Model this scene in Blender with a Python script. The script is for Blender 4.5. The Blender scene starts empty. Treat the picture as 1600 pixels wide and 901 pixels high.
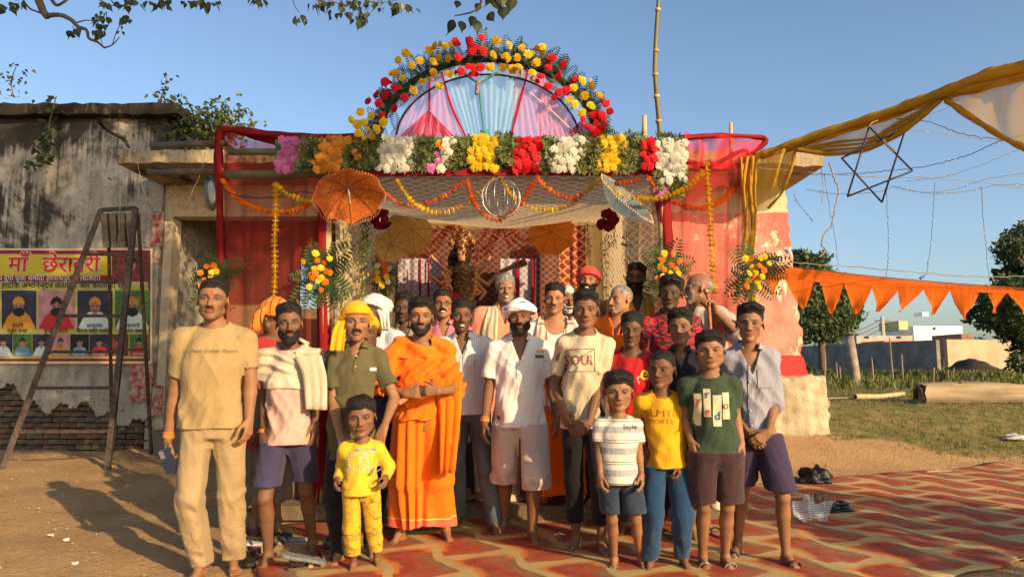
import bpy, bmesh, math, random
import numpy as np
from mathutils import Vector, Matrix
from mathutils.bvhtree import BVHTree
random.seed(7); np.random.seed(7)
S = bpy.context.scene
C = S.collection
R = math.radians
# ---------------------------------------------------------------- camera, sky, sun, exposure
F_PX = 1110.0; CAM_H = 1.2; PITCH = R(6.25)
cam_data = bpy.data.cameras.new('camera'); cam = bpy.data.objects.new('camera', cam_data); C.objects.link(cam)
cam.location = (0, 0, CAM_H); cam.rotation_euler = (R(90) + PITCH, 0, 0)
cam_data.sensor_width = 36.0; cam_data.lens = 36.0 * F_PX / 1600.0
cam_data.clip_start = 0.05; cam_data.clip_end = 2000
S.camera = cam
SUN_AZ = R(139)      # compass-like angle from +Y clockwise: behind the camera, to the right
SUN_EL = R(20.0)
w = bpy.data.worlds.new('World'); S.world = w; w.use_nodes = True
nt = w.node_tree; bg = nt.nodes['Background']
sky = nt.nodes.new('ShaderNodeTexSky'); sky.sky_type = 'NISHITA'; sky.sun_disc = False
sky.sun_elevation = SUN_EL; sky.sun_rotation = SUN_AZ
sky.air_density = 1.0; sky.dust_density = 2.2; sky.ozone_density = 2.2; sky.altitude = 50
nt.links.new(sky.outputs[0], bg.inputs[0]); bg.inputs[1].default_value = 0.146
sl = bpy.data.lights.new('sun', 'SUN'); sun = bpy.data.objects.new('sun', sl); C.objects.link(sun)
sl.energy = 5.0; sl.angle = R(0.53); sl.color = (1.0, 0.71, 0.40)
sd = Vector((math.sin(SUN_AZ) * math.cos(SUN_EL), math.cos(SUN_AZ) * math.cos(SUN_EL), math.sin(SUN_EL)))
sun.rotation_euler = sd.to_track_quat('Z', 'Y').to_euler(); sun.location = sd * 30
S.view_settings.view_transform = 'Standard'; S.view_settings.look = 'None'
S.view_settings.exposure = 0.52; S.view_settings.gamma = 1.0; S.view_settings.use_curve_mapping = False

# ---------------------------------------------------------------- pixel <-> world (photo pixels, 1600 x 901)
_cp, _sp = math.cos(PITCH), math.sin(PITCH)
def ray(x, y):
    v = (450.5 - y) / F_PX
    return Vector(((x - 800) / F_PX, _cp - v * _sp, _sp + v * _cp))
def P(x, y, Y):
    d = ray(x, y); t = Y / d.y
    return Vector((d.x * t, Y, CAM_H + d.z * t))
def G(x, y, z=0.0):
    d = ray(x, y); t = (z - CAM_H) / d.z
    return Vector((d.x * t, d.y * t, z))
# ---------------------------------------------------------------- objects
def link(o, parent=None):
    C.objects.link(o)
    if parent is not None: o.parent = parent
    return o
def tag(o, label=None, cat=None, group=None, kind=None):
    if label: o['label'] = label
    if cat: o['category'] = cat
    if group: o['group'] = group
    if kind: o['kind'] = kind
    return o
def thing(name, label, cat, loc=(0, 0, 0), group=None, rot=(0, 0, 0)):
    o = bpy.data.objects.new(name, None); C.objects.link(o)
    o.location = loc; o.rotation_euler = rot; o.empty_display_size = 0.1
    return tag(o, label, cat, group)
def mesh_obj(name, verts, faces, mat=None, parent=None, smooth=True, mats=None, midx=None, origin=None):
    me = bpy.data.meshes.new(name)
    v = np.asarray(verts, dtype=np.float32).reshape(-1, 3)
    if origin is not None: v = v - np.asarray(origin, dtype=np.float32)
    f = faces
    if isinstance(f, np.ndarray) and f.ndim == 2:
        n, k = f.shape
        me.vertices.add(len(v)); me.vertices.foreach_set('co', v.ravel())
        me.loops.add(n * k); me.loops.foreach_set('vertex_index', f.astype(np.int32).ravel())
        me.polygons.add(n); me.polygons.foreach_set('loop_start', np.arange(0, n * k, k, dtype=np.int32))
        me.polygons.foreach_set('loop_total', np.full(n, k, dtype=np.int32))
        me.update(calc_edges=True)
    else:
        me.from_pydata([tuple(map(float, q)) for q in v], [], [tuple(map(int, q)) for q in f]); me.update()
    for m in (mats or ([mat] if mat else [])): me.materials.append(m)
    if midx is not None: me.polygons.foreach_set('material_index', np.asarray(midx, dtype=np.int32))
    if smooth: me.polygons.foreach_set('use_smooth', np.ones(len(me.polygons), dtype=bool))
    o = bpy.data.objects.new(name, me); link(o, parent)
    if origin is not None: o.location = origin
    return o
def inst(name, me, parent, loc, rot=(0, 0, 0), sc=1.0):
    o = bpy.data.objects.new(name, me); link(o, parent)
    o.location = loc; o.rotation_euler = rot
    o.scale = (sc, sc, sc) if not hasattr(sc, '__len__') else sc
    return o
class MB:
    """collects simple shapes and links them as one mesh"""
    def __init__(s): s.v = []; s.f = []; s.m = []
    def add(s, v, f, m=0):
        n = len(s.v); s.v += [tuple(q) for q in v]; s.f += [tuple(i + n for i in q) for q in f]; s.m += [m] * len(f)
    def box(s, c, d, rot=None, m=0, jit=0.0, taper=1.0):
        c = Vector(c); hx, hy, hz = d[0] / 2, d[1] / 2, d[2] / 2; v = []
        for z in (-1, 1):
            for (x, y) in ((-1, -1), (1, -1), (1, 1), (-1, 1)):
                k = taper if z > 0 else 1.0
                q = Vector((x * hx * k + random.uniform(-jit, jit), y * hy * k + random.uniform(-jit, jit), z * hz + random.uniform(-jit, jit)))
                if rot is not None: q = rot @ q
                v.append(c + q)
        s.add(v, [(3, 2, 1, 0), (4, 5, 6, 7), (0, 1, 5, 4), (1, 2, 6, 5), (2, 3, 7, 6), (3, 0, 4, 7)], m)
    def tube(s, pts, r, n=8, m=0, cap=True, jit=0.0):
        pts = [Vector(p) for p in pts]; N = len(pts)
        rs = r if hasattr(r, '__len__') else [r] * N
        v = []; f = []
        t0 = (pts[1] - pts[0]).normalized()
        u = t0.orthogonal().normalized()
        for i, p in enumerate(pts):
            t = (pts[min(i + 1, N - 1)] - pts[max(i - 1, 0)])
            t = t.normalized() if t.length > 1e-9 else t0
            u = (u - t * u.dot(t)); u = u.normalized() if u.length > 1e-6 else t.orthogonal().normalized()
            b = t.cross(u)
            for k in range(n):
                a = 2 * math.pi * k / n; rr = rs[i] * (1 + random.uniform(-jit, jit))
                v.append(p + (u * math.cos(a) + b * math.sin(a)) * rr)
        for i in range(N - 1):
            for k in range(n):
                f.append((i * n + k, i * n + (k + 1) % n, (i + 1) * n + (k + 1) % n, (i + 1) * n + k))
        if cap: f.append(tuple(range(n - 1, -1, -1))); f.append(tuple((N - 1) * n + k for k in range(n)))
        s.add(v, f, m)
    def build(s, name, mat=None, parent=None, smooth=False, mats=None, origin=None):
        return mesh_obj(name, s.v, s.f, mat, parent, smooth, mats, s.m if mats else None, origin)
def spline(pts, n):
    """Catmull-Rom through points, n samples"""
    p = [Vector(q) for q in pts]; p = [p[0] * 2 - p[1]] + p + [p[-1] * 2 - p[-2]]; out = []
    m = len(p) - 3
    for i in range(n):
        u = i / (n - 1) * m; k = min(int(u), m - 1); t = u - k
        a, b, c, d = p[k:k + 4]
        out.append(0.5 * ((2 * b) + (c - a) * t + (2 * a - 5 * b + 4 * c - d) * t * t + (3 * b - a - 3 * c + d) * t ** 3))
    return out
def sag(a, b, s, n=24):
    a = Vector(a); b = Vector(b)
    return [a.lerp(b, i / (n - 1)) - Vector((0, 0, s * 4 * (i / (n - 1)) * (1 - i / (n - 1)))) for i in range(n)]
# ---------------------------------------------------------------- node expressions
class NX:
    """tiny expression builder over shader nodes"""
    def __init__(s, nt): s.nt = nt
    def new(s, t): return s.nt.nodes.new(t)
    def put(s, sock, v):
        if isinstance(v, (int, float)): sock.default_value = v if sock.type != 'RGBA' else (v, v, v, 1)
        elif isinstance(v, tuple): sock.default_value = (v + (1,))[:4] if sock.type == 'RGBA' else v
        else: s.nt.links.new(v, sock)
    def m(s, op, *a, clamp=False):
        n = s.new('ShaderNodeMath'); n.operation = op; n.use_clamp = clamp
        for i, v in enumerate(a): s.put(n.inputs[i], v)
        return n.outputs[0]
    def vm(s, op, *a):
        n = s.new('ShaderNodeVectorMath'); n.operation = op
        for i, v in enumerate(a): s.put(n.inputs['Scale'] if (op == 'SCALE' and i == 1) else n.inputs[i], v)
        return n.outputs['Value'] if op in ('LENGTH', 'DOT_PRODUCT', 'DISTANCE') else n.outputs[0]
    def mix(s, f, a, b, mode='MIX'):
        n = s.new('ShaderNodeMix'); n.data_type = 'RGBA'; n.blend_type = mode
        s.put(n.inputs[0], f); s.put(n.inputs[6], a); s.put(n.inputs[7], b); return n.outputs[2]
    def sep(s, v): n = s.new('ShaderNodeSeparateXYZ'); s.put(n.inputs[0], v); return n.outputs
    def comb(s, x, y, z):
        n = s.new('ShaderNodeCombineXYZ')
        for i, q in enumerate((x, y, z)): s.put(n.inputs[i], q)
        return n.outputs[0]
    def noise(s, v, sc, det=4, rough=0.55, dist=0.0, out=0):
        n = s.new('ShaderNodeTexNoise'); s.put(n.inputs['Vector'], v); n.inputs['Scale'].default_value = sc
        n.inputs['Detail'].default_value = det; n.inputs['Roughness'].default_value = rough; n.inputs['Distortion'].default_value = dist
        return n.outputs[out]
    def vor(s, v, sc, feat='F1', out='Distance'):
        n = s.new('ShaderNodeTexVoronoi'); n.feature = feat; s.put(n.inputs['Vector'], v); n.inputs['Scale'].default_value = sc
        return n.outputs[out]
    def ramp(s, v, a, b):
        n = s.new('ShaderNodeMapRange'); n.interpolation_type = 'SMOOTHSTEP'; s.put(n.inputs[0], v)
        s.put(n.inputs[1], a); s.put(n.inputs[2], b); return n.outputs[0]
    def mapping(s, v, sc=(1, 1, 1), rot=(0, 0, 0), loc=(0, 0, 0)):
        n = s.new('ShaderNodeMapping'); s.put(n.inputs[0], v); n.inputs['Scale'].default_value = sc
        n.inputs['Rotation'].default_value = rot; n.inputs['Location'].default_value = loc; return n.outputs[0]
    def obj(s): return s.new('ShaderNodeTexCoord').outputs['Object']
    def pos(s): return s.new('ShaderNodeNewGeometry').outputs['Position']
    def attr(s, name): n = s.new('ShaderNodeAttribute'); n.attribute_name = name; return n.outputs['Vector']
    def bump(s, h, strength=0.3, dist=0.01):
        n = s.new('ShaderNodeBump'); s.put(n.inputs['Height'], h); n.inputs['Strength'].default_value = strength
        n.inputs['Distance'].default_value = dist; return n.outputs[0]
def newmat(name):
    m = bpy.data.materials.new(name); m.use_nodes = True; t = m.node_tree
    b = t.nodes['Principled BSDF']; return m, NX(t), b
def mat(name, col, rough=0.8, var=0.25, vs=8.0, bump=0.2, bs=60.0, metal=0.0, sheen=0.0, sss=0.0, col2=None, trans=0.0, bd=0.004, stretch=(1, 1, 1), spec=0.3):
    m, x, b = newmat(name)
    c = x.mapping(x.obj(), stretch)
    n = x.noise(c, vs, 5)
    c2 = col2 or tuple(q * (1 - var) for q in col)
    colr = x.mix(x.ramp(n, 0.35, 0.65), col, c2)
    x.put(b.inputs['Base Color'], colr); b.inputs['Roughness'].default_value = rough; b.inputs['Metallic'].default_value = metal
    b.inputs['Specular IOR Level'].default_value = spec
    if sheen: b.inputs['Sheen Weight'].default_value = sheen
    if bump: x.put(b.inputs['Normal'], x.bump(x.noise(c, bs, 3), bump, bd))
    if trans:
        tr = x.new('ShaderNodeBsdfTranslucent'); x.put(tr.inputs[0], colr); mx = x.new('ShaderNodeMixShader'); mx.inputs[0].default_value = trans
        x.nt.links.new(b.outputs[0], mx.inputs[1]); x.nt.links.new(tr.outputs[0], mx.inputs[2])
        x.nt.links.new(mx.outputs[0], x.nt.nodes['Material Output'].inputs[0])
    return m
def net(name, col, alpha=0.5, col_t=None, weave=260.0, folds=18.0, foldaxis=(1, 0.15, 0.15), amin=0.25):
    """sheer netting: transparent between the threads, denser in the folds and where it is seen edge on"""
    m, x, b = newmat(name)
    c = x.obj(); n = x.noise(x.mapping(c, foldaxis), folds, 3)
    lw = x.new('ShaderNodeLayerWeight'); lw.inputs[0].default_value = 0.35
    a = x.m('ADD', x.m('ADD', alpha, x.m('MULTIPLY', x.m('SUBTRACT', n, 0.5), 0.5)), x.m('MULTIPLY', lw.outputs['Facing'], 0.4))
    a = x.m('MAXIMUM', x.m('MINIMUM', a, 0.98), amin)
    x.put(b.inputs['Base Color'], col); b.inputs['Roughness'].default_value = 0.7; b.inputs['Specular IOR Level'].default_value = 0.2
    tl = x.new('ShaderNodeBsdfTranslucent'); x.put(tl.inputs[0], col_t or col)
    m1 = x.new('ShaderNodeMixShader'); m1.inputs[0].default_value = 0.45
    x.nt.links.new(b.outputs[0], m1.inputs[1]); x.nt.links.new(tl.outputs[0], m1.inputs[2])
    tp = x.new('ShaderNodeBsdfTransparent'); m2 = x.new('ShaderNodeMixShader'); x.put(m2.inputs[0], a)
    x.nt.links.new(tp.outputs[0], m2.inputs[1]); x.nt.links.new(m1.outputs[0], m2.inputs[2])
    x.nt.links.new(m2.outputs[0], x.nt.nodes['Material Output'].inputs[0])
    return m
# ---------------------------------------------------------------- signed distance modelling (bodies, clothes)
f32 = np.float32
def A(*v): return np.array(v if len(v) > 1 else v[0], dtype=f32)
def s_cap(p, a, b, r1, r2=None):
    r2 = r1 if r2 is None else r2; a = A(a); ba = A(b) - a; pa = p - a
    h = np.clip((pa @ ba) / max(float(ba @ ba), 1e-9), 0, 1)
    q = pa - h[:, None] * ba
    return np.sqrt(np.einsum('ij,ij->i', q, q)) - (r1 + (r2 - r1) * h)
def s_ell(p, c, r, M=None):
    q = p - A(c)
    if M is not None: q = q @ M
    r = A(r); k0 = np.linalg.norm(q / r, axis=1); k1 = np.linalg.norm(q / (r * r), axis=1)
    return k0 * (k0 - 1) / np.maximum(k1, 1e-6)
def smin(a, b, k):
    if k <= 0: return np.minimum(a, b)
    h = np.clip(0.5 + 0.5 * (b - a) / k, 0, 1); return b + (a - b) * h - k * h * (1 - h)
def smax(a, b, k): return -smin(-a, -b, k)
def sstep(x, a, b): t = np.clip((x - a) / (b - a), 0, 1); return t * t * (3 - 2 * t)
_rs = np.random.RandomState(3)
_K = _rs.normal(size=(10, 3)).astype(f32); _PH = (_rs.rand(10) * 6.28).astype(f32)
def wn(p, freq, seed=0, n=6):
    """cheap smooth noise, about -1..1"""
    q = p * A(freq) if hasattr(freq, '__len__') else p * f32(freq)
    s = np.zeros(len(p), f32)
    for i in range(n):
        k = _K[(i + seed) % 10]; s += np.sin(q @ k + _PH[(i * 3 + seed) % 10] + seed * 1.7 + 0.8 * np.sin(q @ _K[(i + 4 + seed) % 10] * 0.7))
    return s / (n ** 0.5) * 0.8
def rotz(a): c, s = math.cos(a), math.sin(a); return np.array([[c, -s, 0], [s, c, 0], [0, 0, 1]], dtype=f32)
def rotx(a): c, s = math.cos(a), math.sin(a); return np.array([[1, 0, 0], [0, c, -s], [0, s, c]], dtype=f32)
def roty(a): c, s = math.cos(a), math.sin(a); return np.array([[c, 0, s], [0, 1, 0], [-s, 0, c]], dtype=f32)
class SDF:
    def __init__(s): s.pr = []
    def add(s, fn, lo, hi, k=0.01, op='u'): s.pr.append((fn, A(lo), A(hi), k, op)); return s
    def cap(s, a, b, r1, r2=None, k=0.01, op='u'):
        a = A(a); b = A(b); r = max(r1, r2 or r1)
        return s.add(lambda p: s_cap(p, a, b, r1, r2), np.minimum(a, b) - r, np.maximum(a, b) + r, k, op)
    def ell(s, c, r, M=None, k=0.01, op='u'):
        c = A(c); R_ = float(max(r)); return s.add(lambda p: s_ell(p, c, r, M), c - R_, c + R_, k, op)
    def cull(s, lo, hi):
        t = SDF(); t.pr = [q for q in s.pr if q[4] in 'id' or (np.all(q[1] - q[3] - 0.03 < hi) and np.all(q[2] + q[3] + 0.03 > lo))]; return t
    def __call__(s, p):
        d = np.full(len(p), 1.0, f32)
        for fn, lo, hi, k, op in s.pr:
            if op == 'u': d = smin(d, fn(p), k)
            elif op == 's': d = smax(d, -fn(p), k)
            elif op == 'i': d = smax(d, fn(p), k)
            elif op == 'd': d = d + fn(p)
        return d
def surf(f, lo, hi, h, margin=0.02):
    """surface nets of f over a box, evaluated only near the surface"""
    lo = A(lo); hi = A(hi); B = 4
    nb = np.maximum(np.ceil((hi - lo) / (h * B)).astype(int), 1); n = nb * B + 1
    if isinstance(f, SDF): f = f.cull(lo, hi)
    cb = [lo[i] + (np.arange(nb[i]) + 0.5) * h * B for i in range(3)]
    g = np.stack(np.meshgrid(*cb, indexing='ij'), -1).reshape(-1, 3).astype(f32)
    dc = f(g).reshape(nb)
    act = np.abs(dc) < h * B * 0.95 + margin
    V = np.repeat(np.repeat(np.repeat(dc, B, 0), B, 1), B, 2)
    V = np.pad(V, ((0, 1),) * 3, mode='edge').astype(f32)
    am = np.zeros(n, bool)
    a4 = np.repeat(np.repeat(np.repeat(act, B, 0), B, 1), B, 2)
    for dx in (0, 1):
        for dy in (0, 1):
            for dz in (0, 1): am[dx:dx + n[0] - 1, dy:dy + n[1] - 1, dz:dz + n[2] - 1] |= a4
    idx = np.argwhere(am)
    if len(idx) == 0: return np.zeros((0, 3), f32), np.zeros((0, 4), int)
    pts = (lo + idx * h).astype(f32)
    V[am] = f(pts)
    neg = V < 0
    c = np.zeros(np.array(V.shape) - 1, int)
    for dx in (0, 1):
        for dy in (0, 1):
            for dz in (0, 1): c += neg[dx:dx + c.shape[0], dy:dy + c.shape[1], dz:dz + c.shape[2]]
    cell = (c > 0) & (c < 8)
    ci = np.argwhere(cell)
    if len(ci) == 0: return np.zeros((0, 3), f32), np.zeros((0, 4), int)
    acc = np.zeros((len(ci), 3), f32); cnt = np.zeros(len(ci), f32)
    E = [(a, b) for a in range(8) for b in range(a + 1, 8) if bin(a ^ b).count('1') == 1]
    cr = [np.array([(k >> 0) & 1, (k >> 1) & 1, (k >> 2) & 1]) for k in range(8)]
    vv = [V[ci[:, 0] + o[0], ci[:, 1] + o[1], ci[:, 2] + o[2]] for o in cr]
    for a, b in E:
        va, vb = vv[a], vv[b]; m = (va < 0) != (vb < 0); t = np.where(m, va / np.where(m, va - vb, 1), 0)
        acc += np.where(m[:, None], cr[a] + (cr[b] - cr[a]) * t[:, None], 0); cnt += m
    vert = lo + (ci + acc / cnt[:, None]) * h
    vid = -np.ones(cell.shape, int); vid[cell] = np.arange(len(ci))
    F = []
    for ax in range(3):
        b_, c_ = (ax + 1) % 3, (ax + 2) % 3
        sl0 = [slice(None)] * 3; sl1 = [slice(None)] * 3; sl0[ax] = slice(0, -1); sl1[ax] = slice(1, None)
        n0 = neg[tuple(sl0)]; n1 = neg[tuple(sl1)]; e = np.argwhere(n0 != n1)
        ok = (e[:, b_] > 0) & (e[:, c_] > 0) & (e[:, b_] < cell.shape[b_]) & (e[:, c_] < cell.shape[c_]) & (e[:, ax] < cell.shape[ax])
        e = e[ok]; flip = n0[e[:, 0], e[:, 1], e[:, 2]]
        q = []
        for db, dc_ in ((1, 1), (0, 1), (0, 0), (1, 0)):
            k = e.copy(); k[:, b_] -= db; k[:, c_] -= dc_; q.append(vid[k[:, 0], k[:, 1], k[:, 2]])
        q = np.stack(q, 1); good = (q >= 0).all(1); q = q[good]; flip = flip[good]
        q[~flip] = q[~flip][:, ::-1]
        F.append(q)
    F = np.concatenate(F)
    return vert.astype(f32), F
def surf_multi(f, boxes):
    """boxes: list of (lo, hi, h) from fine to coarse; a face belongs to the first box that holds its centre"""
    VV = []; FF = []; off = 0
    for i, (lo, hi, h) in enumerate(boxes):
        lo = A(lo); hi = A(hi); e = 1.01 * h
        v, q = surf(f, lo - e, hi + e, h)
        if len(q) == 0: continue
        cen = v[q].mean(1)
        keep = ((cen >= lo) & (cen < hi)).all(1)
        for lo2, hi2, h2 in boxes[:i]: keep &= ~((cen >= A(lo2) + 0.8 * h) & (cen < A(hi2) - 0.8 * h)).all(1)
        q = q[keep]
        us, inv = np.unique(q, return_inverse=True); v = v[us]; q = inv.reshape(q.shape)
        VV.append(v); FF.append(q + off); off += len(v)
    return np.concatenate(VV), np.concatenate(FF)
def sdf_obj(name, f, lo, hi, h, m, parent, keep=None, attrs=None):
    v, q = surf(f, lo, hi, h)
    if keep is not None and len(q):
        cen = v[q].mean(1); q = q[keep(cen)]; us, inv = np.unique(q, return_inverse=True); v = v[us]; q = inv.reshape(q.shape)
    if len(q) == 0: return None
    o = mesh_obj(name, v, q, m, parent)
    return o
# ---------------------------------------------------------------- people
def head_sdf(q, jaw=1.0, nose=1.0, fat=1.0):
    ax = q.copy(); ax[:, 0] = np.abs(ax[:, 0])
    d = s_ell(ax, (0, 0.012, 0.033), (0.075, 0.097, 0.084))
    d = smin(d, s_ell(ax, (0, -0.03, -0.03), (0.0600 * fat, 0.060, 0.078)), 0.02)
    d = smin(d, s_cap(ax, (0.044 * jaw * fat, 0.0, -0.058), (0.012, -0.066, -0.096), 0.021, 0.017), 0.022)
    d = smin(d, s_ell(ax, (0.041 * fat, -0.06, -0.022), (0.02, 0.02, 0.017)), 0.015)
    d = smin(d, s_cap(ax, (0.012, -0.0855, 0.017), (0.046, -0.070, 0.017), 0.009, 0.007), 0.01)
    d = smax(d, -s_ell(ax, (0.031, -0.1, -0.001), (0.018, 0.021, 0.0115)), 0.010)
    d = smin(d, s_ell(ax, (0.031, -0.0735, -0.001), (0.0148, 0.0125, 0.0105)), 0.004)
    d = smin(d, s_cap(ax, (0, -0.088, 0.010), (0, -0.109 - 0.003 * (nose - 1), -0.034), 0.0085, 0.0125 * nose), 0.008)
    d = smin(d, s_ell(ax, (0.0125 * nose, -0.0975, -0.0385), (0.009 * nose, 0.0105, 0.0075)), 0.004)
    d = smin(d, s_ell(ax, (0, -0.0885, -0.0635), (0.025, 0.0115, 0.0055)), 0.005)
    d = smin(d, s_ell(ax, (0, -0.087, -0.0735), (0.020, 0.0115, 0.0060)), 0.004)
    d = smin(d, s_ell(ax, (0, -0.073, -0.099), (0.021, 0.02, 0.018)), 0.014)
    Me = roty(-0.12) @ rotz(0.38)
    d = smin(d, s_ell(ax, (0.0755, 0.014, -0.004), (0.0060, 0.0170, 0.0285), Me), 0.010)
    d = smax(d, -s_ell(ax, (0.0835, 0.008, -0.001), (0.0050, 0.0080, 0.015), Me), 0.004)
    return d
def skin_mat(name, col, brow=1.0, stub=0.0, stub_col=(0.02, 0.014, 0.010), lip=None, tilak=None, smear=None, smile=0.0, dirt=0.0):
    m, x, b = newmat(name)
    v = x.attr('hc'); sx, sy, sz = x.sep(v); ax = x.m('ABSOLUTE', sx)
    front = x.m('LESS_THAN', sy, -0.04)
    def ell(cx, cz, rx, rz, soft=0.35, u=None, w_=None):
        a = x.m('DIVIDE', x.m('SUBTRACT', u or ax, cx), rx); c = x.m('DIVIDE', x.m('SUBTRACT', w_ or sz, cz), rz)
        l = x.m('SQRT', x.m('ADD', x.m('MULTIPLY', a, a), x.m('MULTIPLY', c, c)))
        return x.m('MULTIPLY', x.ramp(l, 1 + soft, 1 - soft), front)
    n1 = x.noise(v, 55, 4); n2 = x.noise(v, 12, 3)
    o1 = x.noise(x.obj(), 9, 4)
    c = x.mix(x.ramp(o1, 0.3, 0.7), col, tuple(q * 0.74 for q in col))
    c = x.mix(x.m('MULTIPLY', x.ramp(n1, 0.4, 0.7), 0.25), c, tuple(q * 0.6 for q in col))
    # reddish cheeks, nose and ears, darker round the eyes
    c = x.mix(x.m('MULTIPLY', ell(0.0, -0.032, 0.02, 0.016, 0.5), 0.35), c, (col[0] * 1.15, col[1] * 0.88, col[2] * 0.78))
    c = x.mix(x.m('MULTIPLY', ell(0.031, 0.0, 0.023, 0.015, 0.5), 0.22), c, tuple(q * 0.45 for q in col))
    if stub > 0:
        zone = x.m('MAXIMUM', ell(0, -0.1, 0.075, 0.052, 0.3, None, x.m('SUBTRACT', sz, x.m('MULTIPLY', ax, 0.55))), ell(0, -0.0535, 0.031, 0.0075, 0.4))
        zone = x.m('MULTIPLY', zone, x.m('SUBTRACT', 1.0, x.m('MULTIPLY', ell(0, -0.067, 0.026, 0.011, 0.2), 1.0)))
        c = x.mix(x.m('MULTIPLY', x.m('MULTIPLY', zone, x.ramp(x.noise(v, 420, 2), 0.25, 0.6)), stub), c, stub_col)
    lc = lip or (col[0] * 0.85, col[1] * 0.52, col[2] * 0.5)
    c = x.mix(x.m('MULTIPLY', ell(0, -0.0685, 0.0245, 0.0105, 0.2), 0.8), c, lc)
    if smile > 0:
        c = x.mix(ell(0, -0.0685, 0.019, 0.0048, 0.25), c, (0.62, 0.56, 0.46))
    else:
        c = x.mix(x.m('MULTIPLY', ell(0, -0.0682, 0.0235, 0.0015, 0.5), 0.9), c, tuple(q * 0.12 for q in col))
    c = x.mix(ell(0.0075, -0.0475, 0.004, 0.0022, 0.4), c, tuple(q * 0.15 for q in col))
    bz = x.m('ADD', sz, x.m('MULTIPLY', x.m('ABSOLUTE', x.m('SUBTRACT', ax, 0.034)), 0.22))
    c = x.mix(x.m('MULTIPLY', ell(0.031, 0.0205, 0.0195, 0.0042 * brow, 0.4, None, bz), x.ramp(x.noise(v, 300, 2), 0.15, 0.45)), c, (0.012, 0.009, 0.007) if brow <= 1.4 else (0.3, 0.28, 0.26))
    # eyes
    ez = x.m('ADD', sz, x.m('MULTIPLY', ax, 0.0))
    c = x.mix(x.m('MULTIPLY', ell(0.0312, 0.0016, 0.0162, 0.0060, 0.25), 0.9), c, (0.012, 0.008, 0.006))
    eye = ell(0.031, -0.0014, 0.0118, 0.0028, 0.18)
    c = x.mix(eye, c, (0.20, 0.155, 0.12))
    iris = x.m('MULTIPLY', eye, ell(0.031, -0.0004, 0.0058, 0.0056, 0.15))
    c = x.mix(iris, c, (0.014, 0.007, 0.004))
    if tilak:
        c = x.mix(x.m('MULTIPLY', ell(0, tilak[1], tilak[2], tilak[3], 0.4), 0.92), c, tilak[0])
    if smear:
        c = x.mix(x.m('MULTIPLY', ell(0, 0.043, 0.036, 0.016, 0.45), x.m('MULTIPLY', x.ramp(n1, 0.25, 0.6), 0.75)), c, smear)
    x.put(b.inputs['Base Color'], c)
    rg = x.mix(eye, 0.6, 0.3); x.put(b.inputs['Roughness'], rg)
    b.inputs['Specular IOR Level'].default_value = 0.3
    b.inputs['Subsurface Weight'].default_value = 0.08; b.inputs['Subsurface Radius'].default_value = (1.0, 0.35, 0.2); b.inputs['Subsurface Scale'].default_value = 0.008
    x.put(b.inputs['Normal'], x.bump(x.noise(x.obj(), 190, 3), 0.25, 0.002))
    return m
hairm = mat('hair_black', (0.012, 0.009, 0.008), 0.6, 0.3, 30, 0.9, 200, bd=0.008, spec=0.28, stretch=(1, 1, 0.35))
hairg = mat('hair_grey', (0.30, 0.28, 0.26), 0.55, 0.65, 40, 0.6, 240, bd=0.006)
hairw = mat('hair_white', (0.62, 0.60, 0.56), 0.6, 0.25, 40, 0.6, 240, bd=0.006)
HAIR = dict(black=hairm, grey=hairg, white=hairw)
def fz(y, knots): return np.interp(y, [k[0] for k in knots], [k[1] for k in knots]).astype(f32)
BUTTON = mat('shirt_button', (0.45, 0.42, 0.36), 0.35, 0.1, 9, 0)
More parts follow.
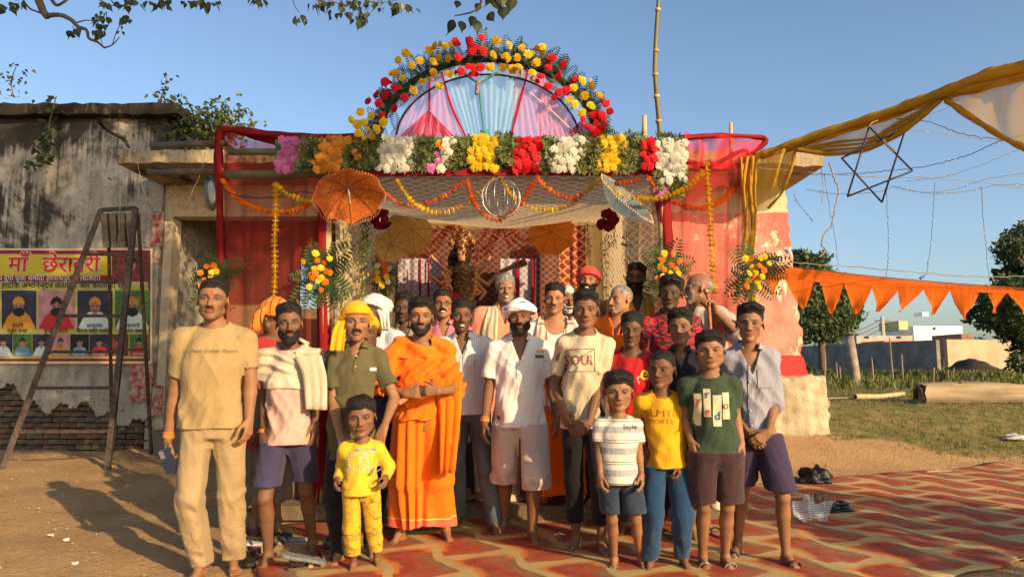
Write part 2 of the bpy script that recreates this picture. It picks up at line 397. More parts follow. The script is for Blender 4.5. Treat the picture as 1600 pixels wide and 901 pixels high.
class Person:
    def __init__(s, x, Y, top, label, z0=0.0, yaw=0, head=(None, 0, 0, 0), feet=None, group=None, col=(0.30, 0.165, 0.092), build=1.0, depth=1.0, front=True, jaw=1.0, nose=1.0, fat=1.0, H=None, lean=0.0, **kw):
        s.base = Vector((P(x, 700, Y).x, Y, z0)); s.Y = Y
        s.front = front; s.seed = int(x) % 9
        s.root = thing('person', label, 'person', s.base, group)
        s.H = H_ = H or (P(x, top, Y).z - z0 - 0.012)
        s.hk = float(np.interp(H_, [0.9, 1.05, 1.2, 1.4, 1.6, 1.75], [0.92, 0.955, 0.975, 0.985, 1.0, 1.03])) * kw.get('hks', 1.0)
        hx = 0.0 if head[0] is None else P(head[0], top, Y).x - s.base.x
        s.hc = A(hx, -0.02 * H_ - 0.01 + lean, H_ - 0.117 * s.hk)
        face = math.degrees(math.atan2(-s.base.x, Y)); yaw = yaw + face * 0.55
        s.Rh = rotz(R(head[1] + face * 0.9)) @ rotx(R(head[2])) @ roty(R(head[3]))
        s.nb = A(hx * 0.85, 0.0 + lean * 0.6, s.hc[2] - 0.152 * s.hk)
        s.zs = s.nb[2] - 0.032 * H_; s.zh = 0.515 * H_
        s.bw = build * 0.88; s.bd = depth * (0.5 + 0.5 * s.bw); s.yaw = yaw; s.Rt = rotz(R(yaw)); s.lean = lean
        col = tuple(min(q_ * g_, .6) for q_, g_ in zip(col, (1.08, 1.02, 0.94))); s.col = col; s.hp = dict(jaw=jaw, nose=nose, fat=fat); _r = random.Random(int(x * 7 + top)); s.fs = A(_r.uniform(.97, 1.06) + (.06 if s.H < 1.45 else 0), 1.0, _r.uniform(.97, 1.035) * (.95 if s.H < 1.45 else 1.0)); s.hp['fat'] *= 1.05 if s.H < 1.45 else 1.0; s.hp['nose'] *= .9 if s.H < 1.45 else 1.0
        s.skin = skin_mat('skin', col, **{k: v for k, v in kw.items() if k in ('brow', 'stub', 'stub_col', 'lip', 'tilak', 'smear', 'smile')})
        # joints
        k = H_
        s.sh = {}; s.arms = {}; s.legs = {}
        for sd in (-1, 1):
            s.sh[sd] = A(s.Rt @ A(sd * 0.106 * k * (0.15 + 0.85 * s.bw), 0.004 * k, 0)) + A(s.nb[0], s.nb[1], s.zs - 0.008 * k)
        if feet is None: feet = [(x - 30, None), (x + 30, None)]
        for sd, ft in zip((-1, 1), feet):
            if ft[1] is None: fx = P(ft[0], 700, Y).x - s.base.x; fy = 0.0
            else:
                g = G(ft[0], ft[1], z0 + 0.02); fx, fy = g.x - s.base.x, g.y - s.base.y + 0.07 * k
            hip = A(s.Rt @ A(sd * 0.050 * k * (0.3 + 0.7 * s.bw), 0, 0)) + A(0, 0, s.zh)
            ank = A(fx, fy, 0.048 * k)
            ang = ft[2] if len(ft) > 2 else (14 * sd + yaw)
            s.legs[sd] = dict(hip=hip, ank=ank, knee=s.ik(hip, ank, 0.245 * k, 0.240 * k, A(0.15 * sd, -1, 0)), ang=ang)
    def ik(s, a, b, l1, l2, hint):
        ab = b - a; d = float(np.linalg.norm(ab)); d2 = min(d, (l1 + l2) * 0.9985)
        u = ab / max(d, 1e-6); sc_ = d / d2; l1 *= sc_; l2 *= sc_
        t = (l1 * l1 - l2 * l2 + d * d) / (2 * d); h = math.sqrt(max(l1 * l1 - t * t, 0))
        n = hint - u * float(hint @ u); n = n / max(float(np.linalg.norm(n)), 1e-6)
        return (a + u * t + n * h).astype(f32)
    def arm(s, sd, px=None, dy=-0.05, loc=None, d=None, n=None, curl=0.35, hint=None):
        """sd -1: arm on the left in the picture. px: wrist in photo pixels, dy metres nearer (-) than the body"""
        k = s.H
        if px is not None:
            q = P(px[0], px[1], s.Y + dy); w_ = A(q.x - s.base.x, dy, q.z - s.base.z)
        elif loc is not None: w_ = A(loc) * k
        else: w_ = s.sh[sd] + A(sd * 0.042 * k, -0.035 * k, -0.318 * k)
        l1, l2 = 0.172 * k, 0.152 * k
        v = w_ - s.sh[sd]; L = float(np.linalg.norm(v))
        if hint is None and L < (l1 + l2) * 1.03:
            q_ = max(L * 1.010 / (l1 + l2), 0.74); l1 *= q_; l2 *= q_
        if L > (l1 + l2) * 1.03: w_ = s.sh[sd] + v / L * (l1 + l2) * 1.03
        el = s.ik(s.sh[sd], w_, l1, l2, A(hint) if hint else A(sd * 0.10, 1, 0))
        fd = (w_ - el) / np.linalg.norm(w_ - el)
        d = A(d) if d is not None else fd * 0.8 + A(0, -0.08, -0.25)
        d = d / np.linalg.norm(d)
        n = A(n) if n is not None else A(-sd * 1.0, 0.25, 0.0)
        n = n - d * float(n @ d); n = n / np.linalg.norm(n)
        s.arms[sd] = dict(w=w_, el=el, d=d, n=n, curl=curl)
    # ---- torso as one profile
    def prof(s, ease=0.0, knots=None, bwm=1.0, bdm=1.0):
        k = s.H; KT = knots or [(-0.16, .080, .055), (0, .097, .068), (.22, .091, .062), (.42, .090, .061), (.66, .100, .067), (.86, .103, .064), (.97, .080, .052), (1.04, .055, .044), (1.13, .034, .036), (1.2, .03, .034)]
        zs = [s.zh + t[0] * (s.zs - s.zh) for t in KT]; aa = [t[1] * k * s.bw * bwm + ease for t in KT]; bb = [t[2] * k * s.bd * bdm + ease for t in KT]
        def f(p):
            t = np.clip((p[:, 2] - s.zh) / (s.zs - s.zh), 0, 1.0)
            cx = t * s.nb[0]; cy = t * s.nb[1]
            q = p.copy(); q[:, 0] -= cx; q[:, 1] -= cy; q = q @ s.Rt
            a = np.interp(p[:, 2], zs, aa).astype(f32); b = np.interp(p[:, 2], zs, bb).astype(f32)
            r = np.sqrt((q[:, 0] / a) ** 2 + (q[:, 1] / b) ** 2)
            d = (r - 1) * np.minimum(a, b) * 0.9
            return smax(smax(d, (zs[0] - p[:, 2]), 0.02), p[:, 2] - zs[-1] - ease, 0.02)
        mx = max(aa) + abs(float(s.nb[0])) + 0.05
        return f, A(-mx, -mx, zs[0]), A(mx, mx, zs[-1] + ease)
    def head_f(s, p, grow=1.0): return head_sdf(s.q_of(p), **s.hp) * s.hk
    def q_of(s, p): return (p - s.hc) @ s.Rh / s.hk / s.fs
    def body_sdf(s):
        B = SDF(); k = s.H
        f, lo, hi = s.prof(-0.004, bwm=.96, bdm=.94); B.add(f, lo, hi, 0.03 * k)
        for sd in (-1, 1):
            S_ = s.sh[sd]; mid = A(s.nb[0] * 1.0, s.nb[1] + 0.012 * k, s.nb[2] - 0.002)
            B.cap(mid, S_ + A(0, 0, 0.003 * k), 0.030 * k, 0.024 * k, 0.02 * k)
            if sd in s.arms:
                a = s.arms[sd]; bf = 0.5 + 0.5 * s.bw
                up = S_ + (a['el'] - S_) * 0.35; fo = a['el'] + (a['w'] - a['el']) * 0.28
                B.cap(S_, up, 0.030 * k * bf, 0.0285 * k * bf, 0.02 * k); B.cap(up, a['el'], 0.0285 * k * bf, 0.0225 * k * bf, 0.01)
                B.cap(a['el'], fo, 0.0225 * k * bf, 0.0232 * k * bf, 0.012); B.cap(fo, a['w'], 0.0232 * k * bf, 0.0148 * k * bf, 0.008)
                s.hand(B, sd)
            L = s.legs[sd]
            q1 = L['hip'] + (L['knee'] - L['hip']) * 0.4
            bf = 0.6 + 0.4 * s.bw
            B.cap(L['hip'], q1, 0.043 * k * bf, 0.041 * k * bf, 0.03 * k); B.cap(q1, L['knee'], 0.041 * k * bf, 0.030 * k * bf, 0.01)
            cf = L['knee'] + (L['ank'] - L['knee']) * 0.30
            B.cap(L['knee'], cf + A(0, 0.006 * k, 0), 0.0295 * k * bf, 0.0315 * k * bf, 0.015); B.cap(cf + A(0, 0.006 * k, 0), L['ank'], 0.0315 * k * bf, 0.0175 * k * bf, 0.01)
            B.ell(L['knee'] + A(0, -0.012 * k, 0), (0.022 * k, 0.018 * k, 0.026 * k), k=0.012)
            s.foot(B, sd)
        nk = 0.5 + 0.5 * s.bw
        B.cap(s.nb + A(0, 0.012, -0.03), s.hc + A(s.Rh @ A(0, 0.018, -0.045)) * s.hk, 0.034 * k * nk + 0.004, 0.0305 * k * nk, 0.018)
        hc = s.hc; r = 0.15 * s.hk
        B.add(lambda p: s.head_f(p), hc - r, hc + r, 0.010)
        return B
    def hand(s, B, sd):
        a = s.arms[sd]; z = s.H / 1.72 if s.H > 1.5 else s.H / 1.72 * 1.06
        d, n, w_ = a['d'], a['n'], a['w']; t = -sd * np.cross(d, n).astype(f32); a['t'] = t; a['z'] = z
        e = 0.0075 * z
        for i, (o, L, kl) in enumerate(((0.027, 0.074, 0.083), (0.0085, 0.083, 0.087), (-0.0105, 0.077, 0.083), (-0.028, 0.060, 0.075))):
            kn = w_ + (d * kl + t * o) * z
            B.cap(w_ + (d * 0.012 + t * o * 0.45) * z, kn, 0.0165 * z, 0.0115 * z, 0.012)
            th = a['curl'] * R(42) * (1 + 0.12 * i) + 0.08; pt = kn; sp = o * 0.25
            for j, (fr, ra, rb) in enumerate(((0.46, 0.0098, 0.0088), (0.29, 0.0088, 0.0080), (0.25, 0.0080, 0.0068))):
                dr = d * math.cos(th) + n * math.sin(th) + t * sp * 2; nx = pt + dr * L * fr * z
                B.cap(pt, nx, ra * z, rb * z, 0.0018 if j == 0 else 0.003); pt = nx; th += a['curl'] * R(48) + 0.05
        tb = w_ + (d * 0.022 + t * 0.020 + n * 0.006) * z; d1 = d * 0.66 + t * 0.62 + n * 0.35; d2 = d * 0.90 + t * 0.22 + n * 0.35
        t1 = tb + d1 * 0.042 * z; t2 = t1 + d2 * 0.030 * z; t3 = t2 + d2 * 0.022 * z
        B.cap(tb, t1, 0.0150 * z, 0.0115 * z, 0.010); B.cap(t1, t2, 0.0112 * z, 0.0100 * z, 0.003); B.cap(t2, t3, 0.0098 * z, 0.0082 * z, 0.003)
    def fdir(s, sd):
        a = R(s.legs[sd]['ang']); return A(math.sin(a), -math.cos(a), 0), A(math.cos(a), math.sin(a), 0)
    def foot(s, B, sd):
        L = s.legs[sd]; k = s.H / 1.72; u, v = s.fdir(sd); an = L['ank'] * A(1, 1, 0); v = v * (-sd)   # v: towards the big toe
        lift = 0.0 + s.legs[sd].get('lift', 0)
        up = A(0, 0, 1)
        B.cap(L['ank'], an - u * 0.028 * k + up * (0.028 * k + lift), 0.030 * k, 0.027 * k, 0.015)
        B.cap(L['ank'] + u * 0.01, an + u * 0.105 * k + v * 0.012 * k + up * (0.026 * k + lift), 0.029 * k, 0.021 * k, 0.02)
        B.cap(an - u * 0.02 * k + up * (0.024 * k + lift), an + u * 0.11 * k - v * 0.014 * k + up * (0.018 * k + lift), 0.024 * k, 0.017 * k, 0.016)
        for i in range(5):
            o = (0.026, 0.008, -0.006, -0.019, -0.031)[i]; L_ = (0.052, 0.050, 0.043, 0.035, 0.027)[i]; r = (0.0125, 0.0092, 0.0086, 0.0082, 0.0080)[i]
            b0 = an + u * (0.122 - 0.004 * i) * k + v * o * k + up * (0.016 * k + lift)
            B.cap(b0 - u * 0.03 * k, b0 + u * L_ * 0.55 * k + up * 0.002, r * k * 1.05, r * k, 0.007); B.cap(b0 + u * L_ * 0.5 * k, b0 + u * L_ * k - up * 0.003, r * k, r * k * 0.92, 0.002)
        def floor(p): return lift - p[:, 2]
        B.add(floor, an - 0.3, an + 0.3, 0.004, 'i') if sd == 1 else None
    def make_body(s, hands=True, legs=True):
        B = s.body_sdf(); h = 0.0036 if s.front else 0.0046
        r = 0.135 * s.hk; boxes = [(s.hc + A(-r * 0.85, -r - 0.01, -r * 1.02), s.hc + A(r * 0.85, r, r), h)]
        cn = (s.hc + s.nb) / 2; boxes.append((A(cn[0] - 0.12, cn[1] - 0.13, s.nb[2] - 0.07), A(cn[0] + 0.12, cn[1] + 0.13, s.hc[2] - 0.05), 0.0065))
        for sd in (-1, 1):
            if sd in s.arms and hands:
                a = s.arms[sd]; z = a['z']; pts = [a['w'], a['w'] + a['d'] * 0.20 * z]
                lo = np.minimum(*pts) - 0.055 * z; hi = np.maximum(*pts) + 0.055 * z
                boxes.append((lo, hi, 0.0040 if s.front else 0.006))
        if legs:
            for sd in (-1, 1):
                an = s.legs[sd]['ank']; u, v = s.fdir(sd); q = an + u * 0.18 * s.H / 1.72
                lo = np.minimum(an, q) - 0.06; hi = np.maximum(an, q) + 0.06; lo[2] = -0.01; hi[2] = 0.09
                boxes.append((lo, hi, 0.0048 if s.front else 0.007))
        allp = [s.hc + 0.14, s.hc - 0.14] + [s.sh[i] + A(i * 0.06, 0, 0) for i in (-1, 1)] + [s.legs[i]['ank'] + A(0, -0.2, 0) for i in (-1, 1)] + [s.legs[i]['ank'] + A(0, 0.1, 0) for i in (-1, 1)] + [s.legs[i]['knee'] for i in (-1, 1)]
        for i in s.arms: allp += [s.arms[i]['w'] + s.arms[i]['d'] * 0.2, s.arms[i]['el'], s.arms[i]['w']]
        allp = np.array(allp); lo = allp.min(0) - 0.08; hi = allp.max(0) + 0.08; lo[2] = -0.02 if legs else s.zh * 0.7
        lo[:2] = np.minimum(lo[:2], -0.2); hi[:2] = np.maximum(hi[:2], 0.2)
        boxes.append((lo, hi, 0.011 if s.front else 0.014))
        v, q = surf_multi(B, boxes)
        o = mesh_obj('body', v, q, s.skin, s.root)
        at = o.data.attributes.new('hc', 'FLOAT_VECTOR', 'POINT'); at.data.foreach_set('vector', s.q_of(v).astype(f32).ravel())
        s.body = o; return o
    # ---- hair, beard, headwear
    def shell(s, name, m, th, keep, lo, hi, h=None, nz=0.0015, nf=90, k=0.0):
        """a layer over the head, th(q) thick (negative = none)"""
        def f(p):
            q = s.q_of(p); return (head_sdf(q, **s.hp) - th(q)) * s.hk + nz * wn(q, nf, 2)
        c = s.hc + A(s.Rh @ ((A(lo) + A(hi)) / 2)) * s.hk; e = np.abs(s.Rh) @ ((A(hi) - A(lo)) / 2) * s.hk
        return sdf_obj(name, f, c - e, c + e, h or (0.0038 if s.front else 0.005), m, s.root, keep=lambda c_: th(s.q_of(c_)) > -0.004)
    def hair(s, color='black', front=0.060, top=0.018, side=0.005, nape=-0.05, quiff=0.0, part=0.0, temple=0.010, bald=False, nz=0.0017):
        def th(q):
            ax = np.abs(q[:, 0])
            line = fz(q[:, 1], [(-0.12, front), (-0.07, front - 0.004), (-0.05, front - 0.016), (-0.030, temple + 0.012), (-0.012, temple - 0.012), (0.000, temple + 0.012), (0.028, temple + 0.012), (0.036, temple - 0.010), (0.05, -0.012), (0.08, nape), (0.12, nape)])
            line = line + 0.008 * wn(q, (70, 70, 3), 2) + sstep(ax, 0.04, 0.065) * sstep(q[:, 1], 0.03, 0.05) * 0.018 + 0.010 * wn(q, (60, 60, 5), 5) * 0.5 - np.where(q[:, 1] < -0.05, ax * 0.10, 0)
            m = sstep(q[:, 2] - line, -0.003, 0.006)
            if bald: m = m * (1 - sstep(q[:, 2], 0.045, 0.065))
            t = side + (top - side) * sstep(q[:, 2], 0.055, 0.112) + quiff * sstep(q[:, 2], 0.05, 0.09) * sstep(-q[:, 1], 0.02, 0.08)
            t = t + 0.006 * part * sstep(q[:, 0] * part, -0.02, 0.02) * sstep(q[:, 2], 0.06, 0.09)
            t = t * (0.16 + 0.84 * sstep(q[:, 2] - line, 0.0, 0.045)) * (1 + 0.16 * wn(q, (75, 26, 20), 1))
            ear = np.exp(-(((ax - 0.083) / 0.014) ** 2 + ((q[:, 1] - 0.01) / 0.024) ** 2 + ((q[:, 2] + 0.008) / 0.034) ** 2))
            return t * m - 0.007 * (1 - m) - ear * 0.02
        return s.shell('hair', HAIR[color], th, None, (-0.11, -0.14, -0.09), (0.11, 0.135, 0.16), nz=nz, nf=(170, 60, 60))
    def beard(s, color='black', t=0.008, cheek=0.0, chin=0.0, mous=True):
        def th(q):
            ax = np.abs(q[:, 0])
            up = -0.052 + 0.70 * np.maximum(ax - 0.022, 0) + cheek + 0.004 * wn(q, 50, 4)
            m = sstep(up - q[:, 2], -0.004, 0.008) * sstep(0.004 - q[:, 1], 0, 0.010) * sstep(q[:, 2] + 0.135, 0, 0.01)
            mo = sstep(0.026 - ax, -0.004, 0.006) * sstep(0.0075 - np.abs(q[:, 2] + 0.0555), -0.002, 0.003) if mous else 0 * ax
            lip = np.exp(-((ax / 0.026) ** 4 + ((q[:, 2] + 0.0685) / 0.0095) ** 4))
            ear = np.exp(-(((ax - 0.083) / 0.014) ** 2 + ((q[:, 1] - 0.01) / 0.028) ** 2 + ((q[:, 2] + 0.010) / 0.036) ** 2))
            m = np.maximum(m, mo) * (1 - lip) * (1 - np.minimum(ear * 1.6, 1))
            e = chin * sstep(-q[:, 2], 0.08, 0.115) * sstep(0.05 - ax, 0, 0.03)
            return (t + e) * m - 0.006 * (1 - m)
        return s.shell('beard', HAIR[color], th, None, (-0.1, -0.15, -0.16), (0.1, 0.04, 0.03), nz=0.0016, nf=150)
    def moustache(s, color='black', wd=0.031, t=0.0065, droop=0.010):
        B = SDF()
        for sd in (-1, 1):
            a = s.hc + A(s.Rh @ A(0.001 * sd, -0.1015, -0.052)) * s.hk; b = s.hc + A(s.Rh @ A(sd * wd * 0.6, -0.0965, -0.056)) * s.hk; c = s.hc + A(s.Rh @ A(sd * wd, -0.086, -0.055 - droop)) * s.hk
            B.cap(a, b, t, t * 0.95, 0.004); B.cap(b, c, t * 0.95, t * 0.3, 0.004)
        B.add(lambda p: 0.001 * wn(p, 300, 2), s.hc, s.hc, 0, 'd')
        sdf_obj('moustache', B, s.hc - 0.13, s.hc + A(0.13, 0.0, 0.02), 0.003, HAIR[color], s.root)
    def wrap(s, m, low=0.046, back=-0.03, thick=0.017, bands=9, amp=0.004, tilt=0.35, bulk=0.0, name='turban', knot=None):
        def th(q):
            line = fz(q[:, 1], [(-0.12, low), (-0.06, low - 0.004), (0.0, (low + back) / 2 + 0.01), (0.05, back), (0.12, back - 0.004)])
            mk = sstep(q[:, 2] - line, -0.004, 0.006)
            ph = (q[:, 2] + tilt * np.abs(q[:, 0]) * np.sign(0.02 + q[:, 0]) + 0.35 * q[:, 1] + 0.006 * wn(q, 20, 3)) * bands * 12
            t = thick + bulk * np.exp(-((q[:, 2] - 0.06) / 0.045) ** 2) + amp * (np.abs(np.sin(ph)) ** 0.7 - 0.5) + 0.003 * wn(q, 26, 6)
            return t * mk - 0.006 * (1 - mk)
        return s.shell(name, m, th, None, (-0.14, -0.16, -0.09), (0.14, 0.16, 0.20), nz=0.0008, nf=60)
    def strip(s, name, m, pts, w0, w1, th=0.006, folds=3, px=True, dy=0.0, nz=0.004):
        """a hanging cloth end: an extruded, creased band through points given in head units"""
        L = [Vector(s.hc + A(s.Rh @ A(*q)) * s.hk) for q in pts]; C_ = spline(L, 14); v = []; f = []; n = 9
        for i, c in enumerate(C_):
            t = i / 13; wd = (w0 + (w1 - w0) * t) * s.hk
            for back in (0, 1):
                for j in range(n):
                    u = j / (n - 1) - 0.5; o = math.sin(u * math.pi * 2 * folds + t * 2) * nz * (0.6 + t)
                    v.append(c + Vector((u * wd, -o - th * (0.5 if back == 0 else -0.5), math.sin(t * 9 + u * 5) * 0.002)))
        for i in range(13):
            for j in range(n - 1):
                a = i * 2 * n + j; f.append((a, a + 1, a + 2 * n + 1, a + 2 * n)); b = a + n; f.append((b + 1, b, b + 2 * n, b + 2 * n + 1))
            a = i * 2 * n; f.append((a, a + 2 * n, a + 3 * n, a + n)); a += n - 1; f.append((a + n, a + 3 * n, a + 2 * n, a))
        a = 13 * 2 * n; f.append(tuple(a + j for j in range(n)) + tuple(a + n + j for j in range(n - 1, -1, -1)))
        return mesh_obj(name, v, f, m, s.root)
    # ---- clothes
    def zpx(s, y, dy=0.0): return P(800, y, s.Y + dy).z - s.base.z
    def xpx(s, x, dy=0.0): return P(x, 500, s.Y + dy).x - s.base.x
    def top(s, m, hem, sleeve=0.62, ease=0.012, neck='crew', fold=1.0, sl=1.0, name='shirt', flare=0.0, vdeep=0.09, cuff=None, h=None, arms=(-1, 1), wide=1.0, extra=None):
        B = SDF(); k = s.H; ease = max(ease * k / 1.65, 0.0115); zh_ = s.zpx(hem) if hem > 10 else hem * k
        kn = [(-1.2, .112 + flare, .086 + flare), (-0.2, .105 + flare, .078 + flare), (0, .101 + flare * .7, .074 + flare * .6), (.22, .093, .067), (.42, .092, .066), (.66, .098, .070), (.84, .098, .067), (.95, .082, .057), (1.03, .058, .048), (1.10, .038, .041), (1.18, .030, .034)]
        f, lo, hi = s.prof(ease, kn, wide, wide); B.add(f, lo, hi, 0.02)
        for sd in (-1, 1):
            S_ = s.sh[sd]
            B.cap(A(s.nb[0], s.nb[1] + 0.012 * k, s.nb[2] - 0.004), S_ + A(0, 0, 0.004 * k), 0.030 * k + ease * .7, 0.026 * k + ease * .7, 0.02 * k)
            if sd not in arms or sd not in s.arms: continue
            a = s.arms[sd]; el, w_ = a['el'], a['w']; bf = 0.5 + 0.5 * s.bw
            if sleeve <= 1:
                e = S_ + (el - S_) * sleeve; B.cap(S_, e, 0.029 * k * bf + ease * sl, 0.0295 * k * bf + ease * 0.95 * sl, 0.014 * k)
                ax = (el - S_) / np.linalg.norm(el - S_)
                # cut the sleeve flat at its hem
                B.add((lambda e, ax, r: lambda p: -np.maximum(np.maximum(-((p - e) @ ax), ((p - e) @ ax) - 0.075), np.linalg.norm((p - e) - ((p - e) @ ax)[:, None] * ax, axis=1) - r))(e, ax, 0.085), e - 0.15, e + 0.15, 0.003, 'c')
            else:
                e = el + (w_ - el) * (sleeve - 1)
                r1 = 0.027 * k * bf + ease * sl; r2 = 0.021 * k * bf + ease * 0.8 * sl
                B.cap(S_, el, 0.032 * k * bf + ease * sl, r1, 0.022 * k); B.cap(el, e, r1, r2, 0.01)
                ax = (w_ - el) / np.linalg.norm(w_ - el)
                B.add((lambda e, ax, r: lambda p: -np.maximum(np.maximum(-((p - e) @ ax), ((p - e) @ ax) - 0.07), np.linalg.norm((p - e) - ((p - e) @ ax)[:, None] * ax, axis=1) - r))(e, ax, 0.06), e - 0.12, e + 0.12, 0.003, 'c')
        cuts = [q for q in B.pr if q[4] == 'c']; B.pr = [q for q in B.pr if q[4] != 'c']
        # sleeves are cut only where the torso is not
        tf = f
        for c in cuts:
            g = c[0]; B.pr.append(((lambda g: lambda p: np.where(tf(p) < 0.004, -1.0, g(p)))(g), c[1], c[2], 0.003, 'i'))
        B.pr = [(q[0], q[1], q[2], q[3], 'x') if (q[4] == 'i') else q for q in B.pr]
        fa = 0.0060 * fold * min(k / 1.5, 1)
        def fo(p):
            v = wn(p, (15, 15, 6), 1 + s.seed) * 0.8 + 1.5 * (0.45 - np.abs(wn(p @ roty(0.65), (20, 18, 6), 3 + s.seed))) + 1.5 * (0.45 - np.abs(wn(p @ roty(-0.6), (22, 18, 7), 6 + s.seed))) + 1.0 * (0.42 - np.abs(wn(p @ roty(0.35), (44, 38, 13), 5 + s.seed)))
            return -fa * v * (0.55 + 0.6 * sstep(s.zh + 0.25 * k - p[:, 2], -0.15, 0.2))
        B.add(fo, lo, hi, 0, 'd')
        hemw = 0.006
        B.add(lambda p: zh_ + hemw * wn(p, (9, 9, 0), 2) - p[:, 2], lo, hi, 0.003, 'i')
        nc = s.nb + A(0, -0.012 * k, 0.02 * k)
        if neck == 'crew': B.ell(nc + A(0, -0.002, 0.006 * k), (0.047 * k, 0.050 * k, 0.040 * k), k=0.004, op='s')
        elif neck == 'wide': B.ell(nc + A(0, -0.01 * k, 0.0), (0.055 * k, 0.06 * k, 0.052 * k), k=0.004, op='s')
        elif neck == 'tank': B.ell(nc + A(0, -0.02 * k, -0.01 * k), (0.052 * k, 0.075 * k, 0.085 * k), k=0.004, op='s')
        elif neck == 'v':
            B.ell(nc + A(0, 0.0, 0.008 * k), (0.044 * k, 0.048 * k, 0.036 * k), k=0.004, op='s')
            def wedge(p):
                q = p @ s.Rt; z0 = s.nb[2] - vdeep * k; return np.maximum(np.maximum(np.abs(q[:, 0] - s.nb[0]) - (p[:, 2] - z0) * 0.38, p[:, 1] + 0.0), -(0.01 + p[:, 2] - z0 + 0.0) * 0.4)
            B.add(wedge, s.nb - 0.15, s.nb + 0.1, 0.003, 's')
        for q in B.pr:
            pass
        B.pr = [(q[0], q[1], q[2], q[3], 'i' if q[4] == 'x' else q[4]) for q in B.pr]
        if extra: extra(B)
        pts = [A(0.2, 0.2, 0), A(-0.2, -0.2, 0)] + [s.sh[i] + A(i * 0.09, 0, 0.06) for i in (-1, 1)] + [s.hc * A(1, 1, 0)]
        for i in s.arms:
            if i in arms:
                pts += [s.arms[i]['el'] + A(i * 0.06, 0.06, 0), s.arms[i]['el'] - 0.05]
                if sleeve > 1: pts += [s.arms[i]['w'] + 0.06, s.arms[i]['w'] - 0.06]
        pts = np.array(pts); lo = pts.min(0) - 0.04; hi = pts.max(0) + 0.04
        lo[2] = min(zh_, pts[5:, 2].min() if len(pts) > 5 else zh_) - 0.03; hi[2] = s.nb[2] + 0.09
        if sleeve <= 1: lo[2] = min(zh_, lo[2]) - 0.0 if True else 0; lo[2] = zh_ - 0.03 if zh_ < s.sh[1][2] - 0.2 * k else lo[2]
        o = sdf_obj(name, B, lo, hi, h or (0.0068 if s.front else 0.009), m, s.root)
        o['_d'] = 1; del o['_d']
        s.shirt = o; return o
    def collar(s, m, r=0.043, hgt=0.026, gap=0.5, flare=0.35, name='collar'):
        k = s.H; nb = s.nb + A(0, -0.004 * k, -0.004 * k)
        def f(p):
            q = (p - nb) @ s.Rt; zt = q[:, 2] + 0.30 * q[:, 1]
            rr = np.sqrt(q[:, 0] ** 2 + (q[:, 1] * 0.92) ** 2); R0 = (r + 0.022 * np.clip(-(zt - hgt * k) / 0.04, -0.3, 1.6) * flare * 2) * k / 1.0
            d = np.abs(rr - r * k - np.clip(hgt - zt, 0, 0.06) * flare) - 0.0042
            d = smax(d, np.abs(zt - hgt * 0.35) - hgt, 0.003)
            an = np.abs(np.arctan2(q[:, 0], -q[:, 1])); d = smax(d, (gap * (1 + (zt - 0.0) * 14) - an) * r * k, 0.003)
            return d
        return sdf_obj(name, f, nb - A(0.13, 0.13, 0.07), nb + A(0.13, 0.13, 0.08), 0.0045, m, s.shirt)
    def pants(s, m, end, waist=None, ease=0.014, fold=1.0, name='trousers', taper=1.0, h=None, legr=1.0):
        B = SDF(); k = s.H; ze = s.zpx(end) if end > 10 else end * k; zw = s.zh + 0.07 * k if waist is None else (s.zpx(waist) if waist > 10 else waist * k)
        f, lo, hi = s.prof(ease * 0.5); B.add(f, lo, hi, 0.03)
        for sd in (-1, 1):
            L = s.legs[sd]; bf = 0.6 + 0.4 * s.bw
            B.cap(L['hip'], L['knee'], 0.044 * k * bf + ease * legr, 0.034 * k * bf + ease * legr * 1.1, 0.02 * k)
            B.cap(L['knee'], L['ank'] + A(0, 0.004, 0), 0.036 * k * bf + ease * legr * 1.1, (0.026 * k * bf + ease * legr) * taper, 0.01)
        def low_(p): return np.exp(-((p[:, 2] - s.legs[1]['knee'][2]) / 0.10) ** 2) + np.exp(-((p[:, 2] - ze) / 0.14) ** 2)
        def fo(p):
            v = 0.8 * wn(p, (18, 18, 5), 4 + s.seed) + (0.4 + 0.8 * low_(p)) * (0.45 - np.abs(wn(p @ roty(0.5), (14, 16, 40), 2 + s.seed))) + 0.9 * (0.42 - np.abs(wn(p @ roty(-0.3), (40, 36, 15), 7 + s.seed)))
            low = sstep(s.legs[1]['knee'][2] + 0.05 - p[:, 2], 0, 0.1)
            return -0.0048 * fold * v * (0.6 + 0.7 * low)
        B.add(fo, lo, hi, 0, 'd')
        kn_ = s.legs
        def gap(p):
            t = np.clip((s.zh - 0.06 * k - p[:, 2]) / (0.3 * k), 0, 1); mx = (kn_[-1]['knee'][0] + kn_[1]['knee'][0]) / 2 * t; return np.maximum(np.abs(p[:, 0] - mx) - 0.004 - 0.012 * t, p[:, 2] - (s.zh - 0.085 * k))
        B.add(gap, lo, hi, 0.012, 's')
        B.add(lambda p: np.maximum(ze + 0.004 * wn(p, (12, 12, 0), 3) - p[:, 2], p[:, 2] - zw), lo, hi, 0.003, 'i')
        if ze > s.legs[1]['knee'][2] - 0.06 or True:
            # open leg ends: hollow a little from below round the skin
            pass
        pts = np.array([s.legs[i][j] for i in (-1, 1) for j in ('hip', 'knee', 'ank')] + [A(0, 0, s.zh)]); lo = pts.min(0) - 0.16; hi = pts.max(0) + 0.16
        lo[2] = ze - 0.02; hi[2] = zw + 0.02
        return sdf_obj(name, B, lo, hi, h or (0.0068 if s.front else 0.010), m, s.root)
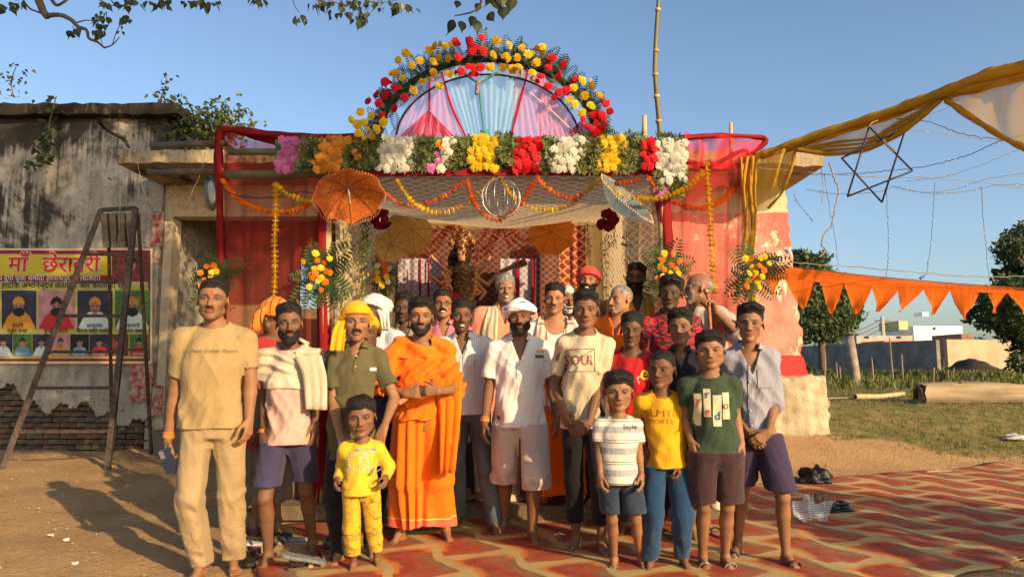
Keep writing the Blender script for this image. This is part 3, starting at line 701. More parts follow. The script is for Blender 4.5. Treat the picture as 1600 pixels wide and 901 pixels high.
    def skirt(s, m, end, waist=0.60, r0=0.095, r1=0.13, name='dhoti', folds=16, amp=0.010, depth=0.8, h=None, cx=0.0, slit=False):
        k = s.H; ze = s.zpx(end) if end > 10 else end * k; zw = waist * k if waist < 10 else s.zpx(waist)
        ax = (s.legs[-1]['ank'][0] + s.legs[1]['ank'][0]) / 2 + cx; ay = (s.legs[-1]['ank'][1] + s.legs[1]['ank'][1]) / 2
        def f(p):
            t = np.clip((zw - p[:, 2]) / (zw - ze), 0, 1)
            q = p.copy(); q[:, 0] -= ax * t; q[:, 1] -= ay * t; q = q @ s.Rt
            a = (r0 + (r1 - r0) * t ** 0.8) * k * (0.3 + 0.7 * s.bw); b = a * depth
            an = np.arctan2(q[:, 0], -q[:, 1]); r = np.sqrt((q[:, 0] / a) ** 2 + (q[:, 1] / b) ** 2)
            fo = amp * (0.35 + t) * (np.sin(an * folds + 2.2 * np.sin(an * 3 + 1) + 1.5 * t) * 0.6 + 0.5 * np.sin(an * folds * 0.43 + 3 * t + 1)) + 0.004 * wn(p, (18, 18, 6), 2)
            d = (r - 1) * b * 0.85
            for sd in (-1, 1):
                L = s.legs[sd]; d = smin(d, np.minimum(s_cap(p, L['hip'], L['knee'], 0.062 * k), s_cap(p, L['knee'], L['ank'], 0.055 * k, 0.040 * k)), 0.05)
            d = d - fo
            hem = 0.012 * np.sin(an * 2.5 + 0.7)
            return smax(smax(d, ze + hem - p[:, 2], 0.004), p[:, 2] - zw, 0.006)
        e = max(r0, r1) * k * 1.25 + 0.06
        return sdf_obj(name, f, A(-e + min(ax, 0), -e + min(ay, 0), ze - 0.04), A(e + max(ax, 0), e + max(ay, 0), zw + 0.03), h or (0.0075 if s.front else 0.011), m, s.root)
    def band(s, m, sd, at=0.94, name='wrist_thread', r=0.0035, n=3, seg='w'):
        a = s.arms[sd]; o = a['el'] if seg == 'w' else s.sh[sd]; e = a['w'] if seg == 'w' else a['el']; c = o + (e - o) * at; ax = Vector(e - o).normalized(); u = ax.orthogonal().normalized(); w_ = ax.cross(u)
        mb = MB(); rr = 0.0155 * s.H + 0.003
        for i in range(n):
            cc = Vector(c) + ax * (i - n / 2) * r * 1.9; pts = [cc + (u * math.cos(t) + w_ * math.sin(t)) * rr * random.uniform(0.98, 1.04) for t in np.linspace(0, 2 * math.pi, 17)]
            mb.tube(pts, r, 6)
        return mb.build(name, m, s.root, True)
    def sandal(s, sd, msole, mstrap, style='thong'):
        L = s.legs[sd]; k = s.H / 1.72; u, v = s.fdir(sd); v = v * (-sd); an = L['ank'] * A(1, 1, 0)
        B = SDF(); z0 = -0.016
        outline = [(-0.055, 0.0, 0.030), (0.03, 0.002, 0.030), (0.09, 0.0, 0.037), (0.135, 0.004, 0.041), (0.165, 0.010, 0.036)]
        def f(p):
            d = np.full(len(p), 1, f32)
            pp = p.copy(); pp[:, 2] = 0
            for (a0, b0, r0), (a1, b1, r1) in zip(outline[:-1], outline[1:]):
                d = smin(d, s_cap(pp, an + u * a0 * k + v * b0 * k, an + u * a1 * k + v * b1 * k, r0 * k, r1 * k), 0.01)
            return smax(d, np.abs(p[:, 2] - 0.004) - 0.011, 0.004)
        so = sdf_obj('sandal_sole', f, an - A(0.28, 0.28, 0.02), an + A(0.28, 0.28, 0.03), 0.0055, msole, s.root)
        mb = MB()
        def pt(a0, b0, z): return Vector(an + u * a0 * k + v * b0 * k + A(0, 0, z * k))
        if style == 'thong':
            for q in (0.036, -0.036): mb.tube(spline([pt(0.145, 0.016, 0.012), pt(0.12, q * 0.4 + 0.008, 0.045), pt(0.08, q, 0.04), pt(0.05, q * 1.1, 0.01)], 9), 0.0055, 6)
        else:
            for a0, wd in ((0.10, 0.024), (0.045, 0.022)) if style == 'strap' else ((0.10, 0.030),):
                arc = [pt(a0 - 0.01 * abs(t), 0.047 * math.sin(t), 0.012 + 0.052 * math.cos(t)) for t in np.linspace(-1.5, 1.5, 11)]
                n = len(arc); vv = []; U = Vector(u)
                for q in arc:
                    for e in (-wd / 2, wd / 2): vv.append(q + U * e * k)
                for q in arc:
                    for e in (-wd / 2, wd / 2): vv.append(q + U * e * k + Vector((0, 0, 0.006)))
                ff = []
                for i in range(n - 1):
                    a = 2 * i; b = a + 2 * n; ff += [(a, a + 1, a + 3, a + 2), (b + 1, b, b + 2, b + 3), (a, a + 2, b + 2, b), (a + 3, a + 1, b + 1, b + 3)]
                mb.add(vv, ff)
        mb.build('sandal_strap', mstrap, so, True)
    def stole(s, m, zend, x0=0.045, w=0.10, sides=(-1, 1), zend2=None, name='stole', off=0.014, nz=0.006, ncol=9, nrow=26):
        for sd in sides:
            ze = (zend if sd == -1 else (zend2 or zend)); ze = s.zpx(ze, -0.1) if ze > 10 else ze * s.H; zt = s.nb[2] + 0.020; v = []; f = []
            for j in range(nrow + 1):
                t = j / nrow; z = zt + (ze - zt) * t
                for i in range(ncol + 1):
                    u = i / ncol; xx = s.nb[0] + sd * (x0 + w * u * (0.75 + 0.35 * min(t * 3, 1)) + 0.01 * math.sin(t * 5 + sd)); q = s.on(s.shirt, xx, z + 0.004 * math.sin(u * 7) if j == nrow else z, off + nz * math.sin(u * 15 + t * 2 + sd))
                    v.append(q)
            for i in range(ncol + 1):      # behind the neck
                u = i / ncol; v.append(Vector((s.nb[0] + sd * (x0 * 0.9 + w * u * 0.6), s.nb[1] + 0.07, s.nb[2] + 0.03 - u * 0.03)))
            for j in range(nrow):
                for i in range(ncol): a = j * (ncol + 1) + i; f.append((a, a + 1, a + ncol + 2, a + ncol + 1) if sd == -1 else (a + 1, a, a + ncol + 1, a + ncol + 2))
            b = (nrow + 1) * (ncol + 1)
            for i in range(ncol): f.append((i, b + i, b + i + 1, i + 1))
            o = mesh_obj(name, v, f, m, s.root)
            md = o.modifiers.new('thick', 'SOLIDIFY'); md.thickness = 0.006; md.offset = -1
    def on(s, o, x, z, off=0.003):
        if not hasattr(s, '_bv') or s._bo is not o:
            me = o.data; n = len(me.vertices); co = np.empty(n * 3, f32); me.vertices.foreach_get('co', co); co = co.reshape(-1, 3)
            s._bv = BVHTree.FromPolygons([Vector(c) for c in co.tolist()], [tuple(p.vertices) for p in me.polygons]); s._bo = o
        h = s._bv.ray_cast(Vector((x, -1, z)), Vector((0, 1, 0)))
        return Vector((x, (h[0].y if h[0] else -0.1) - off, z))
    def patch(s, o, name, m, x0, y0, x1, y1, nx=10, nz=10, off=0.003, skew=0.0, shape=None):
        """a printed panel lying on garment o; corners in photo pixels"""
        X0, X1, Z0, Z1 = s.xpx(x0, -0.12), s.xpx(x1, -0.12), s.zpx(y1, -0.12), s.zpx(y0, -0.12); v = []; f = []
        for j in range(nz + 1):
            for i in range(nx + 1):
                u, w_ = i / nx, j / nz; v.append(s.on(o, X0 + (X1 - X0) * u + skew * w_, Z0 + (Z1 - Z0) * w_, off))
        for j in range(nz):
            for i in range(nx):
                if shape and not shape((i + .5) / nx, (j + .5) / nz): continue
                a = j * (nx + 1) + i; f.append((a, a + 1, a + nx + 2, a + nx + 1))
        return mesh_obj(name, v, f, m, o)
    def placket(s, m, x0, y0, y1, w_=5, n=4, pocket=None):
        s.patch(s.shirt, 'placket', m, x0 - w_ / 2, y0, x0 + w_ / 2, y1, 2, 14, off=0.0065)
        for i in range(n):
            q = s.on(s.shirt, s.xpx(x0, -.12), s.zpx(y0 + (y1 - y0) * (i + .5) / n, -.12), 0.010); mb = MB(); mb.tube([q, q + Vector((0, -.003, 0))], 0.0055, 8); mb.build('button', BUTTON, s.shirt)
        if pocket: s.patch(s.shirt, 'pocket', m, *pocket, 6, 6, off=0.007)
    def text(s, o, txt, m, cx, cy, hpx, name='lettering', rot=0.0, off=0.0045, sx=1.0, font=None, bold=0.0, shear=0.0):
        me = text_mesh(txt, 1.0, font, bold, shear); k = P(0, 400, s.Y - .12).z - P(0, 401, s.Y - .12).z
        n = len(me.vertices); v = []
        cs = [q.co.copy() for q in me.vertices]; X0, Z0 = s.xpx(cx, -0.12), s.zpx(cy, -0.12); sc_ = hpx * k
        for c in cs:
            x_, z_ = c.x * sc_ * sx, c.y * sc_
            v.append(s.on(o, X0 + x_ * math.cos(rot) - z_ * math.sin(rot), Z0 + x_ * math.sin(rot) + z_ * math.cos(rot), off))
        return mesh_obj(name, v, [tuple(p.vertices) for p in me.polygons], m, o, False)
_tcache = {}
_dv = None
def dev_font():
    global _dv
    if _dv is None:
        import os
        p = os.path.join(bpy.utils.resource_path('LOCAL'), 'datafiles', 'fonts', 'NotoSansDevanagari-Regular.woff2')
        _dv = False
    return None
def text_mesh(txt, size=1.0, font=None, bold=0.0, shear=0.0):
    """centred text as a mesh, cap height about 0.7 * size"""
    key = (txt, size, bold, shear)
    if key in _tcache: return _tcache[key]
    cu = bpy.data.curves.new('lettering', 'FONT'); cu.body = txt; cu.size = size * 1.4; cu.align_x = 'CENTER'; cu.align_y = 'CENTER'; cu.resolution_u = 2; cu.offset = bold; cu.shear = shear
    o = bpy.data.objects.new('lettering', cu); C.objects.link(o)
    dg = bpy.context.evaluated_depsgraph_get(); me = bpy.data.meshes.new_from_object(o.evaluated_get(dg))
    bpy.data.objects.remove(o); _tcache[key] = me; return me
def cloth(name, col, rough=0.85, var=0.12, weave=420, bump=0.25, stripes=None, sheen=0.2, trans=0.0):
    """stripes: list of (axis, period, duty, offset, colour)"""
    m, x, b = newmat(name); o = x.obj(); n = x.noise(o, 5, 4)
    c = x.mix(x.ramp(n, 0.3, 0.7), col, tuple(q * (1 - var) for q in col))
    for (ax, per, duty, off, cc) in (stripes or []):
        s_ = x.sep(x.vm('ADD', o, x.vm('SCALE', x.noise(o, 6, 2, out=1), 0.0)))[ax]
        fr = x.m('FRACT', x.m('DIVIDE', x.m('ADD', s_, off + 50.0), per)); c = x.mix(x.m('LESS_THAN', fr, duty), c, cc)
    x.put(b.inputs['Base Color'], c); b.inputs['Roughness'].default_value = rough; b.inputs['Specular IOR Level'].default_value = 0.15
    b.inputs['Sheen Weight'].default_value = sheen * 0.5; b.inputs['Sheen Roughness'].default_value = 0.5
    rg = x.m('ABSOLUTE', x.m('SUBTRACT', x.noise(x.mapping(o, (1, 1, 0.55)), 13, 5, dist=1.2), 0.5))
    h = x.m('ADD', x.m('ADD', x.m('MULTIPLY', x.noise(x.mapping(o, (1, 1, 0.7)), 30, 3), 0.22), x.m('MULTIPLY', rg, 1.6)), x.m('MULTIPLY', x.noise(o, weave, 2), 0.12))
    x.put(b.inputs['Normal'], x.bump(h, bump * 1.6, 0.016))
    return m
# ---------------------------------------------------------------- ground, far field
def ss(x, a, b): t = min(max((x - a) / (b - a), 0), 1); return t * t * (3 - 2 * t)
def gz(X, Y): return 0.6 * ss(Y, 8.3, 12.5) * ss(X, 2.0, 3.8) + 0.2 * ss(Y, 14, 45) * ss(X, 2, 6)
def grassy(X, Y):
    d = (Y - 8.9) * 0.75 + (X - 3.2) * 0.22
    return ss(d + 0.35 * math.sin(X * 1.7 + Y) + 0.2 * math.sin(X * 4.1 - Y * 3), 0.3, 1.6) * ss(X, 2.6, 4.4)
xs = np.concatenate([np.linspace(-400, -14, 12), np.arange(-12, 12.01, 0.16), np.linspace(14, 60, 24), np.linspace(80, 400, 9)])
ys = np.concatenate([np.linspace(-60, -3, 8), np.arange(-2, 16.01, 0.16), np.linspace(17, 60, 30), np.linspace(80, 700, 9)])
gv = []; gat = []
for y in ys:
    for x_ in xs:
        near = abs(x_) < 12 and -2 < y < 16
        n = (0.018 * math.sin(x_ * 2.1 + y * 0.8) * math.sin(y * 1.7 - x_) + random.uniform(-.006, .006)) if near else 0
        if near and not (3.4 < y < 9.4 and -1.8 < x_ < 8): n += 0.02 * max(0, math.sin(x_ * 5.3 + math.sin(y * 4)) * math.sin(y * 6.1 + x_)) - 0.004
        gv.append((x_, y, gz(x_, y) + n * (0.3 if (-2 < x_ < 7 and 3 < y < 9.3) else 1))); gat.append(grassy(x_, y))
nx = len(xs); gf = np.array([(j * nx + i, j * nx + i + 1, (j + 1) * nx + i + 1, (j + 1) * nx + i) for j in range(len(ys) - 1) for i in range(nx - 1)])
gm, x, b = newmat('dry_earth')
o = x.pos(); n1 = x.noise(o, 1.3, 6, 0.6); n2 = x.noise(o, 9, 6, 0.65); n3 = x.noise(o, 45, 4, 0.7)
c = x.mix(x.ramp(n1, 0.3, 0.7), (0.52, 0.335, 0.150), (0.41, 0.255, 0.115)); c = x.mix(x.m('MULTIPLY', x.ramp(n2, 0.5, 0.75), 0.6), c, (0.58, 0.40, 0.21))
c = x.mix(x.m('MULTIPLY', x.ramp(n3, 0.52, 0.7), 0.55), c, (0.25, 0.15, 0.07))
at = x.new('ShaderNodeAttribute'); at.attribute_name = 'grass'
gm_ = x.m('MULTIPLY', x.ramp(x.m('ADD', at.outputs['Fac'], x.m('MULTIPLY', x.m('SUBTRACT', n2, 0.5), 1.1)), 0.35, 0.75), 0.92)
c = x.mix(gm_, c, x.mix(x.ramp(x.noise(o, 5, 5), 0.35, 0.65), (0.115, 0.125, 0.034), (0.26, 0.205, 0.075)))
x.put(b.inputs['Base Color'], c); b.inputs['Roughness'].default_value = 0.95; b.inputs['Specular IOR Level'].default_value = 0.1
x.put(b.inputs['Normal'], x.bump(x.m('ADD', x.m('MULTIPLY', x.noise(o, 14, 7, 0.7), 1.0), x.m('MULTIPLY', x.vor(o, 60), 0.25)), 0.9, 0.05))
g = mesh_obj('ground', gv, gf, gm); tag(g, kind='structure')
a_ = g.data.attributes.new('grass', 'FLOAT', 'POINT'); a_.data.foreach_set('value', np.array(gat, dtype=f32))
# small straw and pebbles on the bare earth
rr = random.Random(5)
mb = MB()
for i in range(2600):
    X, Y = rr.uniform(-7, 9), rr.uniform(3.6, 11)
    if (-1.3 < X < 6.5 and 3.5 < Y < 6.5) or grassy(X, Y) > 0.6: continue
    a = rr.uniform(0, 6.28); l = rr.uniform(0.01, 0.07) if rr.random() < 0.35 else rr.uniform(0.005, 0.016); w_ = rr.uniform(0.002, 0.004) if l > 0.016 else l * 0.6; z = gz(X, Y) + 0.02
    u = Vector((math.cos(a), math.sin(a), 0)); v = Vector((-u.y, u.x, 0)); c0 = Vector((X, Y, z))
    mb.add([c0 - u * l / 2 - v * w_, c0 + u * l / 2 - v * w_, c0 + u * l / 2 + v * w_ + Vector((0, 0, .002)), c0 - u * l / 2 + v * w_, c0 + Vector((0, 0, w_ * 1.5))], [(0, 1, 4), (1, 2, 4), (2, 3, 4), (3, 0, 4)], rr.choice((0, 0, 1)))
tag(mb.build('straw_litter', mats=[mat('straw', (0.42, 0.32, 0.16), 0.9, 0.4, 4, 0), mat('pebble', (0.22, 0.17, 0.12), 0.9, 0.4, 4, 0)]), kind='stuff')
# grass
def blades(name, n, region, hmin, hmax, mats, dens=None, seed=1):
    rr = random.Random(seed); V = []; Fc = []; M = []
    for i in range(n):
        X, Y = region(rr)
        if dens and rr.random() > dens(X, Y): continue
        for k in range(rr.randint(2, 5)):
            a = rr.uniform(0, 6.28); h = rr.uniform(hmin, hmax); w_ = h * rr.uniform(0.07, 0.13); x0, y0 = X + rr.gauss(0, .03), Y + rr.gauss(0, .03); z = gz(x0, y0) - 0.005
            lx, ly = math.cos(a) * h * rr.uniform(.1, .7), math.sin(a) * h * rr.uniform(.1, .7); b_ = rr.uniform(0, 6.28); wx, wy = math.cos(b_) * w_, math.sin(b_) * w_; q = len(V)
            V += [(x0 - wx, y0 - wy, z), (x0 + wx, y0 + wy, z), (x0 + lx * .4 + wx * .7, y0 + ly * .4 + wy * .7, z + h * .6), (x0 + lx * .4 - wx * .7, y0 + ly * .4 - wy * .7, z + h * .6), (x0 + lx, y0 + ly, z + h)]
            Fc += [(q, q + 1, q + 2, q + 3), (q + 3, q + 2, q + 4)]; m_ = rr.randrange(len(mats)); M += [m_, m_]
    return tag(mesh_obj(name, V, Fc, mats=mats, midx=M, smooth=False), kind='stuff')
gA = mat('grass_green', (0.10, 0.135, 0.030), 0.8, 0.3, 3, 0, trans=0.25); gB = mat('grass_dry', (0.27, 0.23, 0.085), 0.85, 0.3, 3, 0, trans=0.2); gC = mat('weed_green', (0.075, 0.12, 0.030), 0.75, 0.35, 3, 0, trans=0.3)
blades('grass', 15000, lambda r: (r.uniform(3.0, 15), 8.6 + 11 * r.random() ** 1.5), 0.02, 0.06, [gA, gA, gB], lambda X, Y: grassy(X, Y) * 0.9, 2)
blades('verge_grass', 5000, lambda r: (r.uniform(6, 34), r.uniform(18, 38)), 0.10, 0.28, [gA, gC, gB], None, 3)
blades('weeds', 4200, lambda r: (r.uniform(10, 34), r.uniform(25, 33) + 2 * math.sin(r.random() * 9)), 0.15, 0.42, [gC, gB, gA], lambda X, Y: 0.8 if X < 23.5 else 0.35, 4)
# ---- trees made of many small leaf faces
def leafcloud(name, blobs, n, size, mats, parent=None, seed=1, droop=0.0, flat=0.5):
    rr = np.random.RandomState(seed); V = []; M = []; tot = sum(b[3] ** 2 for b in blobs)
    for bi, (cx, cy, cz, r, ry) in enumerate(blobs):
        k = int(n * r * r / tot); u = rr.normal(size=(k, 3)); u /= np.linalg.norm(u, axis=1)[:, None]; rad = r * (0.45 + 0.55 * rr.rand(k) ** 0.5) * (1 + 0.22 * np.sin(u[:, 0] * 5 + bi) * np.sin(u[:, 2] * 6 + bi * 2))
        c = np.array([cx, cy, cz]) + u * rad[:, None] * np.array([1, 1, ry]); 
        d = rr.normal(size=(k, 3)); d[:, 2] -= droop; d /= np.linalg.norm(d, axis=1)[:, None]; e = rr.normal(size=(k, 3)); e -= d * (e * d).sum(1)[:, None]; e /= np.linalg.norm(e, axis=1)[:, None]
        s = size * (0.6 + 0.8 * rr.rand(k))[:, None]
        V.append(np.stack([c, c + d * s * .5 + e * s * flat * .5, c + d * s, c + d * s * .5 - e * s * flat * .5], 1).reshape(-1, 3)); M.append(rr.randint(0, len(mats), k))
    V = np.concatenate(V); M = np.concatenate(M); Fq = np.arange(len(V)).reshape(-1, 4)
    return mesh_obj(name, V, Fq, mats=mats, midx=M, parent=parent, smooth=False)
bark = mat('bark', (0.16, 0.115, 0.075), 0.9, 0.4, 12, 0.6, 40, bd=0.02, stretch=(1, 1, 0.3))
lf1 = mat('leaf_dark', (0.045, 0.075, 0.020), 0.55, 0.3, 2, 0, trans=0.3, spec=0.4); lf2 = mat('leaf_mid', (0.075, 0.115, 0.028), 0.55, 0.3, 2, 0, trans=0.3, spec=0.4); lf3 = mat('leaf_pale', (0.13, 0.16, 0.055), 0.6, 0.3, 2, 0, trans=0.3)
def tree(label, base, h, blobs, n, size, mats, seed, trunk_r=0.2, droop=0.2, forks=6, name='tree'):
    t = thing(name, label, 'tree', base); rr = random.Random(seed)
    mb = MB(); mb.tube([Vector((0, 0, -0.2)), Vector((rr.uniform(-.1, .1), 0, h * .25)), Vector((rr.uniform(-.3, .3), 0, h * .5))], [trunk_r, trunk_r * .8, trunk_r * .55], 8, jit=.1)
    for i in range(forks):
        b_ = blobs[i % len(blobs)]; s0 = Vector((0, 0, h * rr.uniform(.25, .5))); e0 = Vector(b_[:3]); m_ = s0.lerp(e0, .5) + Vector((rr.uniform(-.3, .3), rr.uniform(-.3, .3), rr.uniform(-.2, .4)))
        mb.tube([s0, m_, e0], [trunk_r * .45, trunk_r * .3, trunk_r * .08], 6, jit=.1)
    mb.build('trunk', bark, t, True); leafcloud('crown', blobs, n, size, mats, t, seed, droop); return t
def blobs_px(base, Y, lst, r_ry=0.85, dy=1.5, seed=1):
    rr = random.Random(seed); out = []
    for (px, py, pr) in lst:
        Yb = Y + rr.uniform(-dy, dy); q = P(px, py, Yb); out.append((q.x - base[0], q.y - base[1], q.z - base[2], pr / F_PX * Y, r_ry))
    return out
bx = P(1285, 560, 36); base = (bx.x, 36, 0.7)
tree('leafy grey-green tree behind the grey boundary wall, left of the round concrete post', base, 6.0, blobs_px(base, 36, [(1262, 415, 26), (1285, 445, 34), (1262, 470, 36), (1310, 470, 30), (1325, 490, 24), (1300, 500, 34), (1268, 505, 34), (1340, 470, 9), (1338, 445, 7), (1250, 402, 14), (1285, 404, 12)], seed=3), 9000, 0.24, [lf1, lf2, lf3], 11, 0.22)
bx = P(1660, 600, 24); base = (bx.x, 24, 0.7)
tree('dark dense tree at the right edge beyond the timber log', base, 6.0, blobs_px(base, 24, [(1580, 390, 26), (1600, 370, 26), (1620, 410, 46), (1575, 430, 22), (1545, 468, 22), (1522, 490, 13), (1585, 470, 42), (1600, 500, 36), (1575, 520, 18), (1640, 480, 70), (1598, 545, 20), (1590, 568, 14), (1562, 500, 22), (1535, 505, 9), (1513, 500, 7)], seed=5), 15000, 0.17, [lf1, lf1, lf2], 12, 0.3)
bx = P(1265, 575, 20); base = (bx.x, 20, 0.65)
t = thing('shrub', 'low leafy shrub growing beside the foot of the painted pillar', 'shrub', base); leafcloud('crown', blobs_px(base, 20, [(1258, 580, 14), (1268, 585, 10), (1262, 598, 16)], seed=3), 900, 0.11, [lf2, lf3, lf1], t, 3)
leafcloud('treeline', [(X, 170 + 12 * math.sin(X), 2.0 + 1.2 * math.sin(X * .7), 7 + 2.5 * math.sin(X * 1.9), 0.5) for X in np.arange(-10, 150, 6)], 9000, 1.1, [lf1, lf2], None, 9)['kind'] = 'stuff'
# ---- boundary wall
shade_grey = mat('shade_grey_render', (0.23, 0.215, 0.20), 0.9, 0.35, 1.2, 0.4, 14, bd=0.01); ochre = mat('ochre_render', (0.44, 0.34, 0.21), 0.9, 0.22, 1.0, 0.4, 14, bd=0.01)  # the grey puts the turned-away section's shade into its colour
A0 = P(1471, 582, 40); A0.z = 0.7; bw = thing('boundary_wall', 'long low rendered boundary wall across the field, turning at a corner', 'wall', (A0.x, 40, 0.6))
L0 = P(1200, 560, 58) ; R0 = P(1720, 582, 43)
def wallseg(a, b_, z0, z1, th, m_, nm):
    a = Vector((a.x, a.y, 0)) - Vector((A0.x, 40, 0)); b_ = Vector((b_.x, b_.y, 0)) - Vector((A0.x, 40, 0)); d = (b_ - a).normalized(); n = Vector((-d.y, d.x, 0)) * th; mb = MB(); N = 30; v = []
    for i in range(N + 1):
        p0 = a.lerp(b_, i / N)
        for q, zz in ((p0, z0), (p0, z1 + random.uniform(-.02, .02)), (p0 + n, z1), (p0 + n, z0)): v.append((q.x, q.y, zz))
    f = [(4 * i + k, 4 * i + (k + 1) % 4, 4 * i + 4 + (k + 1) % 4, 4 * i + 4 + k) for i in range(N) for k in range(4)] + [(0, 1, 2, 3), (4 * N + 3, 4 * N + 2, 4 * N + 1, 4 * N)]
    mb.add(v, f); return mb.build(nm, m_, bw)
wallseg(A0, L0, -0.4, 2.08, 0.22, shade_grey, 'shaded_section'); wallseg(A0 + Vector((0.23, 0, 0)), R0, -0.4, 2.10, -0.001 - 0.22, ochre, 'sunlit_section')
# ---- far buildings
limew = mat('limewash_white', (0.78, 0.77, 0.73), 0.9, 0.1, 0.5, 0.2); yelw = mat('yellow_wash', (0.62, 0.52, 0.24), 0.9, 0.2, 0.5, 0.2); drk = mat('dark_opening', (0.02, 0.02, 0.022), 0.9, 0, 1, 0); brk = mat('far_brick', (0.30, 0.17, 0.10), 0.9, 0.3, 3, 0.2)
def pxbox(mb, x0, y0, x1, y1, Y, dep, m_=0):
    a = P(x0, y0, Y); b_ = P(x1, y1, Y); mb.box(((a.x + b_.x) / 2, Y + dep / 2, (a.z + b_.z) / 2), (abs(b_.x - a.x), dep, abs(a.z - b_.z)), m=m_)
Yb = 95
def far(name, label, boxes, m_, cat='building', parts=()):
    q = P(boxes[0][0], 560, boxes[0][4] if len(boxes[0]) > 4 else Yb); t = thing(name, label, cat, q)
    for i, bx_ in enumerate(boxes):
        mb = MB(); pxbox(mb, bx_[0], bx_[1], bx_[2], bx_[3], bx_[4] if len(bx_) > 4 else Yb, bx_[5] if len(bx_) > 5 else 8); mb.build(bx_[6] if len(bx_) > 6 else 'wall', m_, t, origin=None); t.children[-1].location = -q
    for (nm, x0, y0, x1, y1, Y, dep, mm) in parts:
        mb = MB(); pxbox(mb, x0, y0, x1, y1, Y, dep); mb.build(nm, mm, t); t.children[-1].location = -q
    return t
far('white_house', 'white limewashed house with a rooftop room and tank beyond the wall', [(1427, 509, 1507, 560), (1450, 492, 1469, 509, 95.5, 6, 'rooftop_room')], limew, parts=[('shaded_room', 1432, 494, 1449.8, 508.6, 95.4, 5, yelw), ('cornice', 1426, 507.6, 1508, 509.0, 94.8, 8.5, limew), ('water_tank', 1441, 487.5, 1451, 493.8, 97, 2, limew), ('window', 1459, 511, 1462, 515, 94.9, .2, drk), ('parapet_rail', 1469.5, 504, 1497, 507.4, 98, .3, brk)])
far('yellow_hut', 'small pale yellow rooftop hut left of the white house', [(1404, 501, 1419, 515, 92, 5)], yelw, parts=[('side_wall', 1396, 500.6, 1403.8, 515, 92.2, 4.5, mat('yellow_wash_shaded', (0.40, 0.34, 0.18), 0.9, .2, 1)), ('dark_roof', 1392, 515.2, 1432, 521, 90, 6, mat('blue_slate', (0.05, 0.06, 0.08), 0.8, .2, 1))])  # darker yellow puts the side wall's shade into its colour
far('long_shed', 'long low shed with a pale overhanging roof beyond the grey wall', [(1338, 524, 1428, 560, 80, 8)], mat('shed_wall', (0.42, 0.38, 0.30), 0.9, .25, 1), parts=[('roof', 1322, 520.6, 1442, 523.8, 78, 10, mat('pale_sheet_roof', (0.55, 0.53, 0.48), .8, .1, 1)), ('lower_roof', 1338, 518, 1368, 520.4, 82, 6, brk), ('window', 1402, 525, 1408, 528, 79.9, .2, drk), ('window', 1352, 525, 1358, 528, 79.9, .2, drk)])
far('red_tarpaulin', 'pink and red tarpaulin spread low behind the grey wall top', [(1381, 532, 1430, 536, 60, 4, 'sheet')], mat('pink_tarp', (0.55, 0.10, 0.12), .7, .2, 1), cat='tarpaulin')
far('brick_house', 'low brown brick house right of the white house', [(1502, 521, 1522, 560, 85, 6)], brk, parts=[('plastered_wall', 1522, 519, 1560, 560, 85.2, 6, ochre)])
up = P(1382, 560, 85); t = thing('utility_pole', 'concrete utility pole with wires standing behind the long shed', 'utility pole', up)
mb = MB(); z1 = P(1382, 494, 85).z - up.z; mb.tube([(0, 0, 0), (0, 0, z1)], [.28, .2], 6); mb.build('pole', mat('pole_concrete', (0.4, 0.38, 0.34), .9, .1, 1), t); mb = MB(); mb.tube([(-.9, 0, z1 - .5), (.9, 0, z1 - .5)], .1, 5); mb.build('cross_arm', brk, t)
for k in range(3):
    mb = MB(); mb.tube(sag(Vector((0, 0, z1 - .3 - k * .5)), P(1240, 525 + k * 9, 80) - up, 1.0, 12), .035, 4); mb.build('wire', drk, t)
# ---- field objects
t = thing('concrete_post', 'stout round leaning concrete post standing in the grass', 'post', (P(1338, 598, 22).x, 22, gz(10, 22)))
mb = MB(); mb.tube([Vector((0, 0, -.2)), Vector((-.06, 0, .7)), Vector((-.15, 0, 1.54))], [.155, .145, .13], 14, jit=.02); mb.build('shaft', mat('old_concrete', (0.33, 0.29, 0.22), .9, .45, 4, .6, 30, bd=.01), t, True); mb = MB(); mb.tube([Vector((-.16, 0, 1.545)), Vector((-.16, 0, 1.58))], [.24, .23], 14, jit=.06); mb.build('cap', mat('rusty_cap', (0.12, 0.08, 0.05), .8), t)
wd = mat('weathered_stick', (0.30, 0.22, 0.13), .9, .3, 20, .3)
for (px, y0, y1, tilt) in ((1290, 556, 600, -1), (1308, 566, 600, .5), (1313, 572, 600, 1), (1364, 558, 598, 1), (1394, 527, 597, 1.5), (1411, 553, 597, 0), (1460, 574, 598, -1), (1464, 579, 598, 2), (1482, 577, 598, 0), (1491, 574, 598, -2), (1445, 585, 598, 0)):
    b0 = P(px + tilt, y1, 24); z0 = gz(b0.x, 24); hgt = P(px, y0, 24).z - z0; far_ = {1394: 'tallest thin stick standing in the weeds before the grey wall', 1411: 'thin stick just right of the tallest one in the weeds'}
    t = thing('stake', far_.get(px, {1290: 'slightly bent stick left of the concrete post', 1308: 'short stick just left of the concrete post', 1313: 'shortest stick touching the concrete post on its left', 1364: 'straight stick between the concrete post and the tallest stick', 1460: 'stick left of the dark mound, the left one of a close pair', 1464: 'leaning stick left of the dark mound, the right one of a close pair', 1482: 'thin upright stick just left of the dark mound', 1491: 'stick with a bent tip nearest the dark mound', 1445: 'very short stick behind the end of the timber log'}.get(px, '')), 'stake', (b0.x, 24, z0), 'sticks standing in the weeds')
    mb = MB(); mb.tube([Vector((0, 0, -.1)), Vector((tilt * -.01, 0, hgt * .5)), Vector((tilt * -.03 + .01, 0, hgt))], [.032, .028, .02], 5, jit=.15); o = mb.build('stick', wd, t)
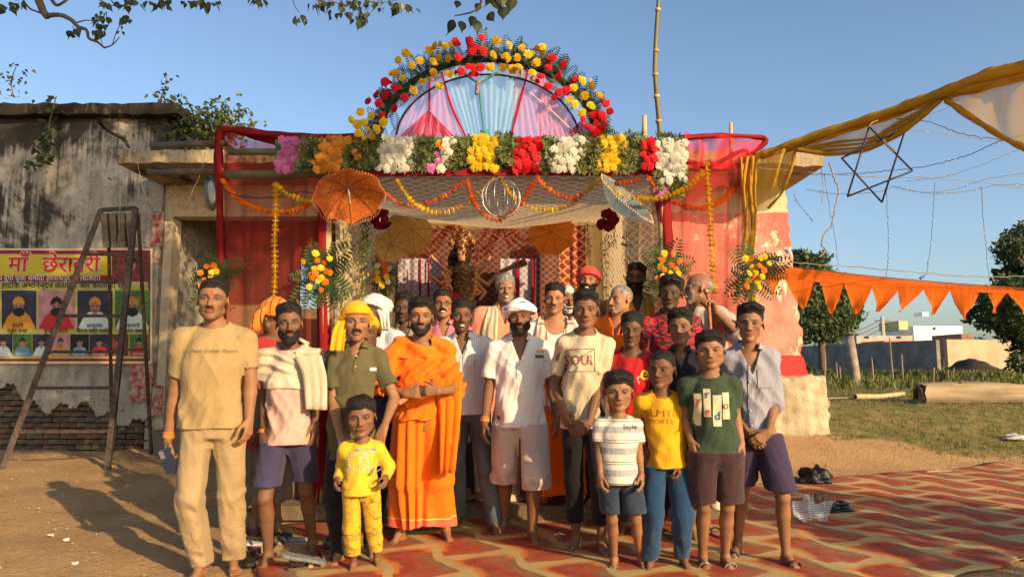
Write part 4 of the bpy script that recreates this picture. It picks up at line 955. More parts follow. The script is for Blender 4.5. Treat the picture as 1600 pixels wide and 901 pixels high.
# timber log
a = P(1438, 626, 12.2); lg = thing('timber_log', 'big squared pale timber log lying on the grass', 'log', (a.x, 12.2, gz(a.x, 12.2)))
v = []; f = []; N = 26; rr = random.Random(4)
for i in range(N + 1):
    t_ = i / N; X = t_ * 3.6; hh = 0.31 + 0.03 * math.sin(t_ * 7); yy = 0.25 * t_
    ring = [(-.17, .0), (-.19, .05), (-.185, hh * .55), (-.17, hh - .03), (-.13, hh), (.1, hh + .015), (.16, hh - .03), (.18, .05), (.15, 0)]
    for (q, z) in ring: v.append((X + (0.03 if i == 0 else 0) * math.sin(q * 40 + z * 30), yy + q + rr.uniform(-.006, .006), z + rr.uniform(-.006, .006)))
K = 9
for i in range(N):
    for k in range(K): f.append((i * K + k, i * K + (k + 1) % K, (i + 1) * K + (k + 1) % K, (i + 1) * K + k))
f += [tuple(range(K - 1, -1, -1)), tuple(N * K + k for k in range(K))]
mesh_obj('beam', v, f, mat('sawn_timber', (0.33, 0.25, 0.15), .85, .5, 3, .9, 18, bd=.01, stretch=(.25, 1, 2)), lg, smooth=False)
mb = MB(); mb.tube([Vector((-.012, -.15, .06)), Vector((-.02, -.1, .22)), Vector((-.015, .0, .30)), Vector((-.02, .12, .2)), Vector((-.015, .12, .06))], .035, 6, jit=.3); mb.build('bark_edge', bark, lg, True)
mb = MB(); mb.tube([Vector((.62, -.10, .31)), Vector((.64, -.12, .37)), Vector((.68, -.12, .35))], .016, 6); mb.build('knot', bark, lg, True)
a = G(1337, 640, gz(6, 11)); b_ = G(1412, 620, gz(7, 13)); t = thing('bamboo_piece', 'short pale hollow bamboo piece lying on the grass near the timber log', 'bamboo', (a.x, a.y, gz(a.x, a.y)))
mb = MB(); mb.tube([Vector((0, 0, .06)), Vector((b_.x - a.x, b_.y - a.y, .06)) * .5, Vector((b_.x - a.x, b_.y - a.y, .07))], [.055, .052, .04], 10); mb.build('cane', mat('dry_bamboo', (0.52, 0.40, 0.20), .6, .25, 4, .2), t, True)
mb = MB(); mb.tube([Vector((-.004, -.001, .06)), Vector((.01, .004, .06))], .042, 10); mb.build('hollow_end', drk, t)  # dark disc painted as the shade inside the cane's end
hp = P(1512, 590, 33); t = thing('dung_heap', 'dark mound of earth and dung in front of the ochre wall', 'mound', (hp.x, 33, gz(20, 33)))
v = []; f = []
for j in range(15):
    for i in range(29):
        u, w_ = i / 28 * 2 - 1, j / 14 * 2 - 1; r = math.sqrt(u * u + w_ * w_); v.append((u * 2.9 + .9, w_ * 1.6, (0.62 * math.exp(-((u + .25) / .28) ** 2) + .28 * max(0, 1 - u * u)) * max(0, 1 - w_ * w_) + rr.uniform(-.05, .05) * (r < .9) - .05))
for j in range(14):
    for i in range(28): q = j * 29 + i; f.append((q, q + 1, q + 30, q + 29))
mesh_obj('heap', v, f, mat('dark_dung', (0.045, 0.035, 0.028), .95, .4, 5, .5), t)
# ---------------------------------------------------------------- the old village building
YF = 10.4
def plaster(name, base, dark, light, red=None, zmax=5.0):
    m, x, b = newmat(name); o = x.pos(); X, Y_, Z = x.sep(o)
    n1 = x.noise(o, 0.9, 7, 0.65, 0.4); n2 = x.noise(x.mapping(o, (1, 1, .45)), 2.6, 7, 0.7); n3 = x.noise(o, 11, 5, .7)
    c = x.mix(x.ramp(n2, .35, .6), base, light); c = x.mix(x.m('MULTIPLY', x.ramp(n3, .5, .68), .5), c, tuple(q * .55 for q in base))
    streak = x.noise(x.mapping(o, (5, 5, .35)), 1.5, 6, .7)
    c = x.mix(x.m('MULTIPLY', x.ramp(x.m('ADD', x.m('ADD', n1, x.m('MULTIPLY', streak, .5)), x.m('ADD', x.m('MULTIPLY', x.m('SUBTRACT', Z, 3.4), .10), x.m('MULTIPLY', x.m('ADD', X, 5.6), -.05))), .80, .92), .93), c, dark)
    c = x.mix(x.m('MULTIPLY', x.ramp(x.noise(o, 3.1, 6, .75, .8), .60, .66), .85), c, dark)
    x.put(b.inputs['Base Color'], c); b.inputs['Roughness'].default_value = .95; b.inputs['Specular IOR Level'].default_value = .1
    x.put(b.inputs['Normal'], x.bump(x.m('ADD', n3, x.m('MULTIPLY', x.noise(o, 30, 5, .7), .5)), .7, .02)); return m
old = plaster('stained_plaster', (0.23, 0.215, 0.17), (0.026, 0.024, 0.022), (0.38, 0.355, 0.29))
vb = thing('village_building', 'old single-storey village building with stained cracked plaster and a painted pillar', 'building', (0, YF, 0))
def part(mb_or, name, m_, smooth=False):
    o = mb_or.build(name, m_, vb, smooth); o.location = (0, -YF, 0); return o
bricks = [mat('brick_a', (0.115, 0.085, 0.06), .95, .5, 9, .6, 40, bd=.008), mat('brick_b', (0.17, 0.10, 0.065), .95, .5, 9, .6, 40, bd=.008), mat('brick_c', (0.15, 0.125, 0.075), .95, .5, 9, .6, 40, bd=.008)]
# plaster face of the left block with its crack and the broken lower edge
crack = [(152, 158), (153, 178), (155, 192), (166, 204), (180, 211), (192, 217), (199, 229)]; cw = [5, 3, 4, 5, 3.5, 6, 4]
cp = [P(a, b_, YF) for a, b_ in crack]
x0, x1, z1 = -12.0, -5.22, 4.92; st = 0.045; gxs = np.concatenate([np.arange(x0, -8.4, .10), np.arange(-8.4, -6.3, .03), np.arange(-6.3, x1, .014), [x1]]); gzs = np.concatenate([np.arange(0, 1.15, .018), np.arange(1.15, 4.05, .07), np.arange(4.05, z1, .014), [z1]]); nX, nZ = len(gxs) - 1, len(gzs) - 1; v = []; f = []
def edge(X): return 0.68 + 0.14 * math.sin(X * 2.3) + 0.10 * math.sin(X * 5.9 + 1) + 0.05 * math.sin(X * 17) - 0.35 * ss(X, -5.9, -5.4)
for j in range(nZ + 1):
    for i in range(nX + 1):
        X, Z = gxs[i], gzs[j]; y = YF + 0.012 * math.sin(X * 1.9 + Z) + 0.01 * math.sin(X * 4.7 - Z * 3.3) + random.uniform(-.0012, .0012)
        for k in range(len(cp) - 1):
            a, b_ = cp[k], cp[k + 1]; dx, dz = b_.x - a.x, b_.z - a.z; t = min(max(((X - a.x) * dx + (Z - a.z) * dz) / (dx * dx + dz * dz), 0), 1); d = math.hypot(X - a.x - t * dx, Z - a.z - t * dz)
            if d < (cw[k] * (1 - t) + cw[k + 1] * t) * .0052 * (1 + .5 * math.sin(Z * 60) * math.sin(X * 47)): y = YF + .16
        v.append((X, y, Z))
for j in range(nZ):
    for i in range(nX):
        X, Z = gxs[i], gzs[j]
        if Z > edge(X) + .03 * math.sin(X * 41) * math.sin(X * 23 + 2): q = j * (nX + 1) + i; f.append((q, q + 1, q + nX + 2, q + nX + 1))
o = mesh_obj('plaster_face', v, f, old, vb, True); o.location = (0, -YF, 0); md = o.modifiers.new('thick', 'SOLIDIFY'); md.thickness = .035; md.offset = -1
mb = MB(); mb.box((-8.6, YF + .42, 2.45), (6.78, .25, 4.94)); part(mb, 'masonry_core', mat('core_masonry', (0.10, 0.075, 0.055), .95, .5, 5, .5))
bsrc = []
for k in range(3):
    mb = MB(); mb.box((0, 0, 0), (.225, .12, .066), jit=.006); o = mb.build('brick', bricks[k], vb); o.location = (0, 0.1, -0.3 + .05 * k); o.location = (-9.5 + .3 * k, .11, .2); bsrc.append(o.data)
rr = random.Random(8); nb = 0
for row in range(15):
    z = .04 + row * .079
    for k in range(14):
        X = -8.35 + k * .24 + (.12 if row % 2 else 0)
        if X > -5.28: continue
        inst('brick', bsrc[rr.randrange(3)], vb, (X, .115 + rr.uniform(-.02, .012), z), (rr.uniform(-.03, .03), rr.uniform(-.03, .03), rr.uniform(-.03, .03)), (1, 1, rr.uniform(.9, 1.02)))
# right return of the left block, cornice
mb = MB(); mb.box((-5.22, YF + 2.2, 2.45), (.2, 4.3, 4.92)); part(mb, 'side_wall', old)
mb = MB(); N = 60; v = []; f = []
for i in range(N + 1):
    X = -12 + (12 - 4.98) * i / N
    for (yy, zz) in ((YF - .18, 4.93), (YF - .20, 5.09), (YF + 4, 5.10), (YF + 4, 4.93)): v.append((X, yy + random.uniform(-.02, .02), zz + random.uniform(-.018, .018)))
for i in range(N):
    for k in range(4): f.append((4 * i + k, 4 * i + (k + 1) % 4, 4 * i + 4 + (k + 1) % 4, 4 * i + 4 + k))
f += [(3, 2, 1, 0), (4 * N, 4 * N + 1, 4 * N + 2, 4 * N + 3)]
mb.add(v, f); part(mb, 'cornice', plaster('cornice_black', (0.10, 0.09, 0.06), (0.018, 0.016, 0.012), (0.2, 0.18, 0.12)))
# verandah: slab, lintel, pillars, back wall with door and window
cream = plaster('aged_cream_plaster', (0.40, 0.32, 0.20), (0.10, 0.08, 0.05), (0.50, 0.42, 0.28))
mb = MB(); N = 70; v = []; f = []
for i in range(N + 1):
    X = -5.28 + (4.17 + 5.28) * i / N; e = .06 * (random.random() if i > N - 4 else 0)
    for (yy, zz) in ((9.25, 3.90), (9.24, 4.07), (14, 4.09), (14, 3.92)): v.append((X, yy + random.uniform(-.012, .012), zz + random.uniform(-.012, .012) - e * (zz < 4)))
for i in range(N):
    for k in range(4): f.append((4 * i + k, 4 * i + (k + 1) % 4, 4 * i + 4 + (k + 1) % 4, 4 * i + 4 + k))
f += [(3, 2, 1, 0), (4 * N, 4 * N + 1, 4 * N + 2, 4 * N + 3)]
mb.add(v, f); part(mb, 'roof_slab', plaster('slab_plaster', (0.25, 0.20, 0.125), (0.035, 0.032, 0.02), (0.38, 0.31, 0.20)))
mb = MB(); mb.box((-1.50, YF + .15, 3.655), (7.25, .3, .48)); part(mb, 'lintel', cream)
mb = MB(); mb.box((-5.10, YF + .12, 1.95), (.13, .24, 3.9), jit=.015); part(mb, 'left_pillar', cream)
redp, x, b = newmat('flaking_red_paint'); o = x.pos(); X_, Y_, Z_ = x.sep(o)
n = x.noise(x.mapping(o, (1, 1, .7)), 5, 7, .72, .6); n2 = x.noise(o, 1.6, 5, .6); base = x.mix(x.ramp(n2, .4, .6), (0.56, 0.13, 0.10), (0.62, 0.24, 0.17))
c = x.mix(x.ramp(x.m('ADD', n, x.m('MULTIPLY', x.m('SUBTRACT', x.noise(o, 1.1, 3), .5), .5)), .575, .615), base, (0.66, 0.58, 0.38))
c = x.mix(x.m('MULTIPLY', x.m('LESS_THAN', Z_, 1.36), x.m('GREATER_THAN', n, .38)), c, (0.44, 0.03, 0.03))
c = x.mix(x.m('GREATER_THAN', x.m('ADD', Z_, x.m('MULTIPLY', n2, .06)), 3.50), c, (0.56, 0.47, 0.28))
x.put(b.inputs['Base Color'], c); b.inputs['Roughness'].default_value = .9; x.put(b.inputs['Normal'], x.bump(x.noise(o, 20, 6, .7), .6, .02))
mb = MB(); v = []; f = []; N = 40
for j in range(N + 1):
    Z = 1.03 + (3.9 - 1.03) * j / N; w0 = .04 * math.sin(j * .9) * (j < 12) + .02 * math.sin(j * 2.1); wr = 4.08 + .19 * (1 - j / N) + w0 * .8
    for (X, Y) in ((2.2, YF), (wr, YF), (wr, YF + .45), (2.2, YF + .45)): v.append((X, Y, Z))
for j in range(N):
    for k in range(4): f.append((4 * j + k, 4 * j + (k + 1) % 4, 4 * j + 4 + (k + 1) % 4, 4 * j + 4 + k))
f += [(3, 2, 1, 0), (4 * N, 4 * N + 1, 4 * N + 2, 4 * N + 3)]
mb.add(v, f); part(mb, 'painted_wall', redp)
def rubble(p): return None
v, q = surf(lambda p: smax(np.max(np.abs(p - A(3.33, YF + .2, .45)) - A(1.12, .42, .60), axis=1) - .02, -1.0, .01) + .022 * wn(p, (7, 7, 7), 2) + .016 * wn(p, 24, 5), (2.0, YF - .4, -.2), (4.7, YF + .8, 1.2), .035)
o = mesh_obj('crumbling_plinth', v, q, mat('crumbling_lime', (0.50, 0.41, 0.26), .95, .35, 4, .7, 25, bd=.02), vb); o.location = (0, -YF, 0)
inner = mat('ochre_interior', (0.30, 0.21, 0.12), .9, .3, 1.5, .3)
# back wall pieces round a doorway and a window
def bxp(nm, x0_, x1_, z0_, z1_, m_, y=12.6, d=.2): mb = MB(); mb.box(((x0_ + x1_) / 2, y + d / 2, (z0_ + z1_) / 2), (x1_ - x0_, d, z1_ - z0_)); return part(mb, nm, m_)
dx0, dx1 = P(262, 400, 12.6).x, P(299, 400, 12.6).x; wx0, wx1 = P(466, 400, 12.6).x, P(500, 400, 12.6).x; wz1, wz0 = P(480, 408, 12.6).z, P(480, 482, 12.6).z; dz = P(280, 384, 12.6).z
bxp('back_wall', dx1, wx0, 0, 3.9, inner); bxp('back_wall', wx0, wx1, 0, wz0, inner); bxp('back_wall', wx0, wx1, wz1, 3.9, inner); bxp('back_wall', wx1, 4.1, 0, 3.9, inner); bxp('back_wall', -6.4, dx1, dz, 3.9, inner)
bxp('door', -6.4, dx1 - .02, 0, dz - .003, mat('blue_door', (0.030, 0.050, 0.075), .5, .3, 3, .1), 12.66, .06)
for k in range(9): mb = MB(); mb.box((dx1 + .05, 12.58, .25 + k * .28), (.14, .06, .2), jit=.01); part(mb, 'brick', bricks[1])
mb = MB(); mb.box((-.5, 11.55, .15), (9.2, 2.6, .3)); part(mb, 'verandah_floor', mat('floor_cement', (0.2, 0.17, 0.13), .9, .3, 3, .3))
rp_ = mat('old_red_patch', (0.32, 0.035, 0.03), .9, .5, 14, .4, col2=(0.40, 0.34, 0.26))
for (a_, b_, c_, d_) in ((238, 330, 252, 384), (205, 568, 236, 626), (240, 392, 250, 412), (238, 602, 252, 650)):
    p0, p1 = P(a_, b_, YF - .03), P(c_, d_, YF - .03); mb = MB(); mb.box(((p0.x + p1.x) / 2, YF - .02, (p0.z + p1.z) / 2), (abs(p1.x - p0.x), .02, abs(p1.z - p0.z)), jit=.008); part(mb, 'painted_band', rp_)
# ---- plants rooted in the walls
def sprig(label, pts, Y, leaf=.07, n=60, mats=None, spread=.12, seed=1, name='wall_plant', stems=True):
    b0 = P(pts[0][0], pts[0][1], Y); t = thing(name, label, 'plant', b0); rr = random.Random(seed); L = [P(a, b_, Y + rr.uniform(-.15, .15)) - b0 for a, b_ in pts]; sp = spline(L, 24) if len(L) > 2 else [L[0].lerp(L[-1], i / 23) for i in range(24)]
    mb = MB(); mb.tube(sp, [.009] * 12 + [.005] * 12, 5); mb.build('stem', bark, t); V = []; Fq = []; M = []
    for i in range(n):
        c = sp[int(rr.uniform(.08, 1) * 23)] + Vector((rr.gauss(0, spread), rr.gauss(0, spread), rr.gauss(0, spread * .7))); d = Vector((rr.gauss(0, 1), rr.gauss(0, 1), rr.gauss(-.5, .7))).normalized(); e = d.orthogonal().normalized(); e = (Matrix.Rotation(rr.uniform(0, 6.28), 3, d) @ e) * leaf * .36; s = d * leaf * rr.uniform(.7, 1.2); q = len(V)
        V += [c, c + s * .35 + e, c + s * .8 + e * .5, c + s * 1.15, c + s * .8 - e * .5, c + s * .35 - e]; Fq.append((q, q + 1, q + 2, q + 3, q + 4, q + 5)); M.append(rr.randrange(3))
    o = mesh_obj('leaves', V, Fq, mats=mats or [lf1, lf2, lf1], midx=M, parent=t, smooth=False); o['kind'] = 'stuff'; return t
lfY = mat('leaf_sunlit', (0.20, 0.21, 0.035), .6, .3, 2, 0, trans=.35)
sprig('bushy plant growing on the far left roof edge', [(20, 150), (18, 125), (25, 105)], 10.2, n=45, seed=2)
sprig('creeper hanging down the stained wall with narrow leaves', [(88, 150), (78, 190), (73, 220), (66, 240), (52, 265)], 10.2, leaf=.10, n=80, spread=.06, seed=3)
sprig('tall thin plant above the wall corner', [(246, 165), (256, 140), (261, 118)], 10.3, n=26, spread=.05, seed=4)
for k, (lb, p_, mm, nn, sp_) in enumerate((('dense hanging bush on the corner of the cornice', [(262, 215), (270, 190), (268, 165)], None, 420, .17), ('dense bush spilling over the roof slab behind the cornice', [(285, 218), (290, 200), (280, 180)], None, 380, .17), ('yellow-green sunlit bush on the roof near the red net', [(335, 210), (345, 195), (352, 182)], [lfY, lf2, lf3], 700, .2), ('small sparse plant right of the sunlit roof bush', [(380, 212), (388, 198), (392, 190)], [lfY, lf3, lf3], 40, .08), ('thin dark sprig between the roof bushes', [(310, 212), (312, 190), (309, 172)], None, 60, .08))):
    sprig(lb, p_, 10.6, n=nn, mats=mm, spread=sp_, seed=20 + k, leaf=.075, name='roof_bush')
# ---- ladder
rust = mat('rusty_steel', (0.040, 0.022, 0.015), .6, .5, 25, .4, 80, metal=.1, bd=.004, col2=(0.075, 0.055, 0.045))
FL, FR = G(2, 735), G(168, 733); TL, TR = P(158, 328, 8.95), P(212, 325, 8.95)
ld = thing('step_ladder', 'rusty dark steel double ladder standing before the banner', 'ladder', FL); 
def rung(nm, a, b_, w_=.022, m_=rust):
    a, b_ = Vector(a) - FL, Vector(b_) - FL; d = (b_ - a); L = d.length; mb = MB(); rot = d.to_track_quat('X', 'Z').to_matrix(); mb.box((0, 0, 0), (L, w_ * 2, w_ * 2)); o = mb.build(nm, m_, ld); o.location = (a + b_) / 2; o.rotation_euler = rot.to_euler(); return o
rung('rail', FL, TL, .031); rung('rail', FR, TR, .031)
for y in (390, 436, 491, 549, 606, 674):
    t = (735 - y) / (735 - 327); a = FL.lerp(TL, 0).lerp(TL, 1) ; za = P(100, y, 8.5).z
    def at(A_, B_): k = (za - A_.z) / (B_.z - A_.z); return A_.lerp(B_, k)
    rung('rung', at(FL, TL), at(FR, TR), .019)
BL, BR = Vector((-5.55, 10.05, 0)), Vector((-4.98, 10.0, 0)); TL2, TR2 = TL + Vector((.03, .12, -.05)), TR + Vector((-.03, .12, -.05))
rung('rear_rail', BL, TL2, .018); rung('rear_rail', BR, TR2, .018)
for k in (.12, .45): rung('rear_rung', BL.lerp(TL2, k), BR.lerp(TR2, k), .015)
woodp = mat('grey_plank', (0.20, 0.16, 0.11), .85, .4, 12, .4, 40)
for k in range(4):
    a = TL + Vector((.06 + k * .11, -.02, -.05)); rung('plank', a, a + Vector((0, .1, -.42)), .035, woodp)
rung('top_bar', TL, TR, .022)
# ---- printed banner
pr_mats = dict(yel=mat('print_banner_yellow', (0.50, 0.40, 0.03), .6, .1, 2, .1), mar=mat('print_banner_maroon', (0.22, 0.012, 0.03), .6, .1, 2, .1), red=mat('print_banner_red', (0.48, 0.02, 0.02), .6, .1, 9, 0), cream=mat('print_banner_cream', (0.62, 0.52, 0.34), .6, .1, 9, 0), white=mat('print_banner_white', (0.5, 0.6, 0.55), .6, .1, 2, 0), black=mat('print_banner_black', (0.015, 0.012, 0.012), .6, .1, 2, 0), green=mat('print_banner_green', (0.08, 0.18, 0.04), .6, .5, 30, 0), olive=mat('print_banner_olive', (0.42, 0.40, 0.10), .6, .2, 2, 0), night=mat('print_banner_navy', (0.03, 0.03, 0.055), .6, .3, 9, 0), skin=mat('print_banner_skin', (0.28, 0.15, 0.10), .6, .1, 9, 0), oran=mat('print_banner_orange', (0.5, 0.22, 0.02), .6, .1, 9, 0), blue=mat('print_banner_blue', (0.12, 0.24, 0.34), .6, .1, 9, 0), pink=mat('print_banner_pink', (0.45, 0.22, 0.22), .6, .3, 9, 0), crowd=mat('print_crowd', (0.25, 0.05, 0.03), .6, .8, 60, 0, col2=(.02, .02, .02)))
YB = YF - .055
bn = thing('festival_banner', 'printed vinyl festival banner with portraits and red Hindi lettering on the stained wall', 'banner', P(240, 568, YB))
B0 = Vector(bn.location)
def bgrid(nm, x0_, y0_, x1_, y1_, m_, off=0.0, n=(24, 4), amp=.012):
    v = []; f = []
    for j in range(n[1] + 1):
        for i in range(n[0] + 1):
            px_, py_ = x0_ + (x1_ - x0_) * i / n[0], y0_ + (y1_ - y0_) * j / n[1]; q = P(px_, py_, YB); v.append((q.x - B0.x, amp * math.sin(q.x * 4 + q.z) - off, q.z - B0.z))
    for j in range(n[1]):
        for i in range(n[0]): q = j * (n[0] + 1) + i; f.append((q, q + n[0] + 1, q + n[0] + 2, q + 1))
    return v, f
def bpanel(nm, x0_, y0_, x1_, y1_, m_, off): v, f = bgrid(nm, x0_, y0_, x1_, y1_, m_, off); return mesh_obj(nm, v, f, pr_mats[m_], bn)
bpanel('sheet', -420, 388, 238, 568, 'cream', 0); bpanel('printed_field', -417, 391, 235, 564, 'mar', .004); bpanel('title_panel', -417, 397, 176, 430, 'yel', .008); bpanel('line_panel', -417, 440, 232, 452, 'olive', .008); bpanel('portrait_panel', -417, 452, 233, 560, 'olive', .0085)
def btext(txt, cx, cy, h, m_, off=.016, sx=1.0, bold=0.0, nm='lettering'):
    me = text_mesh(txt, 1.0, None, bold).copy(); q = P(cx, cy, YB); k = h / F_PX * YB; n_ = len(me.vertices); co = np.empty(n_ * 3, f32); me.vertices.foreach_get('co', co); co = co.reshape(-1, 3)
    w_ = np.stack([co[:, 0] * k * sx + q.x - B0.x, np.full(n_, -off), co[:, 1] * k + q.z - B0.z], 1); w_[:, 1] += .012 * np.sin((w_[:, 0] + B0.x) * 4 + w_[:, 2] + B0.z); me.vertices.foreach_set('co', w_.astype(f32).ravel()); me.materials.clear(); me.materials.append(pr_mats[m_]); o = bpy.data.objects.new(nm, me); link(o, bn); return o
btext('माँ', 30, 414, 25, 'white', .013, bold=.05); btext('माँ', 30, 414, 25, 'red', .018, bold=.02); btext('छेरावरी', 112, 414, 25, 'white', .013, bold=.05); btext('छेरावरी', 112, 414, 25, 'red', .018, bold=.02); btext('जय', -45, 414, 25, 'red', .018, bold=.02)
btext('संघ दुगा पुजा समिति हरनाथपुर, के (सिकटा)'.replace('मिति', 'मिति'), 75, 434.5, 8.5, 'white', .012, bold=.01, sx=.9)
btext('वासियों का हादिक अभिनन्दन करता है और करता ही रहेगा', 80, 446, 9.5, 'black', .016, bold=.015, sx=.92)
def portrait(x0_, y0_, x1_, y1_, bg_, shirt, head_, beard=False, hat=None):
    n = (30, 34) if x1_ - x0_ > 35 else (18, 20); v, f = bgrid('', x0_, y0_, x1_, y1_, None, .013, n); M = []; names = ['yel', bg_, shirt, 'skin', head_, 'black']; ms = [pr_mats[q] for q in names]
    for j in range(n[1]):
        for i in range(n[0]):
            u, w_ = ((i + .5) / n[0] - .5), (j + .5) / n[1]; k = 1
            if w_ > .56 and abs(u) < .12 + (w_ - .56) ** .5 * .55: k = 2
            if w_ > .5 and abs(u) < .06 and w_ < .66: k = 3
            if ((u / .15) ** 2 + ((w_ - .40) / .19) ** 2) < 1: k = 3
            if beard and ((u / .17) ** 2 + ((w_ - .55) / .12) ** 2) < 1: k = 5
            if ((u / .175) ** 2 + ((w_ - .36) / .2) ** 2) < 1 and w_ < .30 + .5 * abs(u) : k = 4
            if k == 3 and (abs(abs(u) - .06) < .028 and abs(w_ - .40) < .015 or abs(u) < .07 and abs(w_ - .51) < .014): k = 5
            M.append(k)
    mesh_obj('portrait_photo', v, f, mats=ms, midx=M, parent=bn)
for a in ((4, 454, 59, 514, 'night', 'oran', 'oran', True), (61, 454, 118, 514, 'pink', 'red', 'black', True), (121, 454, 178, 514, 'night', 'white', 'oran'), (181, 454, 236, 514, 'green', 'white', 'oran', True), (-60, 454, 2, 514, 'green', 'white', 'black')): portrait(*a[:2], a[2] - 1, *a[3:])
for k, a in enumerate((('night', 'white', 'black'), ('green', 'blue', 'black'), ('night', 'white', 'black'), ('pink', 'oran', 'night'), ('black', 'blue', 'black'), ('night', 'red', 'black'), ('crowd', 'crowd', 'black'), ('green', 'red', 'black'))): portrait([-8, 22, 52.5, 81, 110, 140, 173, 204][k], 522, [21, 51.5, 80, 109, 139, 172, 202, 233][k], 556, *a)
for txt, cx, cy, h in (('सचिव', 30, 509, 6), ('प्रतुल बाबा'.replace('प्र', 'प'), 29, 517, 6), ('सुनिल यादव', 88, 517, 6), ('संचालक', 149, 509, 6), ('नीरज सिंह राठौर', 146, 517, 6.5), ('महामंत्री'.replace('त्री', 'ती'), 208, 509, 6), ('सुरज शर्मा'.replace('र्मा', 'मा'), 210, 517, 6)): btext(txt, cx, cy, h, 'black', .02, bold=.01)
for cx, nm_ in ((6, 'पवन कुमार'), (36, 'नीतेश शमा'), (95, 'विकास यादव'), (124, 'नीतेश शमा'), (155, 'सुनील यादव'), (218, 'करन गुपता')): btext(nm_, cx, 553, 3.6, 'white', .02, sx=.9)
portrait(178, 396, 234, 438, 'crowd', 'crowd', 'black')
# ---- the big peepal tree behind the camera, whose crown shades the left of the building, and an unseen bush added out of frame to the right to shade the carpet
def su(s_, u_, z): sx_, sy_ = math.sin(SUN_AZ), math.cos(SUN_AZ); return Vector((-sy_ * s_ + sx_ * u_, sx_ * s_ + sy_ * u_, z))
TB = su(-3.4, 4.6, 0); peepal = thing('tree', 'peepal tree whose leafy branches hang into the top left of the view', 'tree', TB)
mb = MB(); mb.tube([Vector((0, 0, -.2)), Vector((.1, .1, 2)), Vector((-.1, .3, 4.2)), Vector((-.6, 1.2, 6.5))], [.45, .36, .30, .16], 10, jit=.08)
bl = []
rr = random.Random(21)
for (s_, u_, z, r) in ((.3, 2.2, 6.4, 1.0), (1.2, 1.8, 5.9, 1.0), (2.1, 2.2, 6.0, 1.0), (2.7, 2.0, 5.7, .5), (.8, 2.6, 7.9, 1.2), (2.0, 2.2, 7.8, 1.1), (2.9, 2.6, 7.2, .85), (.2, 2.4, 9.0, 1.2), (1.5, 2.3, 9.4, 1.2), (-.9, 2.2, 7.2, 1.2), (-2.0, 2.4, 8.0, 1.3), (-.8, 2.2, 9.3, 1.1), (2.6, 2.3, 9.2, .8)):
    q = su(s_, u_, z) - TB; bl.append((q.x, q.y, q.z, r, .85))
for (a, b_, c, r, _q) in bl: mb.tube([Vector((-.1, .3, 4.2)), Vector((a, b_, c)) * .5 + Vector((0, 0, 2.6)), Vector((a, b_, c))], [.16, .09, .03], 6, jit=.1)
mb.build('trunk', bark, peepal, True)
leafcloud('crown', bl, 9500, .18, [lf1, lf2, lf1], peepal, 4, .3, .75)['kind'] = 'stuff'
q = su(5.75, 2.2, 0); shade_bush = thing('shrub', 'dense bush outside the right edge of the view', 'shrub', q)
leafcloud('crown', [(su(5.75 + a, 2.2 + c, 0) - q).to_tuple()[:2] + (z, r, .9) for a, c, z, r in ((-.7, 0, .6, .55), (.2, .3, .7, .8), (.9, 0, .7, .6), (-.3, 0, 1.5, .65), (.5, .1, 1.7, .7), (.1, 0, 2.3, .45), (-.9, .1, 1.2, .35), (1.0, .1, 1.5, .4))], 5200, .13, [lf1, lf2], shade_bush, 6)
mb = MB(); mb.tube([Vector((0, 0, -.1)), Vector((.05, 0, 1.0)), Vector((-.05, 0, 2.0))], [.09, .06, .03], 7); mb.build('stem', bark, shade_bush, True)
# peepal leaf: heart shape with a long drip tip
def leaf_mesh(m_, hole=False):
    pr_ = [(0, 0), (.30, .06), (.46, .28), (.36, .56), (.16, .80), (.05, .95), (0, 1.25)]
    v = [(0, .0, 0)]; L = [(a * .95, b_, .10 * a * a * 2) for a, b_ in pr_[1:-1]]; V = [(0, 0, 0)] + L + [(0, 1.25, -.12)] + [(-a, b_, c) for a, b_, c in reversed(L)] + [(0, .28, -.03), (0, .6, -.03)]
    F_ = [(0, 1, 2, 12), (12, 2, 3, 13), (13, 3, 4, 5, 6), (0, 12, 10, 11), (12, 13, 9, 10), (13, 6, 7, 8, 9)]
    V = [(a, -c * .0 + 0, -b_) if False else (a, c, -b_) for a, b_, c in V]
    me = bpy.data.meshes.new('leaf'); me.from_pydata(V, [], F_); me.materials.append(m_); me.update(); return me
lms = [leaf_mesh(m_) for m_ in (mat('peepal_leaf', (0.060, 0.085, 0.022), .4, .3, 5, 0, trans=.3, spec=.5), mat('peepal_leaf_dull', (0.045, 0.055, 0.018), .45, .4, 5, 0, trans=.25), mat('peepal_leaf_bright', (0.14, 0.15, 0.035), .45, .3, 5, 0, trans=.4))]
def branch(pts, Y, r0, r1, parent=peepal):
    L = [P(a, b_, Y) - TB for a, b_ in pts]; sp = spline(L, 6 * len(L)); n = len(sp); mb = MB(); mb.tube(sp, [r0 + (r1 - r0) * i / (n - 1) for i in range(n)], 7, jit=.12); return mb.build('branch', bark, parent, True)
def leaves(cx, cy, rx, ry, n, px, Y, seed=0):
    rr = random.Random(seed)
    for i in range(int(n * 1.25)):
        a = rr.uniform(0, 6.28); r = rr.random() ** .6; q = P(cx + math.cos(a) * rx * r, cy + math.sin(a) * ry * r, Y + rr.uniform(-.25, .25)); s_ = px * rr.uniform(.9, 1.35) / F_PX * Y
        inst('leaf', lms[rr.choice((0, 0, 1, 1, 2))], peepal, q - TB, (rr.uniform(-.7, .7), rr.uniform(-.6, .6), rr.uniform(0, 6.28)), s_)
YL = 7.0
branch([(40, -60), (60, 0), (70, 22), (75, 27)], YL, .045, .03); branch([(75, 24), (95, 24), (112, 32), (122, 42), (135, 47), (139, 60), (152, 66), (163, 75)], YL, .026, .010); branch([(163, 75), (176, 70), (187, 58)], YL, .009, .004); branch([(75, 27), (62, 20), (45, 12), (30, -10)], YL, .012, .008)
